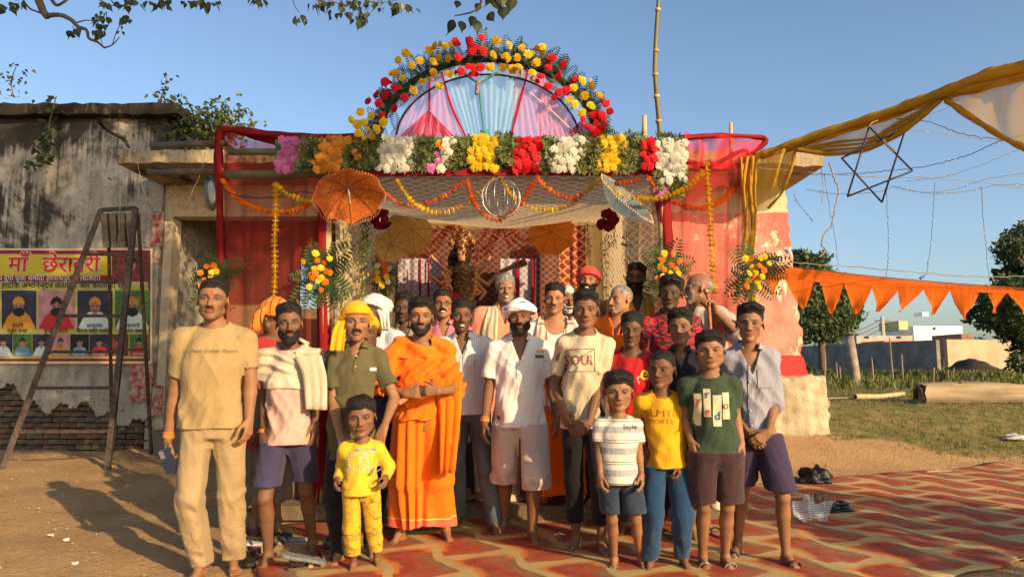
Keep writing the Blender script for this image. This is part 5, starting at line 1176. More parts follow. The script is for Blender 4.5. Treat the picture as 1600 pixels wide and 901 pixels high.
branch([(118, 36), (135, 32), (152, 34)], YL, .008, .004); branch([(176, 69), (182, 50), (192, 33)], YL, .005, .003); branch([(152, 52), (158, 63), (161, 74)], YL, .004, .003); branch([(75, -10), (88, 8), (105, 0)], YL, .02, .012); branch([(155, 0), (175, 9), (195, 9)], YL, .006, .003)
for i, a in enumerate(((160, 28, 14, 16, 22, 9), (116, 48, 11, 7, 9, 10), (157, 50, 10, 10, 11, 8), (196, 28, 9, 12, 8, 8), (188, 46, 6, 7, 5, 6), (20, 4, 20, 10, 12, 10), (2, 12, 6, 12, 5, 10), (200, 3, 14, 7, 9, 10), (242, 4, 24, 10, 17, 10), (325, 4, 24, 8, 13, 10), (290, 2, 8, 5, 3, 9), (170, 5, 14, 6, 8, 9), (395, 0, 14, 5, 5, 9), (410, 4, 8, 5, 4, 10), (470, 25, 14, 9, 7, 10), (500, 4, 18, 10, 12, 10), (545, 5, 40, 9, 24, 10), (545, 20, 34, 10, 17, 10), (565, 28, 12, 10, 8, 10), (590, 5, 22, 8, 10, 9), (625, 8, 20, 8, 8, 12), (648, 12, 6, 6, 2, 10))): leaves(*a, YL, i + 40)
for a in ([(457, -10), (460, 8), (468, 20)], [(500, -5), (530, 6), (560, 14), (572, 30)], [(540, -10), (590, 4), (640, -4)]): branch(a, YL, .006, .003)
YN = 5.0
branch([(755, -20), (750, 8), (740, 18), (722, 23), (710, 25)], YN, .010, .004)
for (cx, cy, s_, ro) in ((716, 8, 13, .2), (708, 42, 20, .6), (703, 40, 16, -.3), (723, 42, 17, .1), (740, 33, 15, .3), (746, 42, 20, 0), (763, 30, 18, -.6), (748, 12, 13, .2), (775, 6, 26, -.3), (787, 22, 22, 0), (800, 6, 22, .2), (768, 2, 18, .5), (783, 0, 24, 0), (760, 45, 5, 0)):
    q = P(cx, cy - s_ * .5, YN); inst('leaf', lms[1 if cx > 700 else 0], peepal, q - TB, (random.uniform(-.3, .3), ro, random.uniform(-.6, .6)), s_ / F_PX * YN * 1.15)
# ---------------------------------------------------------------- the decorated festival pavilion
YP = 5.8
bamboo = mat('bamboo_green', (0.16, 0.15, 0.06), .5, .35, 4, .3, 40, stretch=(1, 1, .4)); bambooy = mat('bamboo_dry', (0.50, 0.36, 0.17), .55, .3, 4, .3, 40)
bamboo_shade = mat('bamboo_shaded', (0.15, 0.10, 0.05), .6, .4, 4, .3, 40); red_net = net('red_net', (0.40, 0.035, 0.028), .44, folds=9, foldaxis=(1, 1, .12), amin=.34); red_net2 = net('red_net_gathered', (0.36, 0.016, 0.018), .93, folds=20, amin=.8)  # the darker brown bamboo carries the side poles' shade in its colour
pink_net = net('pink_net', (0.80, 0.36, 0.52), .46, folds=8, foldaxis=(1, 1, .3), amin=.34); aqua_net = net('aqua_net', (0.56, 0.84, 0.84), .32, folds=24, foldaxis=(1, 1, .15), amin=.2); gold_net = net('mustard_net', (0.66, 0.42, 0.05), .66, folds=10, foldaxis=(1, .5, .5), amin=.50); gold_net2 = net('mustard_net_gathered', (0.62, 0.36, 0.03), .93, folds=26, amin=.75); aqua2 = net('aqua_net_gathered', (0.12, 0.42, 0.40), .85, folds=26, amin=.6)
def lattice(name, ground, line, per=(.075, .055), wdt=.12, rot=0.0, trans=.25, flower=True, ax=(0, 2)):
    m, x, b = newmat(name); o = x.obj(); s_ = x.sep(o); u = x.m('DIVIDE', s_[ax[0]], per[0]); w_ = x.m('DIVIDE', s_[ax[1]], per[1])
    n = x.m('MULTIPLY', x.noise(o, 30, 2), .12); p_ = x.m('ADD', x.m('ADD', u, w_), n); q_ = x.m('SUBTRACT', u, w_)
    fa = x.m('ABSOLUTE', x.m('SUBTRACT', x.m('FRACT', p_), .5)); fb = x.m('ABSOLUTE', x.m('SUBTRACT', x.m('FRACT', q_), .5))
    ln = x.m('GREATER_THAN', x.m('MAXIMUM', fa, fb), .5 - wdt); c = x.mix(ln, ground, line)
    if flower: c = x.mix(x.m('LESS_THAN', x.m('ADD', fa, fb), .14), c, tuple(q * .8 for q in line))
    x.put(b.inputs['Base Color'], c); b.inputs['Roughness'].default_value = .8; x.put(b.inputs['Normal'], x.bump(x.noise(x.mapping(o, (1, 1, .2)), 7, 3), .5, .04))
    t = x.new('ShaderNodeBsdfTranslucent'); x.put(t.inputs[0], c); mx = x.new('ShaderNodeMixShader'); mx.inputs[0].default_value = trans; x.nt.links.new(b.outputs[0], mx.inputs[1]); x.nt.links.new(t.outputs[0], mx.inputs[2]); x.nt.links.new(mx.outputs[0], x.nt.nodes['Material Output'].inputs[0]); return m
lat_c = lattice('cream_lattice_cloth', (0.48, 0.37, 0.22), (0.74, 0.64, 0.42), (.10, .075), .10, ax=(1, 2), trans=.6, flower=False); lat_t = lattice('ceiling_lattice_cloth', (0.62, 0.42, 0.20), (0.90, 0.74, 0.46), (.15, .11), .11, ax=(0, 1), trans=.5, flower=False); lat_m = lattice('maroon_lattice_cloth', (0.09, 0.018, 0.012), (0.24, 0.12, 0.05), (.11, .09), .07, flower=False); lat_v = lattice('violet_lattice_cloth', (0.30, 0.25, 0.29), (0.62, 0.56, 0.60), (.085, .085), .10)
cream_c = cloth('cream_canvas', (0.72, 0.63, 0.45), trans=.2); maroon_c = cloth('maroon_cloth', (0.22, 0.01, 0.018))
PV = Vector((0, YP, 0)); pv = thing('festival_pavilion', 'cloth festival pavilion on bamboo posts with red net wings and lattice curtains', 'pavilion', PV)
def strip(pa, pb, n, m_, nm, parent, org, amp=.02, freq=30, nrow=12, seed=0, ph=0.0, smooth=True, axis=(0, 1, 0)):
    """cloth between two point lists, rippled along axis"""
    v = []; f = []; pa = spline(pa, n + 1); pb = spline(pb, n + 1); ax = Vector(axis)
    for j in range(nrow + 1):
        t = j / nrow
        for i in range(n + 1):
            q = pa[i].lerp(pb[i], t); u = i / n; v.append(q + ax * (amp * math.sin(u * freq + 1.3 * math.sin(u * freq * .37 + seed) + t * 1.5 + ph) * (.5 + .5 * math.sin(u * 7 + seed + t)) + amp * .5 * math.sin(t * 6 + u * 11 + seed)) - org)
    for j in range(nrow):
        for i in range(n): q = j * (n + 1) + i; f.append((q, q + n + 1, q + n + 2, q + 1))
    return mesh_obj(nm, v, f, m_, parent, smooth)
def rope(pts, r, m_, nm, parent, org, n=40, jit=.1, sides=10, squash=None):
    sp = [q - org for q in spline(pts, n)]; rs = r if hasattr(r, '__len__') else None
    R_ = [(rs[0] + (rs[1] - rs[0]) * i / (n - 1) if rs else r) * (1 + .10 * math.sin(i * .55 + n) + .05 * math.sin(i * 1.3)) for i in range(n)]; mb = MB(); sides = max(sides, 14); mb.tube(sp, R_, sides)
    for i in range(n):      # lengthwise folds of the gathered cloth
        for k in range(sides):
            q = Vector(mb.v[i * sides + k]); c = sp[i]; mb.v[i * sides + k] = tuple(c + (q - c) * (1 + .28 * math.sin(k * 2.7 + .12 * i + n) + jit * .25 * math.sin(i * .9 + k * 1.9)))
    return mb.build(nm, m_, parent, True)
# posts and beams
def post(x_, y0, y1, Y, r, m_, nm='post', tilt=0.0):
    a = P(x_, y1, Y); b_ = P(x_ + tilt, y0, Y); a.z = max(a.z, 0); mb = MB(); mb.tube([a - PV, a.lerp(b_, .5) - PV, b_ - PV], [r * 1.1, r, r * .9], 9, jit=.05); return mb.build(nm, m_, pv, True)
XL, XR = -1.53, 1.25
for (X, nm) in ((XL, 'l'), (XR, 'r')):
    for Y in (YP, 8.5):
        mb = MB(); mb.tube([Vector((X, Y, 0)) - PV, Vector((X, Y, 2.82)) - PV], [.042, .036], 9, jit=.05); mb.build('post', bambooy if Y == YP else bamboo, pv, True)
mb = MB(); mb.tube([Vector((-2.4, YP + .03, 2.80)) - PV, Vector((1.36, YP + .03, 2.84)) - PV], .035, 8); mb.build('front_beam', bamboo, pv, True)
mb = MB(); mb.tube([Vector((-2.4, YP + .05, 3.0)) - PV, Vector((1.36, YP + .05, 3.03)) - PV], .03, 8); mb.build('front_beam', bamboo, pv, True)
for (a, b_) in (((238, 227), (350, 224)), ((233, 269), (346, 268))):
    p0, p1 = P(a[0], a[1], 7.2), P(b_[0], b_[1], 6.2); mb = MB(); mb.tube([p0 - PV, p0.lerp(p1, .5) - PV, p1 - PV], .034, 8, jit=.05); mb.build('side_pole', bamboo_shade, pv, True)
for y in (196, 1): pass
post(1007, 181, 240, 6.0, .022, bambooy, 'post_top'); post(1142, 192, 260, 6.3, .018, bambooy, 'post_top')
# red wings
rope([P(508, 300, YP), P(505, 400, YP), P(506, 560, YP), P(503, 700, YP), P(498, 785, YP)], .05, red_net2, 'post_wrap', pv, PV, jit=.15)
rope([P(1037, 285, YP), P(1042, 400, YP), P(1046, 560, YP), P(1048, 740, YP)], .045, red_net2, 'post_wrap', pv, PV, jit=.15)
strip([P(346, 205, 6.2), P(420, 225, 6.0), P(510, 222, YP)], [P(352, 790, 6.2), P(420, 790, 6.0), P(503, 790, YP)], 60, red_net, 'net_wing', pv, PV, .035, 40, 30, 1)
strip([P(1042, 255, YP), P(1100, 250, 6.0), P(1168, 240, 6.2)], [P(1048, 780, YP), P(1100, 780, 6.0), P(1172, 780, 6.2)], 60, red_net, 'net_wing', pv, PV, .03, 34, 30, 2)
rope([P(348, 790, 6.2), P(347, 500, 6.2), P(343, 300, 6.2), P(342, 222, 6.2), P(352, 203, 6.2), P(400, 208, 6.1), P(470, 214, 5.95), P(560, 214, YP)], .030, red_net2, 'gathered_edge', pv, PV, 70, .2)
rope([P(372, 204, 6.2), P(430, 222, 6.1), P(500, 226, 5.9)], .025, red_net2, 'gathered_edge', pv, PV, 30, .2)
strip([P(352, 203, 6.2), P(430, 210, 6.1), P(560, 214, YP)], [P(350, 270, 6.2), P(430, 280, 6.1), P(560, 276, YP)], 40, red_net, 'top_net', pv, PV, .03, 20, 8, 3)
strip([P(1068, 208, YP), P(1110, 214, 5.9), P(1196, 216, 6.1)], [P(1068, 262, YP), P(1110, 266, 5.9), P(1158, 262, 6.1)], 40, net('red_net_lit', (0.62, 0.02, 0.03), .62, folds=12, amin=.5), 'top_net', pv, PV, .05, 16, 10, 4)  # brighter red puts the sun on this top net into its colour
rope([P(1062, 216, YP), P(1120, 212, 5.9), P(1178, 214, 6.1), P(1197, 220, 6.1), P(1175, 240, 6.1)], .020, red_net2, 'gathered_edge', pv, PV, 40, .2); rope([P(1070, 252, YP), P(1110, 258, 5.9), P(1160, 236, 6.1), P(1172, 245, 6.1)], .018, red_net2, 'gathered_edge', pv, PV, 30, .25)
strip([P(1170, 236, 6.1), P(1130, 258, 6.0), P(1070, 268, YP)], [P(1176, 330, 6.1), P(1130, 290, 6.0), P(1070, 330, YP)], 30, red_net, 'swag', pv, PV, .03, 14, 8, 5)
rope([P(1040, 268, YP), P(1032, 300, YP), P(1040, 380, YP)], .035, maroon_c, 'gathered_edge', pv, PV, 20, .2)
# maroon facia cloth under the flowers
strip([P(565, 262, YP - .03), P(800, 264, YP - .03), P(1035, 262, YP - .03)], [P(565, 276, YP - .03), P(800, 274, YP - .03), P(1035, 276, YP - .03)], 60, maroon_c, 'fascia', pv, PV, .01, 50, 3)
strip([P(430, 218, YP + .02), P(750, 214, YP + .02), P(1068, 218, YP + .02)], [P(430, 266, YP + .02), P(750, 268, YP + .02), P(1068, 266, YP + .02)], 50, mat('flower_board_green', (0.04, 0.16, 0.05), .8), 'flower_board', pv, PV, .003, 50, 3)
# ceiling, side curtains, inner portal, back cloths
v = []; f = []; nU, nV = 40, 36
for j in range(nV + 1):
    for i in range(nU + 1):
        u, t = i / nU, j / nV; X = XL + (XR - XL) * u; Y = YP + (8.5 - YP) * t; z = 2.80 + .10 * t - .16 * math.sin(math.pi * t) * math.sin(math.pi * u) - .03 * math.sin(u * 9) * math.sin(t * 5); v.append((X, Y - YP, z))
for j in range(nV):
    for i in range(nU): q = j * (nU + 1) + i; f.append((q, q + nU + 1, q + nU + 2, q + 1))
mesh_obj('ceiling_cloth', v, f, lat_t, pv)
for X, X2, sd in ((XL + .03, -1.62, 1), (XR - .03, 1.12, -1)):
    strip([Vector((X, YP + .08, 2.78)), Vector(((X + X2) / 2, 7.2, 2.80)), Vector((X2, 8.45, 2.86))], [Vector((X + .02, YP + .08, .25)), Vector(((X + X2) / 2, 7.2, .3)), Vector((X2, 8.45, .3))], 70, lat_c, 'side_curtain', pv, PV, .045, 60, 10, 6, axis=(1, 0, 0))
    strip([Vector((X2, 8.45, 2.9)), Vector((X2 + sd * .10, 8.47, 2.9)), Vector((X2 + sd * .24, 8.44, 2.9))], [Vector((X2, 8.45, .3)), Vector((X2 + sd * .10, 8.47, .3)), Vector((X2 + sd * .22, 8.44, .3))], 24, cream_c, 'portal_curtain', pv, PV, .03, 22, 10, 7)
strip([Vector((-1.62, 8.42, 3.0)), Vector((0, 8.42, 2.96)), Vector((1.14, 8.42, 3.0))], [Vector((-1.62, 8.42, 2.87)), Vector((-.2, 8.42, 2.83)), Vector((1.14, 8.42, 2.90))], 40, cream_c, 'portal_valance', pv, PV, .03, 8, 5, 8)
strip([Vector((-1.7, 10.0, 3.3)), Vector((0, 10.02, 3.3)), Vector((2.2, 10.0, 3.3))], [Vector((-1.7, 10.0, .2)), Vector((0, 10.02, .2)), Vector((2.2, 10.0, .2))], 70, lat_m, 'back_cloth', pv, PV, .04, 40, 10, 9)
strip([Vector((-1.66, 8.5, 3.3)), Vector((-1.7, 9.2, 3.3)), Vector((-1.7, 10.0, 3.3))], [Vector((-1.66, 8.5, .2)), Vector((-1.7, 9.2, .2)), Vector((-1.7, 10.0, .2))], 40, lattice('maroon_lattice_side', (0.26, 0.02, 0.02), (0.45, 0.22, 0.07), (.11, .09), .07, ax=(1, 2), flower=False), 'side_wall_cloth', pv, PV, .04, 30, 10, 9, axis=(1, 0, 0))
strip([P(872, 338, 9.3), P(895, 338, 9.4), P(914, 338, 9.3)], [P(876, 620, 9.3), P(900, 620, 9.4), P(922, 620, 9.3)], 30, lattice('maroon_lattice_curtain', (0.30, 0.025, 0.015), (0.55, 0.34, 0.12), (.15, .12), .10, trans=.4, flower=False), 'curtain', pv, PV, .03, 20, 10, 10)
strip([P(622, 404, 9.7), P(650, 404, 9.7), P(690, 404, 9.7)], [P(618, 640, 9.7), P(650, 640, 9.7), P(690, 640, 9.7)], 30, lat_v, 'violet_panel', pv, PV, .02, 20, 10, 11)
strip([P(782, 404, 9.7), P(815, 404, 9.7), P(838, 404, 9.7)], [P(782, 640, 9.7), P(815, 640, 9.7), P(838, 640, 9.7)], 30, lat_v, 'violet_panel', pv, PV, .02, 20, 10, 12)
for px_ in (655, 668, 806, 830): strip([P(px_, 404, 9.65), P(px_ + 2, 404, 9.65), P(px_ + (3 if px_ < 800 else 6), 404, 9.65)], [P(px_, 640, 9.65), P(px_ + 2, 640, 9.65), P(px_ + (3 if px_ < 800 else 6), 640, 9.65)], 4, maroon_c, 'ribbon', pv, PV, .004, 8, 4, 1)
mb = MB(); mb.box((-.2, 8.35, .11), (4.2, 4.6, .22)); o = mb.build('platform', mat('earth_platform', (0.20, 0.14, 0.085), .95, .4, 3, .6, 30, bd=.02), pv); o.location = (0, -YP, 0)
mb = MB(); mb.box((-.2, 6.0, .075), (3.6, .7, .11)); o = mb.build('platform_step', bpy.data.materials['earth_platform'], pv); o.location = (0, -YP, 0)
# tall bamboo
tb = P(1034, 260, 6.05); tp = thing('bamboo_pole', 'very tall thin green bamboo pole rising above the right end of the flower band', 'pole', (tb.x, 6.05, 0))
pts = [Vector((P(a, b_, 6.05).x - tb.x, 0, P(a, b_, 6.05).z)) for a, b_ in ((1032, 215), (1030, 190), (1026, 150), (1023, 110), (1024, 80), (1026, 40), (1028, 15), (1031, -30), (1033, -90))]
pts = [Vector((.02, 0, 0))] + pts; mb = MB(); mb.tube(pts, [.028, .024, .022, .021, .020, .020, .019, .018, .017, .014], 9, jit=.03); mb.build('cane', bamboo, tp, True)
for a, b_ in ((1029, 190), (1026, 151), (1024, 117), (1025, 80), (1028, 16)): q = P(a, b_, 6.05); mb = MB(); mb.tube([Vector((q.x - tb.x, 0, q.z - .012)), Vector((q.x - tb.x, 0, q.z + .012))], .027, 9, jit=.08); mb.build('node', bambooy, tp, True)
# ---- flowers
def bloom(name, m_, rings=((1.0, .0, 10), (.8, .35, 9), (.5, .62, 7), (.22, .8, 5)), ruffle=.22, depth=.55, seed=0):
    """ruffled many-petalled head, radius 1, facing -Y"""
    rr = random.Random(seed); V = []; Fc = []
    for (r, h, n) in rings:
        for k in range(n):
            a = 6.283 * (k + rr.random() * .5) / n; da = 3.14159 / n * 1.25; q = len(V); t = rr.uniform(-.1, .1)
            def p_(rad, ang, y): return (rad * math.cos(ang), -y, rad * math.sin(ang))
            V += [p_(r * .25, a, h * depth), p_(r * .8, a - da, (h + .02) * depth + t * .3), p_(r * (1 + rr.uniform(-ruffle, ruffle)), a, (h + .05 + t) * depth), p_(r * .8, a + da, (h + .10) * depth)]; Fc += [(q, q + 1, q + 2, q + 3)]
    q = len(V); n = 8; V += [(.9 * math.cos(6.283 * k / n), .12, .9 * math.sin(6.283 * k / n)) for k in range(n)] + [(0, .35, 0), (0, -.35 * depth, 0)]; Fc += [(q + k, q + n, q + (k + 1) % n) for k in range(n)] + [(q + (k + 1) % n, q + n + 1, q + k) for k in range(n)]
    me = bpy.data.meshes.new(name); me.from_pydata(V, [], Fc); me.materials.append(m_); me.update(); return me
def fm(name, c, t=.3): return mat(name, c, .7, .3, 40, .0, trans=t)
f_yel = fm('petal_yellow', (0.85, 0.58, 0.02)); f_red = fm('petal_red', (0.72, 0.012, 0.022)); f_wht = fm('petal_white', (0.80, 0.78, 0.66)); f_org = fm('petal_orange', (0.80, 0.34, 0.035)); f_pnk = fm('petal_pink', (0.70, 0.20, 0.44)); f_mar = fm('petal_marigold_orange', (0.92, 0.22, 0.008), .2); f_mry = fm('petal_marigold_yellow', (0.92, 0.62, 0.02), .2); f_grn = fm('petal_cream_green', (0.62, 0.66, 0.38))
def mum(m_, s_): return bloom('flower', m_, ((1.0, .0, 13), (.86, .3, 12), (.66, .55, 10), (.42, .75, 7), (.2, .85, 4)), .25, .6, s_)
mums = {k: [mum(m_, i) for i in range(2)] for k, m_ in dict(y=f_yel, r=f_red, w=f_wht, o=f_org, p=f_pnk).items()}
def lclus(seed, m1, m2):
    rr = random.Random(seed); V = []; Fc = []; M = []
    for k in range(11):
        a = 6.283 * k / 11 + rr.uniform(-.2, .2); e = rr.uniform(.05, .75); d = Vector((math.cos(a), -e, math.sin(a))).normalized(); s_ = Vector((-math.sin(a), 0, math.cos(a))) * .17; q = len(V)
        V += [tuple(d * .08), tuple(d * .55 + s_), tuple(d * 1.1), tuple(d * .55 - s_), tuple(d * .1 - Vector((0, .02, 0))), tuple(d * .55 + s_ * .45 - Vector((0, .03, 0))), tuple(d * 1.02 - Vector((0, .02, 0))), tuple(d * .55 - s_ * .45 - Vector((0, .03, 0)))]; Fc += [(q, q + 1, q + 2, q + 3), (q + 4, q + 5, q + 6, q + 7)]; M += [0, 1]
    me = bpy.data.meshes.new('leaf_cluster'); me.from_pydata(V, [], Fc); me.materials.append(m1); me.materials.append(m2); me.polygons.foreach_set('material_index', M); me.update(); return me
var_g = mat('variegated_green', (0.030, 0.055, 0.018), .5, .3, 9, 0, trans=.15); var_y = mat('variegated_yellow', (0.24, 0.25, 0.06), .5, .3, 9, 0, trans=.2); lcs = [lclus(i, var_g, var_y) for i in range(3)]
fb = thing('flower_band', 'long band of chrysanthemum blocks and variegated leaves over the pavilion entrance', 'flower band', P(750, 242, YP - .06)); FB0 = Vector(fb.location)
def block(kind, x0_, x1_, y0_=216, y1_=266, skew=-14, sp=10.2, seed=0):
    rr = random.Random(seed + int(x0_)); y = y0_ + 3; row = 0
    while y < y1_:
        t = (y - y0_) / (y1_ - y0_); x_ = x0_ + skew * t + (sp * .5 if row % 2 else 0) + 3
        while x_ < x1_ + skew * t:
            q = P(x_ + rr.uniform(-2, 2), y + rr.uniform(-2, 2), YP - .06 - rr.uniform(0, .035)); s_ = sp * .76 / F_PX * YP * rr.uniform(.9, 1.2)
            me = rr.choice(lcs) if kind == 'g' else rr.choice(mums[kind]); inst('leaf_cluster' if kind == 'g' else 'flower', me, fb, q - FB0, (rr.uniform(-.5, .4), rr.uniform(0, 6.28), rr.uniform(-.5, .5)), s_ * (1.25 if kind == 'g' else 1.0)); x_ += sp
        y += sp * .86; row += 1
for a in (('p', 440, 478, 218, 266, -12), ('w', 478, 488, 216, 226, 0), ('g', 476, 502), ('o', 500, 544), ('g', 544, 560), ('o', 553, 566, 216, 246, 0), ('g', 562, 598), ('w', 598, 655), ('g', 652, 684), ('o', 683, 694, 220, 232, 0), ('p', 682, 694, 240, 266), ('w', 694, 710), ('g', 710, 736), ('y', 738, 780, 214, 266, -8), ('g', 776, 806, 208, 262, -6), ('r', 806, 846, 218, 266, -10), ('g', 846, 870, 216, 270, -10), ('w', 868, 912, 216, 268), ('g', 908, 942, 212, 268, -12), ('y', 940, 982, 214, 268, -10), ('g', 978, 1008, 210, 266), ('r', 1004, 1026, 220, 262, 0), ('w', 1026, 1070, 222, 262, 0), ('w', 1034, 1072, 262, 284, 0), ('g', 1024, 1066, 212, 222, 0), ('g', 1026, 1070, 270, 308, 0), ('p', 1026, 1042, 296, 312, 0)): block(*a)
ms_ = [(q, q) for q in ()]
mb = MB(); mb.box((P(1047, 276, YP).x - FB0.x, .05, P(1047, 276, YP).z - FB0.z), (.23, .02, .34)); mb.build('backing', mat('flower_board_lime', (0.12, 0.34, 0.07), .7), fb)
# ---- flower arch
AC = P(762, 222, YP); ar = thing('flower_arch', 'half-round arch of red and yellow blooms and ferns above the flower band', 'flower arch', AC)
k_ = YP / F_PX
def ap(t, rx, rz, dy=0.0): return Vector((math.cos(t) * rx * k_, dy, math.sin(t) * rz * k_))
rust2 = mat('arch_rod', (0.030, 0.018, 0.014), .6, .3, 30, .2)
for (rx, rz, r) in ((177, 139, .030), (148, 113, .009)):
    mb = MB(); mb.tube([ap(t, rx, rz) for t in np.linspace(0, math.pi, 40)], r, 7, jit=.12 if r > .02 else 0); mb.build('arch_rail', mat('arch_moss', (0.020, 0.024, 0.012), .9, .4, 40, .6) if r > .02 else rust2, ar, True)
def frond(seed, m_):
    rr = random.Random(seed); V = []; Fc = []; N = 11
    for i in range(N):
        t = i / N; L = .34 * math.sin(math.pi * (t * .85 + .12)) ; cz = t; cx = .10 * t * t; cy = -.12 * t * t
        for sd in (-1, 1): q = len(V); V += [(cx, cy, cz), (cx + sd * L * .5, cy - .02, cz + .075), (cx + sd * L, cy, cz + .07), (cx + sd * L * .5, cy + .01, cz + .015)]; Fc.append((q, q + 1, q + 2, q + 3))
    q = len(V); V += [(-.008, 0, 0), (.008, 0, 0), (.108, -.12, 1), (.10, -.12, 1.02)]; Fc.append((q, q + 1, q + 2, q + 3))
    me = bpy.data.meshes.new('fern_frond'); me.from_pydata(V, [], Fc); me.materials.append(m_); me.update(); return me
ferns = [frond(i, mat('fern_green', (0.065, 0.12, 0.035), .6, .3, 5, 0, trans=.3)) for i in range(2)] + [frond(5, mat('fern_dark', (0.035, 0.065, 0.022), .6, .3, 5, 0, trans=.2))]
pet_y = [bloom('flower', f_yel, seed=i) for i in range(3)]; pet_r = [bloom('flower', f_red, seed=i + 5) for i in range(3)]
rr = random.Random(12)
for i in range(170):
    t = math.pi * (i + .5) / 170 + rr.uniform(-.02, .02); o_ = rr.uniform(-6, 10); q = ap(t, 173 + o_, 135 + o_, rr.uniform(-.06, .04)); ang = math.pi / 2 - t + rr.uniform(-1.0, 1.0) if rr.random() < .6 else rr.uniform(0, 6.28)
    inst('fern_frond', ferns[rr.randrange(3)], ar, q, (rr.uniform(-.5, .2), ang, rr.uniform(-.8, .8)), rr.uniform(26, 40) * k_)
rv = random.Random(77)
AF = [  # blooms read off the photograph: x, y, colour
(549,187,'y'),(563,175,'y'),(558,195,'y'),(568,191,'y'),(580,181,'y'),(560,208,'y'),(581,213,'y'),(599,191,'y'),(588,200,'y'),(597,180,'r'),(592,162,'r'),(588,148,'r'),(600,151,'r'),(575,158,'r'),(601,128,'r'),(617,137,'r'),(632,153,'r'),(616,169,'r'),(617,114,'y'),(622,94,'y'),(634,83,'y'),(628,122,'y'),(643,102,'y'),(656,95,'y'),(646,141,'y'),(659,128,'y'),(670,78,'y'),(679,72,'y'),(677,96,'y'),(685,90,'y'),(677,113,'y'),(700,92,'y'),(696,72,'y'),(705,116,'y'),(687,134,'y'),
(712,66,'r'),(734,64,'r'),(753,59,'r'),(716,90,'r'),(737,81,'r'),(756,80,'r'),(720,111,'r'),(733,104,'r'),(741,108,'r'),(751,105,'r'),(774,63,'y'),(796,71,'y'),(771,86,'y'),(789,87,'y'),(766,105,'y'),(785,106,'y'),(815,75,'y'),(808,90,'y'),(825,85,'y'),(811,104,'y'),(800,108,'y'),(847,73,'y'),(848,82,'y'),(838,98,'y'),(832,113,'y'),(863,90,'r'),(857,105,'r'),(880,100,'r'),(845,119,'r'),(872,120,'r'),(857,134,'r'),(900,123,'r'),(910,126,'y'),(924,134,'y'),(932,146,'y'),(896,137,'y'),(873,144,'r'),(884,141,'r'),(913,150,'y'),(922,164,'y'),(886,157,'y'),(898,163,'y'),(909,176,'y'),(947,162,'r'),(953,174,'r'),(940,180,'r'),(926,180,'r'),(911,187,'r'),(934,190,'r'),(924,200,'r'),(941,199,'r'),(932,207,'r')]
for i, (a, b_, cc) in enumerate(AF):
    q = P(a, b_, YP - .08 - rv.uniform(0, .07)) - AC; inst('flower', (pet_y if cc == 'y' else pet_r)[i % 3], ar, q, (rv.uniform(-.7, .5), rv.uniform(0, 6.28), rv.uniform(-.7, .7)), rv.uniform(6.6, 8.4) * k_)
    if i % 3 != 1:
        q = q + Vector((rv.uniform(-9, 9) * k_, rv.uniform(0, .07), rv.uniform(-9, 9) * k_)); inst('flower', (pet_y if cc == 'y' else pet_r)[i % 3], ar, q, (rv.uniform(-.9, .7), rv.uniform(0, 6.28), rv.uniform(-.9, .9)), rv.uniform(4.6, 6.4) * k_)
# nets inside the arch
def fan(nm, apex, ends, m_, seed, n=34, amp=.012):
    v = []; f = []; E = spline([P(a, b_, YP + .03) for a, b_ in ends], n + 1); ax_ = [P(a, b_, YP + .02) for a, b_ in apex]; Ax = spline(ax_, n + 1) if len(ax_) > 1 else [ax_[0]] * (n + 1)
    for j in range(9):
        t = j / 8
        for i in range(n + 1): v.append(Ax[i].lerp(E[i], t) + Vector((0, amp * math.sin(i * 1.9 + seed) * (.3 + t), 0)) - AC)
    for j in range(8):
        for i in range(n): q = j * (n + 1) + i; f.append((q, q + n + 1, q + n + 2, q + 1))
    return mesh_obj(nm, v, f, m_, ar)
fan('pink_net', [(672, 105), (690, 112)], [(606, 214), (650, 214), (728, 214)], pink_net, 1); fan('pink_net', [(805, 105), (838, 112)], [(798, 214), (860, 214), (908, 214)], pink_net, 2)
fan('pink_net', [(838, 112), (870, 140), (895, 190)], [(840, 214), (880, 214), (925, 214)], pink_net, 5); fan('aqua_net', [(690, 108), (750, 92), (826, 108)], [(728, 214), (760, 214), (797, 214)], aqua_net, 3, 40, .02)
fan('red_fan', [(670, 172)], [(624, 214), (672, 214), (710, 214)], net('red_fan_net', (0.70, 0.01, 0.02), .80, folds=30, amin=.6), 4); fan('red_fan', [(905, 190)], [(884, 214), (905, 214), (948, 214)], bpy.data.materials['red_fan_net'], 4)
for a in ([(672, 107), (671, 172)], [(690, 112), (705, 165), (728, 214)], [(826, 108), (812, 160), (798, 214)]): rope([P(q[0], q[1], YP + .01) for q in a] if len(a) > 2 else [P(a[0][0], a[0][1], YP), P(671, 140, YP), P(a[1][0], a[1][1], YP)], .008, bpy.data.materials['red_fan_net'], 'net_fold', ar, AC, 16)
rope([P(722, 112, YP), P(748, 128, YP - .02), P(778, 112, YP)], .010, aqua2, 'net_fold', ar, AC, 16); rope([P(749, 126, YP - .02), P(751, 160, YP), P(757, 212, YP)], .007, aqua2, 'net_fold', ar, AC, 16, .3); rope([P(748, 126, YP - .03), P(746, 138, YP - .03), P(745, 148, YP - .03)], .016, mat('grey_tassel', (0.3, 0.2, 0.2), .8, .5, 40), 'tassel', ar, AC, 8, .3)
rope([P(756, 204, YP - .02), P(758, 210, YP - .02), P(762, 216, YP - .02)], .03, aqua2, 'net_knot', ar, AC, 8, .3); rope([P(822, 140, YP), P(860, 172, YP), P(895, 205, YP)], .006, mat('pale_tube', (0.7, 0.5, 0.45), .4, .1, 9, 0), 'tube', ar, AC, 10)
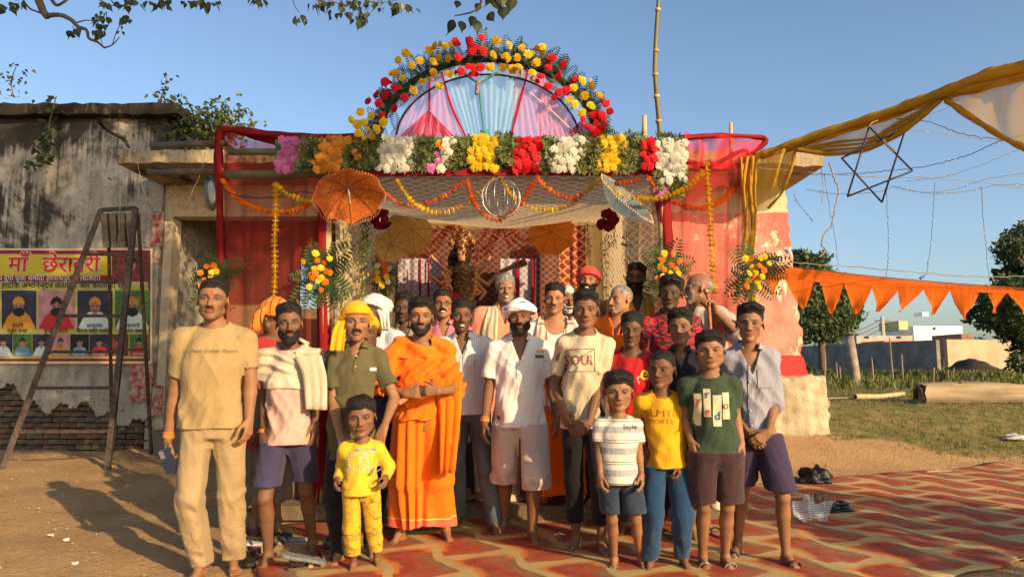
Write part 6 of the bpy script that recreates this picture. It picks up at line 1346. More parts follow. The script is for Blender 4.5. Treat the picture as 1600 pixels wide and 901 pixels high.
# ---- marigold garlands
def bead(m_, s_): return bloom('marigold', m_, ((1.0, .0, 9), (.85, .4, 8), (.5, .75, 5)), .15, .9, s_)
beads = dict(o=[bead(f_mar, i) for i in range(2)], y=[bead(f_mry, i + 3) for i in range(2)])
def garland(label, pts, Y, kind, px=8.4, grp='marigold garlands on the pavilion', step=.62, dy=0.0):
    L = [P(a, b_, Y if not hasattr(Y, '__len__') else Y[0] + (Y[1] - Y[0]) * i / (len(pts) - 1)) for i, (a, b_) in enumerate(pts)]; sp = spline(L, 400); o0 = sp[0]; t = thing('marigold_garland', label, 'garland', o0, grp)
    Y0 = Y if not hasattr(Y, '__len__') else Y[0]; r = px * 1.28 / 2 / F_PX * Y0; d = 0; last = sp[0]; rr = random.Random(len(label)); i_ = 0
    mb = MB(); mb.tube([q - o0 for q in sp[::20]], .004, 4); mb.build('string', f_mar if kind == 'o' else f_mry, t)
    for q in sp:
        d += (q - last).length; last = q
        if d >= r * 2 * step or q is sp[0]:
            d = 0; dr = (sp[min(i_ + 5, 399)] - sp[max(i_ - 5, 0)]).normalized(); e = dr.to_track_quat('Y', 'Z').to_euler(); e.rotate_axis('Y', rr.uniform(0, 6.28)); e.rotate_axis('X', rr.uniform(-.35, .35))
            inst('marigold', beads[kind][rr.randrange(2)], t, q - o0 + Vector((rr.gauss(0, .002), rr.gauss(0, .003), rr.gauss(0, .002))), e, (r * rr.uniform(.9, 1.12), r * .95, r * rr.uniform(.9, 1.12)))
        i_ += 1
    return t
YG = YP - .12
garland('orange marigold swag across the left red net wing', [(348, 282), (362, 301), (385, 319), (420, 331), (455, 330), (487, 318)], (6.1, YG), 'o', 7)
garland('short yellow swag from the vertical yellow garland to the orange umbrella', [(433, 290), (447, 302), (465, 309), (486, 315)], YG, 'y'); garland('vertical yellow marigold garland hanging in front of the left red net', [(431, 290), (431, 330), (429, 380), (430, 430), (427, 472)], YG, 'y', 10)
garland('dull orange swag right of the orange umbrella', [(604, 304), (625, 318), (650, 321), (680, 313), (705, 299), (726, 283)], YG + .05, 'o', 7); garland('yellow swag crossing left of the wire sphere', [(621, 283), (634, 303), (655, 323), (685, 333), (715, 325), (739, 310), (758, 294), (775, 277)], YG - .03, 'y')
garland('yellow swag running right of the wire sphere to the net parasol', [(783, 279), (794, 298), (815, 317), (850, 329), (885, 322), (911, 303), (938, 279)], YG - .02, 'y'); garland('orange swag looping below the wire sphere', [(730, 281), (739, 312), (757, 335), (780, 344), (805, 328), (823, 303), (836, 283)], YG - .1, 'o', 8.6)
garland('orange swag ending on the yellow one left of the net parasol', [(841, 279), (855, 294), (875, 305), (898, 309), (914, 300)], YG - .05, 'o'); garland('short straight orange garland above the net parasol', [(951, 286), (975, 286), (1001, 280)], YG + .02, 'o', 7.5)
garland('yellow swag from the net parasol to the tall yellow garland on the right', [(941, 280), (956, 297), (985, 308), (1015, 311), (1045, 306), (1075, 291), (1100, 268)], YG - .08, 'y', 9); garland('orange swag across the right red net wing', [(1014, 280), (1028, 298), (1050, 314), (1080, 325), (1110, 322), (1138, 305), (1168, 269)], (YG, 6.1), 'o', 7.4)
garland('vertical yellow marigold garland hanging in front of the right red net', [(1104, 258), (1107, 300), (1110, 350), (1113, 400), (1117, 462)], YG - .02, 'y', 10)
YI = 8.35
for lb, pts in (('lowest orange strand of the left inner swag', [(612, 345), (628, 388), (652, 399), (680, 389), (702, 354)]), ('middle orange strand of the left inner swag', [(616, 343), (632, 378), (654, 389), (678, 378), (696, 354)]), ('upper orange strand of the left inner swag', [(622, 340), (636, 368), (655, 377), (672, 370), (686, 352)]),
    ('lowest orange strand of the centre inner swag', [(703, 354), (718, 386), (742, 403), (764, 393), (783, 354)]), ('middle orange strand of the centre inner swag', [(708, 354), (724, 380), (745, 392), (762, 383), (776, 354)]), ('upper orange strand of the centre inner swag', [(718, 354), (730, 372), (740, 382), (752, 374), (764, 352)]),
    ('lowest orange strand of the right inner swag', [(783, 354), (798, 384), (820, 399), (845, 392), (858, 362)]), ('middle orange strand of the right inner swag', [(786, 352), (802, 374), (822, 388), (842, 380), (856, 356)]), ('upper orange strand of the right inner swag', [(792, 350), (808, 368), (824, 376), (840, 368), (852, 350)])): garland(lb, pts, YI, 'o', 7.2, 'orange marigold strands inside the pavilion')
# ---- parasols
def parasol(label, cx, cy, r, Y, aim, m_, n=8, depth=.32, spin=0.0, stick=.25, fringe=True, rim=None):
    """a cloth parasol seen from inside; aim = direction of its handle"""
    t = thing('parasol', label, 'parasol', P(cx, cy, Y)); R0 = r * Y / F_PX; q = Vector(aim).normalized().to_track_quat('Z', 'Y').to_matrix() @ Matrix.Rotation(spin, 3, 'Z'); V = []; Fc = []; K = 5; D = depth * R0
    for k in range(n):
        for i in range(K + 1):
            u = i / K
            for j in range(4):
                w_ = j / 4; a = 6.283 * (k + w_) / n; sagf = 1 - .10 * math.sin(math.pi * w_); rad = R0 * u * sagf * (1 - .0); V.append(q @ Vector((rad * math.cos(a), rad * math.sin(a), -D * (1 - u ** 2.0) - .012 * math.sin(math.pi * w_) * u)))
    def ix(k, i, j): return ((k + (j // 4)) % n) * (K + 1) * 4 + i * 4 + (j % 4)
    for k in range(n):
        for i in range(K):
            for j in range(4): Fc.append((ix(k, i, j), ix(k, i + 1, j), ix(k, i + 1, j + 1), ix(k, i, j + 1)))
    cnp = mesh_obj('canopy', V, Fc, m_, t)
    for k in range(n):
        a = 6.283 * k / n; mb = MB(); mb.tube([q @ Vector((R0 * u * math.cos(a), R0 * u * math.sin(a), -D * (1 - u * u) + .006)) for u in np.linspace(0, 1, 6)], .0022, 4); mb.build('rib', printk, cnp)
    mb = MB(); mb.tube([q @ Vector((0, 0, -D)), q @ Vector((0, 0, stick * R0))], .006, 6); mb.build('handle', mat('handle_pale', (0.5, 0.45, 0.4), .4), t)
    if fringe:
        mb = MB()
        for k in range(n * 9): a = 6.283 * k / (n * 9); p0 = q @ Vector((R0 * (.93 + .07 * abs(math.cos(a * n / 2))) * math.cos(a), R0 * (.93 + .07 * abs(math.cos(a * n / 2))) * math.sin(a), 0)); mb.tube([p0, p0 + Vector((0, 0, -.018))], .004, 3)
        mb.build('fringe', rim or m_, cnp)['kind'] = 'stuff'
    return t
printk = mat('black_wire', (0.03, 0.03, 0.03), .5, .1, 30, 0)
def paramat(name, c, c2, sc=22):
    m, x, b = newmat(name); o = x.obj(); n = x.noise(o, sc, 6, .75, 1.5); cc = x.mix(x.ramp(n, .52, .58), c, c2); x.put(b.inputs['Base Color'], cc); b.inputs['Roughness'].default_value = .55; t = x.new('ShaderNodeBsdfTranslucent'); x.put(t.inputs[0], cc); mx = x.new('ShaderNodeMixShader'); mx.inputs[0].default_value = .45; x.nt.links.new(b.outputs[0], mx.inputs[1]); x.nt.links.new(t.outputs[0], mx.inputs[2]); x.nt.links.new(mx.outputs[0], x.nt.nodes['Material Output'].inputs[0]); return m
p_or = paramat('orange_brocade', (0.62, 0.13, 0.02), (0.75, 0.32, 0.04), 30); p_bl = paramat('blue_net_brocade', (0.15, 0.22, 0.25), (0.32, 0.38, 0.38), 30); p_go = paramat('gold_brocade', (0.62, 0.40, 0.12), (0.75, 0.56, 0.24), 26); p_o2 = paramat('plain_orange_silk', (0.70, 0.24, 0.03), (0.62, 0.19, 0.02), 4)
parasol('big orange brocade parasol hanging from the flower band', 546, 308, 57, YP - .35, (.25, -.62, -.85), p_or, spin=.2, depth=.4)
parasol('blue-grey net parasol hanging right of centre', 980, 308, 56, YP - .3, (.62, -.42, .66), p_bl, spin=.3, depth=.5, rim=p_go)
parasol('pale gold parasol inside the pavilion on the left', 640, 362, 38, 7.6, (-.1, -.9, -.5), p_go, spin=.1); parasol('half-closed gold parasol low on the left inside the pavilion', 614, 384, 30, 7.2, (.35, -.8, -.5), p_go, spin=.4)
parasol('plain orange parasol inside the pavilion on the right', 862, 364, 38, 7.9, (.0, -1, -.25), p_o2, spin=.3)
# ---- wire sphere
ws0 = P(783, 309, YP - .3); sphr = thing('wire_sphere', 'round lantern frame of bare silver rings hanging in the entrance', 'wire lantern', ws0); R0 = 31 * (YP - .3) / F_PX; sil = mat('silver_ring', (0.36, 0.36, 0.36), .35, .1, 9, 0, metal=.9)
for k in range(6):
    a = math.pi * k / 6 + .2; mb = MB(); mb.tube([Vector((math.cos(a) * math.cos(t), math.sin(a) * math.cos(t), math.sin(t))) * R0 * (1 + .02 * math.sin(k)) for t in np.linspace(0, 2 * math.pi, 37)], .0030 if k % 2 else .0042, 5, cap=False); mb.build('ring', sil, sphr, True)
mb = MB(); mb.tube([Vector((0, 0, R0)), Vector((0, 0, R0 + .1))], .003, 4); mb.build('hook', printk, sphr)
# ---- bouquets
bl_o = [bloom('flower', f_mar, seed=i) for i in range(2)]; bl_y = [bloom('flower', f_mry, seed=i + 2) for i in range(2)]; bl_w = [bloom('flower', f_wht, seed=8)]; bl_p = [bloom('flower', f_pnk, seed=9)]
def bouquet(label, cx, cy, Y, rx, ry, blooms, nf, seed, palette, fr=1.0, up=0.0):
    t = thing('bouquet', label, 'bouquet', P(cx, cy, Y)); rr = random.Random(seed); k = Y / F_PX
    nf = int(nf * 1.15)
    for i in range(nf):
        a = 6.283 * i / nf + rr.uniform(-.2, .2); inst('fern_frond', ferns[rr.randrange(3)], t, Vector((rr.uniform(-.03, .03), rr.uniform(0, .05), rr.uniform(-.03, .03))), (rr.uniform(-.6, .1), a, rr.uniform(-.4, .4)), (rx * abs(math.sin(a)) + ry * abs(math.cos(a))) * k * rr.uniform(.75, 1.05) * fr)
    for (a, b_, c) in blooms:
        q = P(a, b_, Y - .10 - rr.uniform(0, .05)) - P(cx, cy, Y); inst('flower', rr.choice(palette[c]), t, q, (rr.uniform(-.5, .5), rr.uniform(0, 6.28), rr.uniform(-.5, .5)), 5.4 * k * rr.uniform(.85, 1.15))
    mb = MB()
    for i in range(5): mb.tube([Vector((0, 0, 0)), Vector((rr.uniform(-.03, .03), 0, -ry * k * .8))], .006, 4)
    return t
pal = dict(o=bl_o, y=bl_y, w=bl_w, p=bl_p)
bouquet('marigold and fern bouquet behind the head of the man in tan', 335, 435, 6.05, 40, 44, [(313, 426, 'o'), (323, 416, 'o'), (334, 415, 'o'), (331, 425, 'y'), (338, 424, 'y'), (329, 431, 'y'), (318, 437, 'o'), (315, 446, 'o'), (313, 458, 'o')], 16, 1, pal)
bouquet('marigold and fern bouquet tied to the left pavilion post', 498, 427, YP - .1, 44, 48, [(493, 396, 'y'), (474, 409, 'y'), (496, 407, 'o'), (506, 411, 'o'), (515, 404, 'y'), (501, 418, 'y'), (491, 420, 'y'), (509, 424, 'o'), (486, 428, 'o'), (493, 427, 'o'), (488, 434, 'o'), (516, 426, 'o'), (502, 434, 'y'), (497, 439, 'y'), (508, 440, 'o'), (502, 453, 'o'), (483, 448, 'y')], 18, 2, pal)
bouquet('marigold and palm bouquet tied to the right pavilion post', 1045, 420, YP - .1, 38, 48, [(1038, 396, 'y'), (1052, 396, 'o'), (1034, 405, 'o'), (1049, 414, 'o'), (1032, 416, 'y'), (1038, 421, 'o'), (1048, 427, 'y'), (1062, 408, 'o'), (1027, 434, 'o'), (1036, 432, 'y'), (1060, 428, 'y'), (1057, 420, 'o')], 16, 3, pal)
bouquet('marigold and fern bouquet on the mustard drape by the painted wall', 1180, 425, YP - .15, 42, 44, [(1165, 404, 'y'), (1172, 404, 'o'), (1189, 403, 'y'), (1202, 411, 'y'), (1195, 401, 'y'), (1176, 418, 'y'), (1187, 415, 'o'), (1171, 427, 'y'), (1181, 426, 'y'), (1191, 432, 'y'), (1194, 422, 'o'), (1180, 434, 'o'), (1170, 438, 'y'), (1184, 441, 'y'), (1190, 433, 'y'), (1167, 447, 'o'), (1186, 448, 'y')], 18, 4, pal)
bouquet('white pink and orange flower bouquet inside the pavilion on the left', 598, 425, 7.4, 26, 40, [(583, 405, 'w'), (591, 404, 'o'), (589, 415, 'w'), (597, 408, 'o'), (600, 415, 'o'), (603, 423, 'o'), (590, 425, 'y'), (598, 430, 'p'), (606, 412, 'p'), (608, 420, 'w'), (604, 432, 'y'), (590, 437, 'y'), (597, 445, 'y'), (606, 440, 'w'), (586, 432, 'o')], 12, 5, pal, .9)
for k, (lb, cx, cy, Y) in enumerate((('dark red tassel flower ball left of the portal', 598, 342, 7.2), ('dark red tassel flower ball right of the portal', 948, 345, 7.0))):
    t = thing('flower_ball', lb, 'flower ball', P(cx, cy, Y)); rr = random.Random(k)
    for i in range(16): d = Vector((rr.gauss(0, 1), rr.gauss(0, 1) - .5, rr.gauss(0, 1))).normalized() * .085; inst('flower', [bloom('flower', mat('petal_maroon', (0.30, 0.01, 0.05), .7, .3, 30, 0, trans=.2), seed=3)][0] if i == 0 else t.children[0].data, t, d, (rr.uniform(-1, 1), rr.uniform(0, 6), rr.uniform(-1, 1)), .05)
# hanging leafy strings on the curtains
def hang(label, px, y0, y1, Y, n, m_list, seed, sp=.028, leaf=.038):
    a = P(px, y0, Y); b_ = P(px, y1, Y); t = thing('hanging_foliage', label, 'hanging foliage', a); rr = random.Random(seed); V = []; Fq = []; M = []
    mb = MB(); mb.tube([Vector((0, 0, 0)), Vector((0.01, 0, (b_.z - a.z) * .5)), Vector((0, 0, b_.z - a.z))], .003, 4); mb.build('string', lf2, t)
    for i in range(int(n * .6)):
        u = rr.random(); c = Vector((rr.gauss(0, sp), rr.gauss(0, sp * .5), (b_.z - a.z) * u)); d = Vector((rr.gauss(0, .6), rr.gauss(0, .6), -1)).normalized() * leaf * rr.uniform(.6, 1.2); e = d.orthogonal().normalized() * leaf * .22; q = len(V); V += [c, c + d * .5 + e, c + d, c + d * .5 - e]; Fq.append((q, q + 1, q + 2, q + 3)); M.append(rr.randrange(len(m_list)))
    mesh_obj('leaves', V, Fq, mats=m_list, midx=M, parent=t, smooth=False)['kind'] = 'stuff'; return t
yg1 = mat('string_leaf_yellow', (0.55, 0.48, 0.07), .6, .3, 9, 0, trans=.3); yg2 = mat('string_leaf_green', (0.10, 0.16, 0.035), .6, .3, 9, 0, trans=.3)
for k, (lb, px_, y0, y1, Y, n, ml) in enumerate((('green leafy spray hanging under the orange brocade parasol', 572, 345, 400, 6.6, 150, [lf2, yg2]), ('long yellow-green string on the left lattice curtain, nearer the parasol', 568, 360, 470, 6.7, 240, [yg1, yg2]), ('long yellow-green string on the left lattice curtain, nearer the red post', 537, 355, 480, 6.1, 220, [yg1, yg1, yg2]), ('small dark leafy sprig on the left lattice curtain', 541, 360, 385, 6.2, 40, [lf1, lf2]), ('green leafy string on the cream curtain right of the plain orange parasol', 917, 345, 400, 8.1, 120, [yg2, lf2]), ('yellow-green string hanging behind the plain orange parasol', 876, 380, 470, 8.6, 130, [yg1, yg2]), ('yellow-green string right of the cream portal curtain', 945, 370, 500, 7.2, 200, [yg1, yg2]), ('yellow-green string on the right lattice curtain', 978, 360, 480, 6.8, 220, [yg1, yg1, yg2]), ('short green spray under the right red flower ball', 958, 350, 385, 6.9, 60, [lf2, yg2]))): hang(lb, px_, y0, y1, Y, n, ml, k + 3)
# ---- idol
id0 = P(738, 500, 9.35); idl = thing('idol', 'many-armed painted goddess statue with crown and garlands inside the pavilion', 'statue', id0); kk = 9.35 / F_PX
gold = mat('idol_gold', (0.30, 0.17, 0.05), .4, .7, 40, .5, 90, metal=.3); iskin = mat('idol_face', (0.48, 0.24, 0.10), .4, .1, 9, 0); idark = mat('idol_hair', (0.015, 0.012, 0.012), .6); ired = mat('idol_red_cloth', (0.45, 0.015, 0.03), .5, .3, 30, .3)
def ip(a, b_, dy=0.0): q = P(a, b_, 9.35) - id0; return A(q.x, dy, q.z)
def isdf(nm, m_, prims, disp=0.0, h=.012):
    B = SDF()
    for q in prims: B.cap(q[0], q[1], q[2], q[3], q[4] if len(q) > 4 else .01)
    if disp: B.add(lambda p: disp * wn(p, 60, 3), A(0, 0, 0), A(0, 0, 0), 0, 'd')
    al = np.array([q[i] for q in prims for i in (0, 1)]); r = max(max(q[2], q[3]) for q in prims); sdf_obj(nm, B, al.min(0) - r - .03, al.max(0) + r + .03, h, m_, idl)
isdf('face', iskin, [(ip(722, 396, -.1), ip(722, 407, -.1), .062, .045, .02), (ip(722, 412), ip(722, 420), .03, .035, .02)], h=.008)
isdf('torso', gold, [(ip(722, 425), ip(724, 450), .12, .10, .05), (ip(724, 455), ip(726, 540), .13, .22, .05), (ip(705, 424), ip(740, 424), .07, .07, .04)], .02)
isdf('hair', idark, [(ip(722, 392, .06), ip(714, 440, .1), .13, .09, .03), (ip(712, 400, .06), ip(708, 430, .1), .10, .08, .03)], .01)
isdf('crown', gold, [(ip(722, 384, -.03), ip(722, 352, -.02), .085, .025, .02), (ip(706, 380, 0), ip(712, 362, 0), .05, .02, .02), (ip(738, 380, 0), ip(732, 362, 0), .05, .02, .02)], .012)
for k, pts in enumerate((((704, 428), (684, 412), (676, 402)), ((702, 432), (690, 444), (672, 432)), ((704, 438), (688, 458), (694, 470)), ((742, 428), (758, 418), (766, 404)), ((744, 434), (762, 446), (778, 430)), ((742, 440), (758, 458), (750, 470)))):
    isdf('arm', iskin if k % 2 else mat('idol_arm', (0.55, 0.25, 0.12), .45), [(ip(*pts[0], -.06), ip(*pts[1], -.10), .030, .026, .01), (ip(*pts[1], -.10), ip(*pts[2], -.14), .026, .018, .01)], h=.012)
isdf('red_drape', ired, [(ip(690, 440, -.05), ip(706, 470, -.05), .06, .05, .03), (ip(712, 470, -.12), ip(730, 560, -.1), .1, .2, .05)], .015)
for pts, m_ in (([(700, 425), (702, 460), (722, 480), (742, 462), (746, 424)], 'o'),):
    sp = spline([Vector(ip(a, b_, -.2)) for a, b_ in pts], 26)
    for i, q in enumerate(sp): inst('garland_flower', (bl_w[0] if m_ == 'w' else bl_y[0]), idl, q, (0, i, 0), .022)
for sd in (-1, 1): mb = MB(); mb.tube([Vector(ip(722 + sd * 3.0 - 1.2, 400, -.162)), Vector(ip(722 + sd * 3.0 + 1.2, 400, -.162))], .007, 5); mb.build('eye', idark, idl)
isdf('lips', ired, [(ip(720.8, 406, -.142), ip(723.2, 406, -.142), .008, .008, .003)], h=.005)
q = P(800, 418, 9.1); t = thing('gilded_ornament', 'slanting gilded wing-shaped ornament right of the statue', 'ornament', q)
mb = MB(); mb.tube([P(780, 425, 9.1) - q, P(800, 417, 9.1) - q, P(818, 407, 9.1) - q], [.03, .028, .03], 6, jit=.2); mb.build('lower_bar', gold, t); mb = MB(); mb.tube([P(800, 419, 9.08) - q, P(822, 412, 9.08) - q], [.02, .03], 6, jit=.2); mb.build('upper_bar', gold, t); mb = MB(); mb.tube([P(816, 411, 9.06) - q, P(822, 408, 9.06) - q], [.05, .045], 9, jit=.2); mb.build('end_rosette', gold, t)
mb = MB(); q = P(637, 440, 9.5); mb.tube([P(637, 420, 9.5) - q, P(637, 458, 9.5) - q], .012, 6, jit=.3); t = thing('gold_rod', 'thin glinting gold rod hanging before the left violet panel', 'rod', q); mb.build('rod', mat('bright_gold', (0.75, 0.6, 0.3), .3, .3, 60, metal=.7), t)
# ---------------------------------------------------------------- mustard drapes, star frame, wires, bunting, carpet, litter
md0 = P(1182, 240, 6.0); md_ = thing('mustard_drape', 'long swagged mustard net drape running from the pavilion corner up to the right', 'drape', md0)
def Yd(x_): return 6.0 - (x_ - 1180) / 420 * 1.5
def D(x_, y_, o=0.0): return P(x_, y_, Yd(x_) + o)
rope([D(1170, 250), D(1200, 238), D(1245, 222), D(1320, 198), D(1400, 172), D(1460, 150), D(1530, 122), D(1620, 100)], (.026, .040), gold_net2, 'rolled_edge', md_, md0, 90, .22)
rope([D(1166, 250, .02), D(1215, 238, .03), D(1300, 210, .02), D(1380, 184, .03), D(1470, 152, .02), D(1620, 112, .03)], (.018, .034), gold_net2, 'rolled_edge', md_, md0, 90, .25)
def swag(nm, top, bot, m_, n=50, nr=12, amp=.03, fr=12, seed=0):
    o = strip([D(*q) for q in top], [D(*q, .05) for q in bot], n, m_, nm, md_, md0, amp, fr, nr, seed, axis=(0, 1, 0)); return o
swag('swag', [(1245, 228), (1330, 202), (1400, 178), (1472, 154)], [(1243, 236), (1310, 244), (1380, 226), (1470, 158)], gold_net, amp=.05, seed=2)
for k in range(4): rope([D(1244, 233), D(1290 + k * 6, 240 - k * 6), D(1340 + k * 8, 236 - k * 7), D(1400, 212 - k * 6), D(1470, 157)], .010 if k else .016, gold_net2, 'swag_fold', md_, md0, 40, .3)
swag('swag', [(1174, 250), (1205, 240), (1243, 230)], [(1180, 332), (1204, 322), (1240, 246)], gold_net, amp=.05, fr=9, seed=3)
rope([D(1243, 232), D(1236, 265), D(1222, 300), D(1200, 326)], .010, gold_net2, 'swag_fold', md_, md0, 30, .3)
swag('swag', [(1480, 156), (1540, 134), (1640, 108)], [(1482, 160), (1560, 210), (1660, 262)], gold_net, amp=.05, fr=9, seed=4)
rope([D(1478, 156), D(1520, 185), D(1570, 216), D(1640, 250)], .018, gold_net2, 'swag_fold', md_, md0, 40, .3)
for k, (a, b_, c, d_, r) in enumerate(((1168, 1162, 1166, 1160, .014), (1176, 1172, 1176, 1170, .018), (1158, 1160, 1164, 1165, .008), (1182, 1180, 1180, 1175, .010))): rope([P(a, 245, 6.0), P(b_, 290, 5.98), P(c, 350, 6.0), P(d_, 405, 5.98)], (r, r * .8), gold_net2, 'hanging_fold', md_, md0, 40, .25)
strip([P(1156, 262, 6.0), P(1168, 250, 6.0), P(1182, 246, 6.0)], [P(1160, 405, 6.0), P(1168, 405, 6.0), P(1178, 405, 6.0)], 20, gold_net, 'hanging_net', md_, md0, .03, 14, 14, 3)
rope([P(1172, 440, 6.0), P(1176, 470, 6.0), P(1178, 560, 6.0)], .03, cloth('yellow_tail', (0.8, 0.5, 0.02)), 'tail', md_, md0, 20, .2)
# star of thin rods
YS = 5.2; s0 = P(1371, 258, YS); stf = thing('star_frame', 'six-pointed star made of thin black rods hanging under the mustard drape', 'star', s0); SP = dict(A=(1415, 201), B=(1426, 267), C=(1378, 316), D=(1324, 307), E=(1315, 247), F=(1358, 198))
for a, b_ in ('EA', 'AC', 'CE', 'FB', 'BD', 'DF'): mb = MB(); mb.tube([P(*SP[a], YS) - s0, P(*SP[b_], YS + .02) - s0], .0068, 6); mb.build('rod', printk, stf, True)
for q in (((1392, 216), (1400, 207), (1409, 173)), ((1358, 198), (1362, 192), (1372, 188))): mb = MB(); mb.tube([P(a, b_, YS) - s0 for a, b_ in q], .003, 4); mb.build('hanging_wire', bambooy, stf)
mb = MB(); mb.tube([P(1380, 218, YS - .01) - s0, P(1386, 227, YS - .01) - s0, P(1397, 236, YS - .01) - s0], .010, 6, jit=.2); mb.build('tape', mat('pale_tape', (0.5, 0.4, 0.3), .5), stf)
# wires and strings of small lights
wire = mat('pvc_wire_dark', (0.10, 0.085, 0.07), .5); wireb = mat('pvc_wire_blue', (0.09, 0.12, 0.26), .5); wirew = mat('pvc_wire_pale', (0.26, 0.24, 0.20), .5); bulb = mat('tiny_bulb', (0.5, 0.48, 0.42), .3); bluebox = mat('blue_plastic', (0.02, 0.12, 0.45), .4)
def wire_thing(label, pts, Y, r=.0032, m_=None, leds=0, name='wire', cat='wire', px=True, grp='wires and light strings on the right'):
    L = [P(a, b_, (Y if not hasattr(Y, '__len__') else Y[0] + (Y[1] - Y[0]) * i / (len(pts) - 1))) for i, (a, b_) in enumerate(pts)]; o0 = L[0]; sp = spline(L, 12 * len(L)); t = thing(name, label, cat, o0, grp); mb = MB(); rr = random.Random(len(label)); mb.tube([q - o0 + Vector((rr.gauss(0, .003), 0, rr.gauss(0, .003))) for q in sp], r, 5); mb.build('cable', m_ or wire, t, True)
    for k in range(leds): q = sp[int((k + .5) / leds * (len(sp) - 1))] - o0; mb = MB(); mb.tube([q, q + Vector((rr.uniform(-.012, .012), -.008, -.018))], [.0042, .003], 5); mb.build('bulb', bulb, t)
    return t
lt = lambda *a, **k: wire_thing(*a, name='light_string', cat='light string', **k)
lt('thick dark wire swooping across below the star to the right edge', [(1235, 270), (1290, 273), (1380, 268), (1450, 259), (1510, 243), (1560, 222), (1620, 205)], (6, 5), leds=4)
wire_thing('dark wire from the star top to the mustard drape end', [(1400, 185), (1450, 190), (1490, 205), (1530, 214), (1620, 225)], (5.2, 5)); lt('pale light string rising from the drape to the right edge', [(1400, 200), (1450, 206), (1500, 212), (1560, 222), (1620, 226)], 5.3, r=.0022, m_=wirew, leds=6)
wire_thing('thin wire arching over the slab end', [(1180, 262), (1230, 266), (1300, 272), (1360, 276), (1480, 280), (1620, 296)], 5.8, r=.003, m_=wirew); lt('thin looping light string below the star', [(1260, 296), (1310, 303), (1370, 300), (1400, 292), (1440, 300), (1490, 296), (1540, 280), (1620, 268)], 5.6, r=.0022, leds=7); lt('thin light string from star to right edge', [(1395, 292), (1450, 302), (1500, 300), (1560, 290), (1620, 288)], 5.5, r=.0022, leds=4)
wire_thing('long thin wire crossing low over the orange bunting', [(1200, 408), (1260, 412), (1380, 420), (1500, 431), (1620, 432)], 5.3, r=.0035, m_=wirew); wire_thing('thin wire rising to the upper right behind the drape swag', [(1430, 186), (1500, 162), (1560, 140), (1620, 118)], 5.6, r=.002); lt('thin light string rising right of the star', [(1416, 283), (1480, 275), (1540, 255), (1600, 230)], 5.6, r=.002, leds=4)
wire_thing('crooked brown twig-like cable hanging from the slab corner', [(1296, 254), (1302, 275), (1310, 296), (1306, 320), (1299, 352), (1288, 365), (1284, 383), (1290, 390), (1281, 402)], 5.9, r=.0065, m_=wirew)
for k, (lb, pts) in enumerate((('vertical light string under the star', [(1386, 285), (1386, 330), (1388, 370), (1387, 415), (1384, 432)]), ('vertical light string with a blue plug, right of the star', [(1460, 285), (1458, 340), (1454, 385), (1448, 425)]), ('rightmost vertical light string over the bunting', [(1533, 290), (1536, 340), (1541, 385), (1546, 430), (1562, 440)]), ('blue vertical light string left of the star', [(1288, 270), (1295, 320), (1304, 370), (1310, 414)]), ('pale light string hanging before the painted wall', [(1210, 330), (1214, 360), (1222, 380), (1234, 410)]), ('pale loose light string dangling from the slab corner', [(1283, 262), (1286, 290), (1284, 318)]), ('loose light string looping by the painted wall edge', [(1240, 305), (1250, 322), (1268, 342), (1266, 343)]))): lt(lb, pts, 5.7, r=.0022, m_=(wireb, wire, wire, wireb, wirew, wirew, wirew)[k], leds=(5, 4, 4, 3, 4, 4, 3)[k])
for lb, a, b_ in (('small blue connector box on the wire over the bunting', 1441, 433), ('small blue connector box on the painted wall', 1230, 392)): t = thing('connector', lb, 'connector', P(a, b_, 5.3), rot=(0, R(-30 if a > 1300 else 60), 0)); mb = MB(); mb.box((0, 0, 0), (.036, .02, .018)); o = mb.build('box', bluebox, t); mb = MB(); mb.tube([Vector((.018, 0, 0)), Vector((.04, 0, .01))], .003, 4); mb.build('lead', wire, t)
GL = 'light strings and wires on the left'
lt('white light string hanging beside the ladder', [(190, 234), (188, 280), (187, 330), (185, 385)], 8.9, r=.004, m_=wirew, leds=6, grp=GL); lt('white light string from the roof slab to the pillar', [(210, 228), (217, 265), (226, 302), (250, 335)], 9.0, r=.004, m_=wirew, leds=6, grp=GL); lt('white light string looping under the roof slab near the red net', [(320, 238), (314, 270), (300, 300), (292, 322), (275, 335)], 9.0, r=.004, m_=wirew, leds=5, grp=GL); wire_thing('black cable drooping across the left red net', [(343, 296), (380, 307), (430, 309), (470, 300), (500, 305)], 5.9, r=.006, m_=printk, grp=GL); wire_thing('dark cable running under the flower band', [(600, 285), (630, 277), (700, 280), (760, 279), (840, 278), (905, 282), (985, 278), (1010, 268)], YP - .05, r=.005, m_=printk, grp=GL)
q = P(329, 302, 6.5); t = thing('floodlight', 'grey metal floodlight mounted at the edge of the left red net', 'floodlight', q, rot=(0, R(-8), R(20)))
v, fq = surf(lambda p: smax(s_ell(p, (0, 0, 0), (.055, .06, .17)), -s_ell(p, (.01, -.055, 0), (.036, .03, .125)), .006), (-.08, -.09, -.2), (.08, .09, .2), .009); mesh_obj('housing', v, fq, mat('grey_metal', (0.16, 0.16, 0.16), .35, .3, 20, .1, metal=.7), t); v, fq = surf(lambda p: s_ell(p, (.008, -.035, 0), (.034, .018, .12)), (-.05, -.07, -.15), (.06, .01, .15), .009); mesh_obj('glass', v, fq, mat('lamp_glass', (0.45, 0.45, 0.42), .1, .1, 9, 0), t); mb = MB(); mb.tube([Vector((0, .03, .15)), Vector((0, .12, .12))], .01, 5); mb.build('bracket', printk, t)
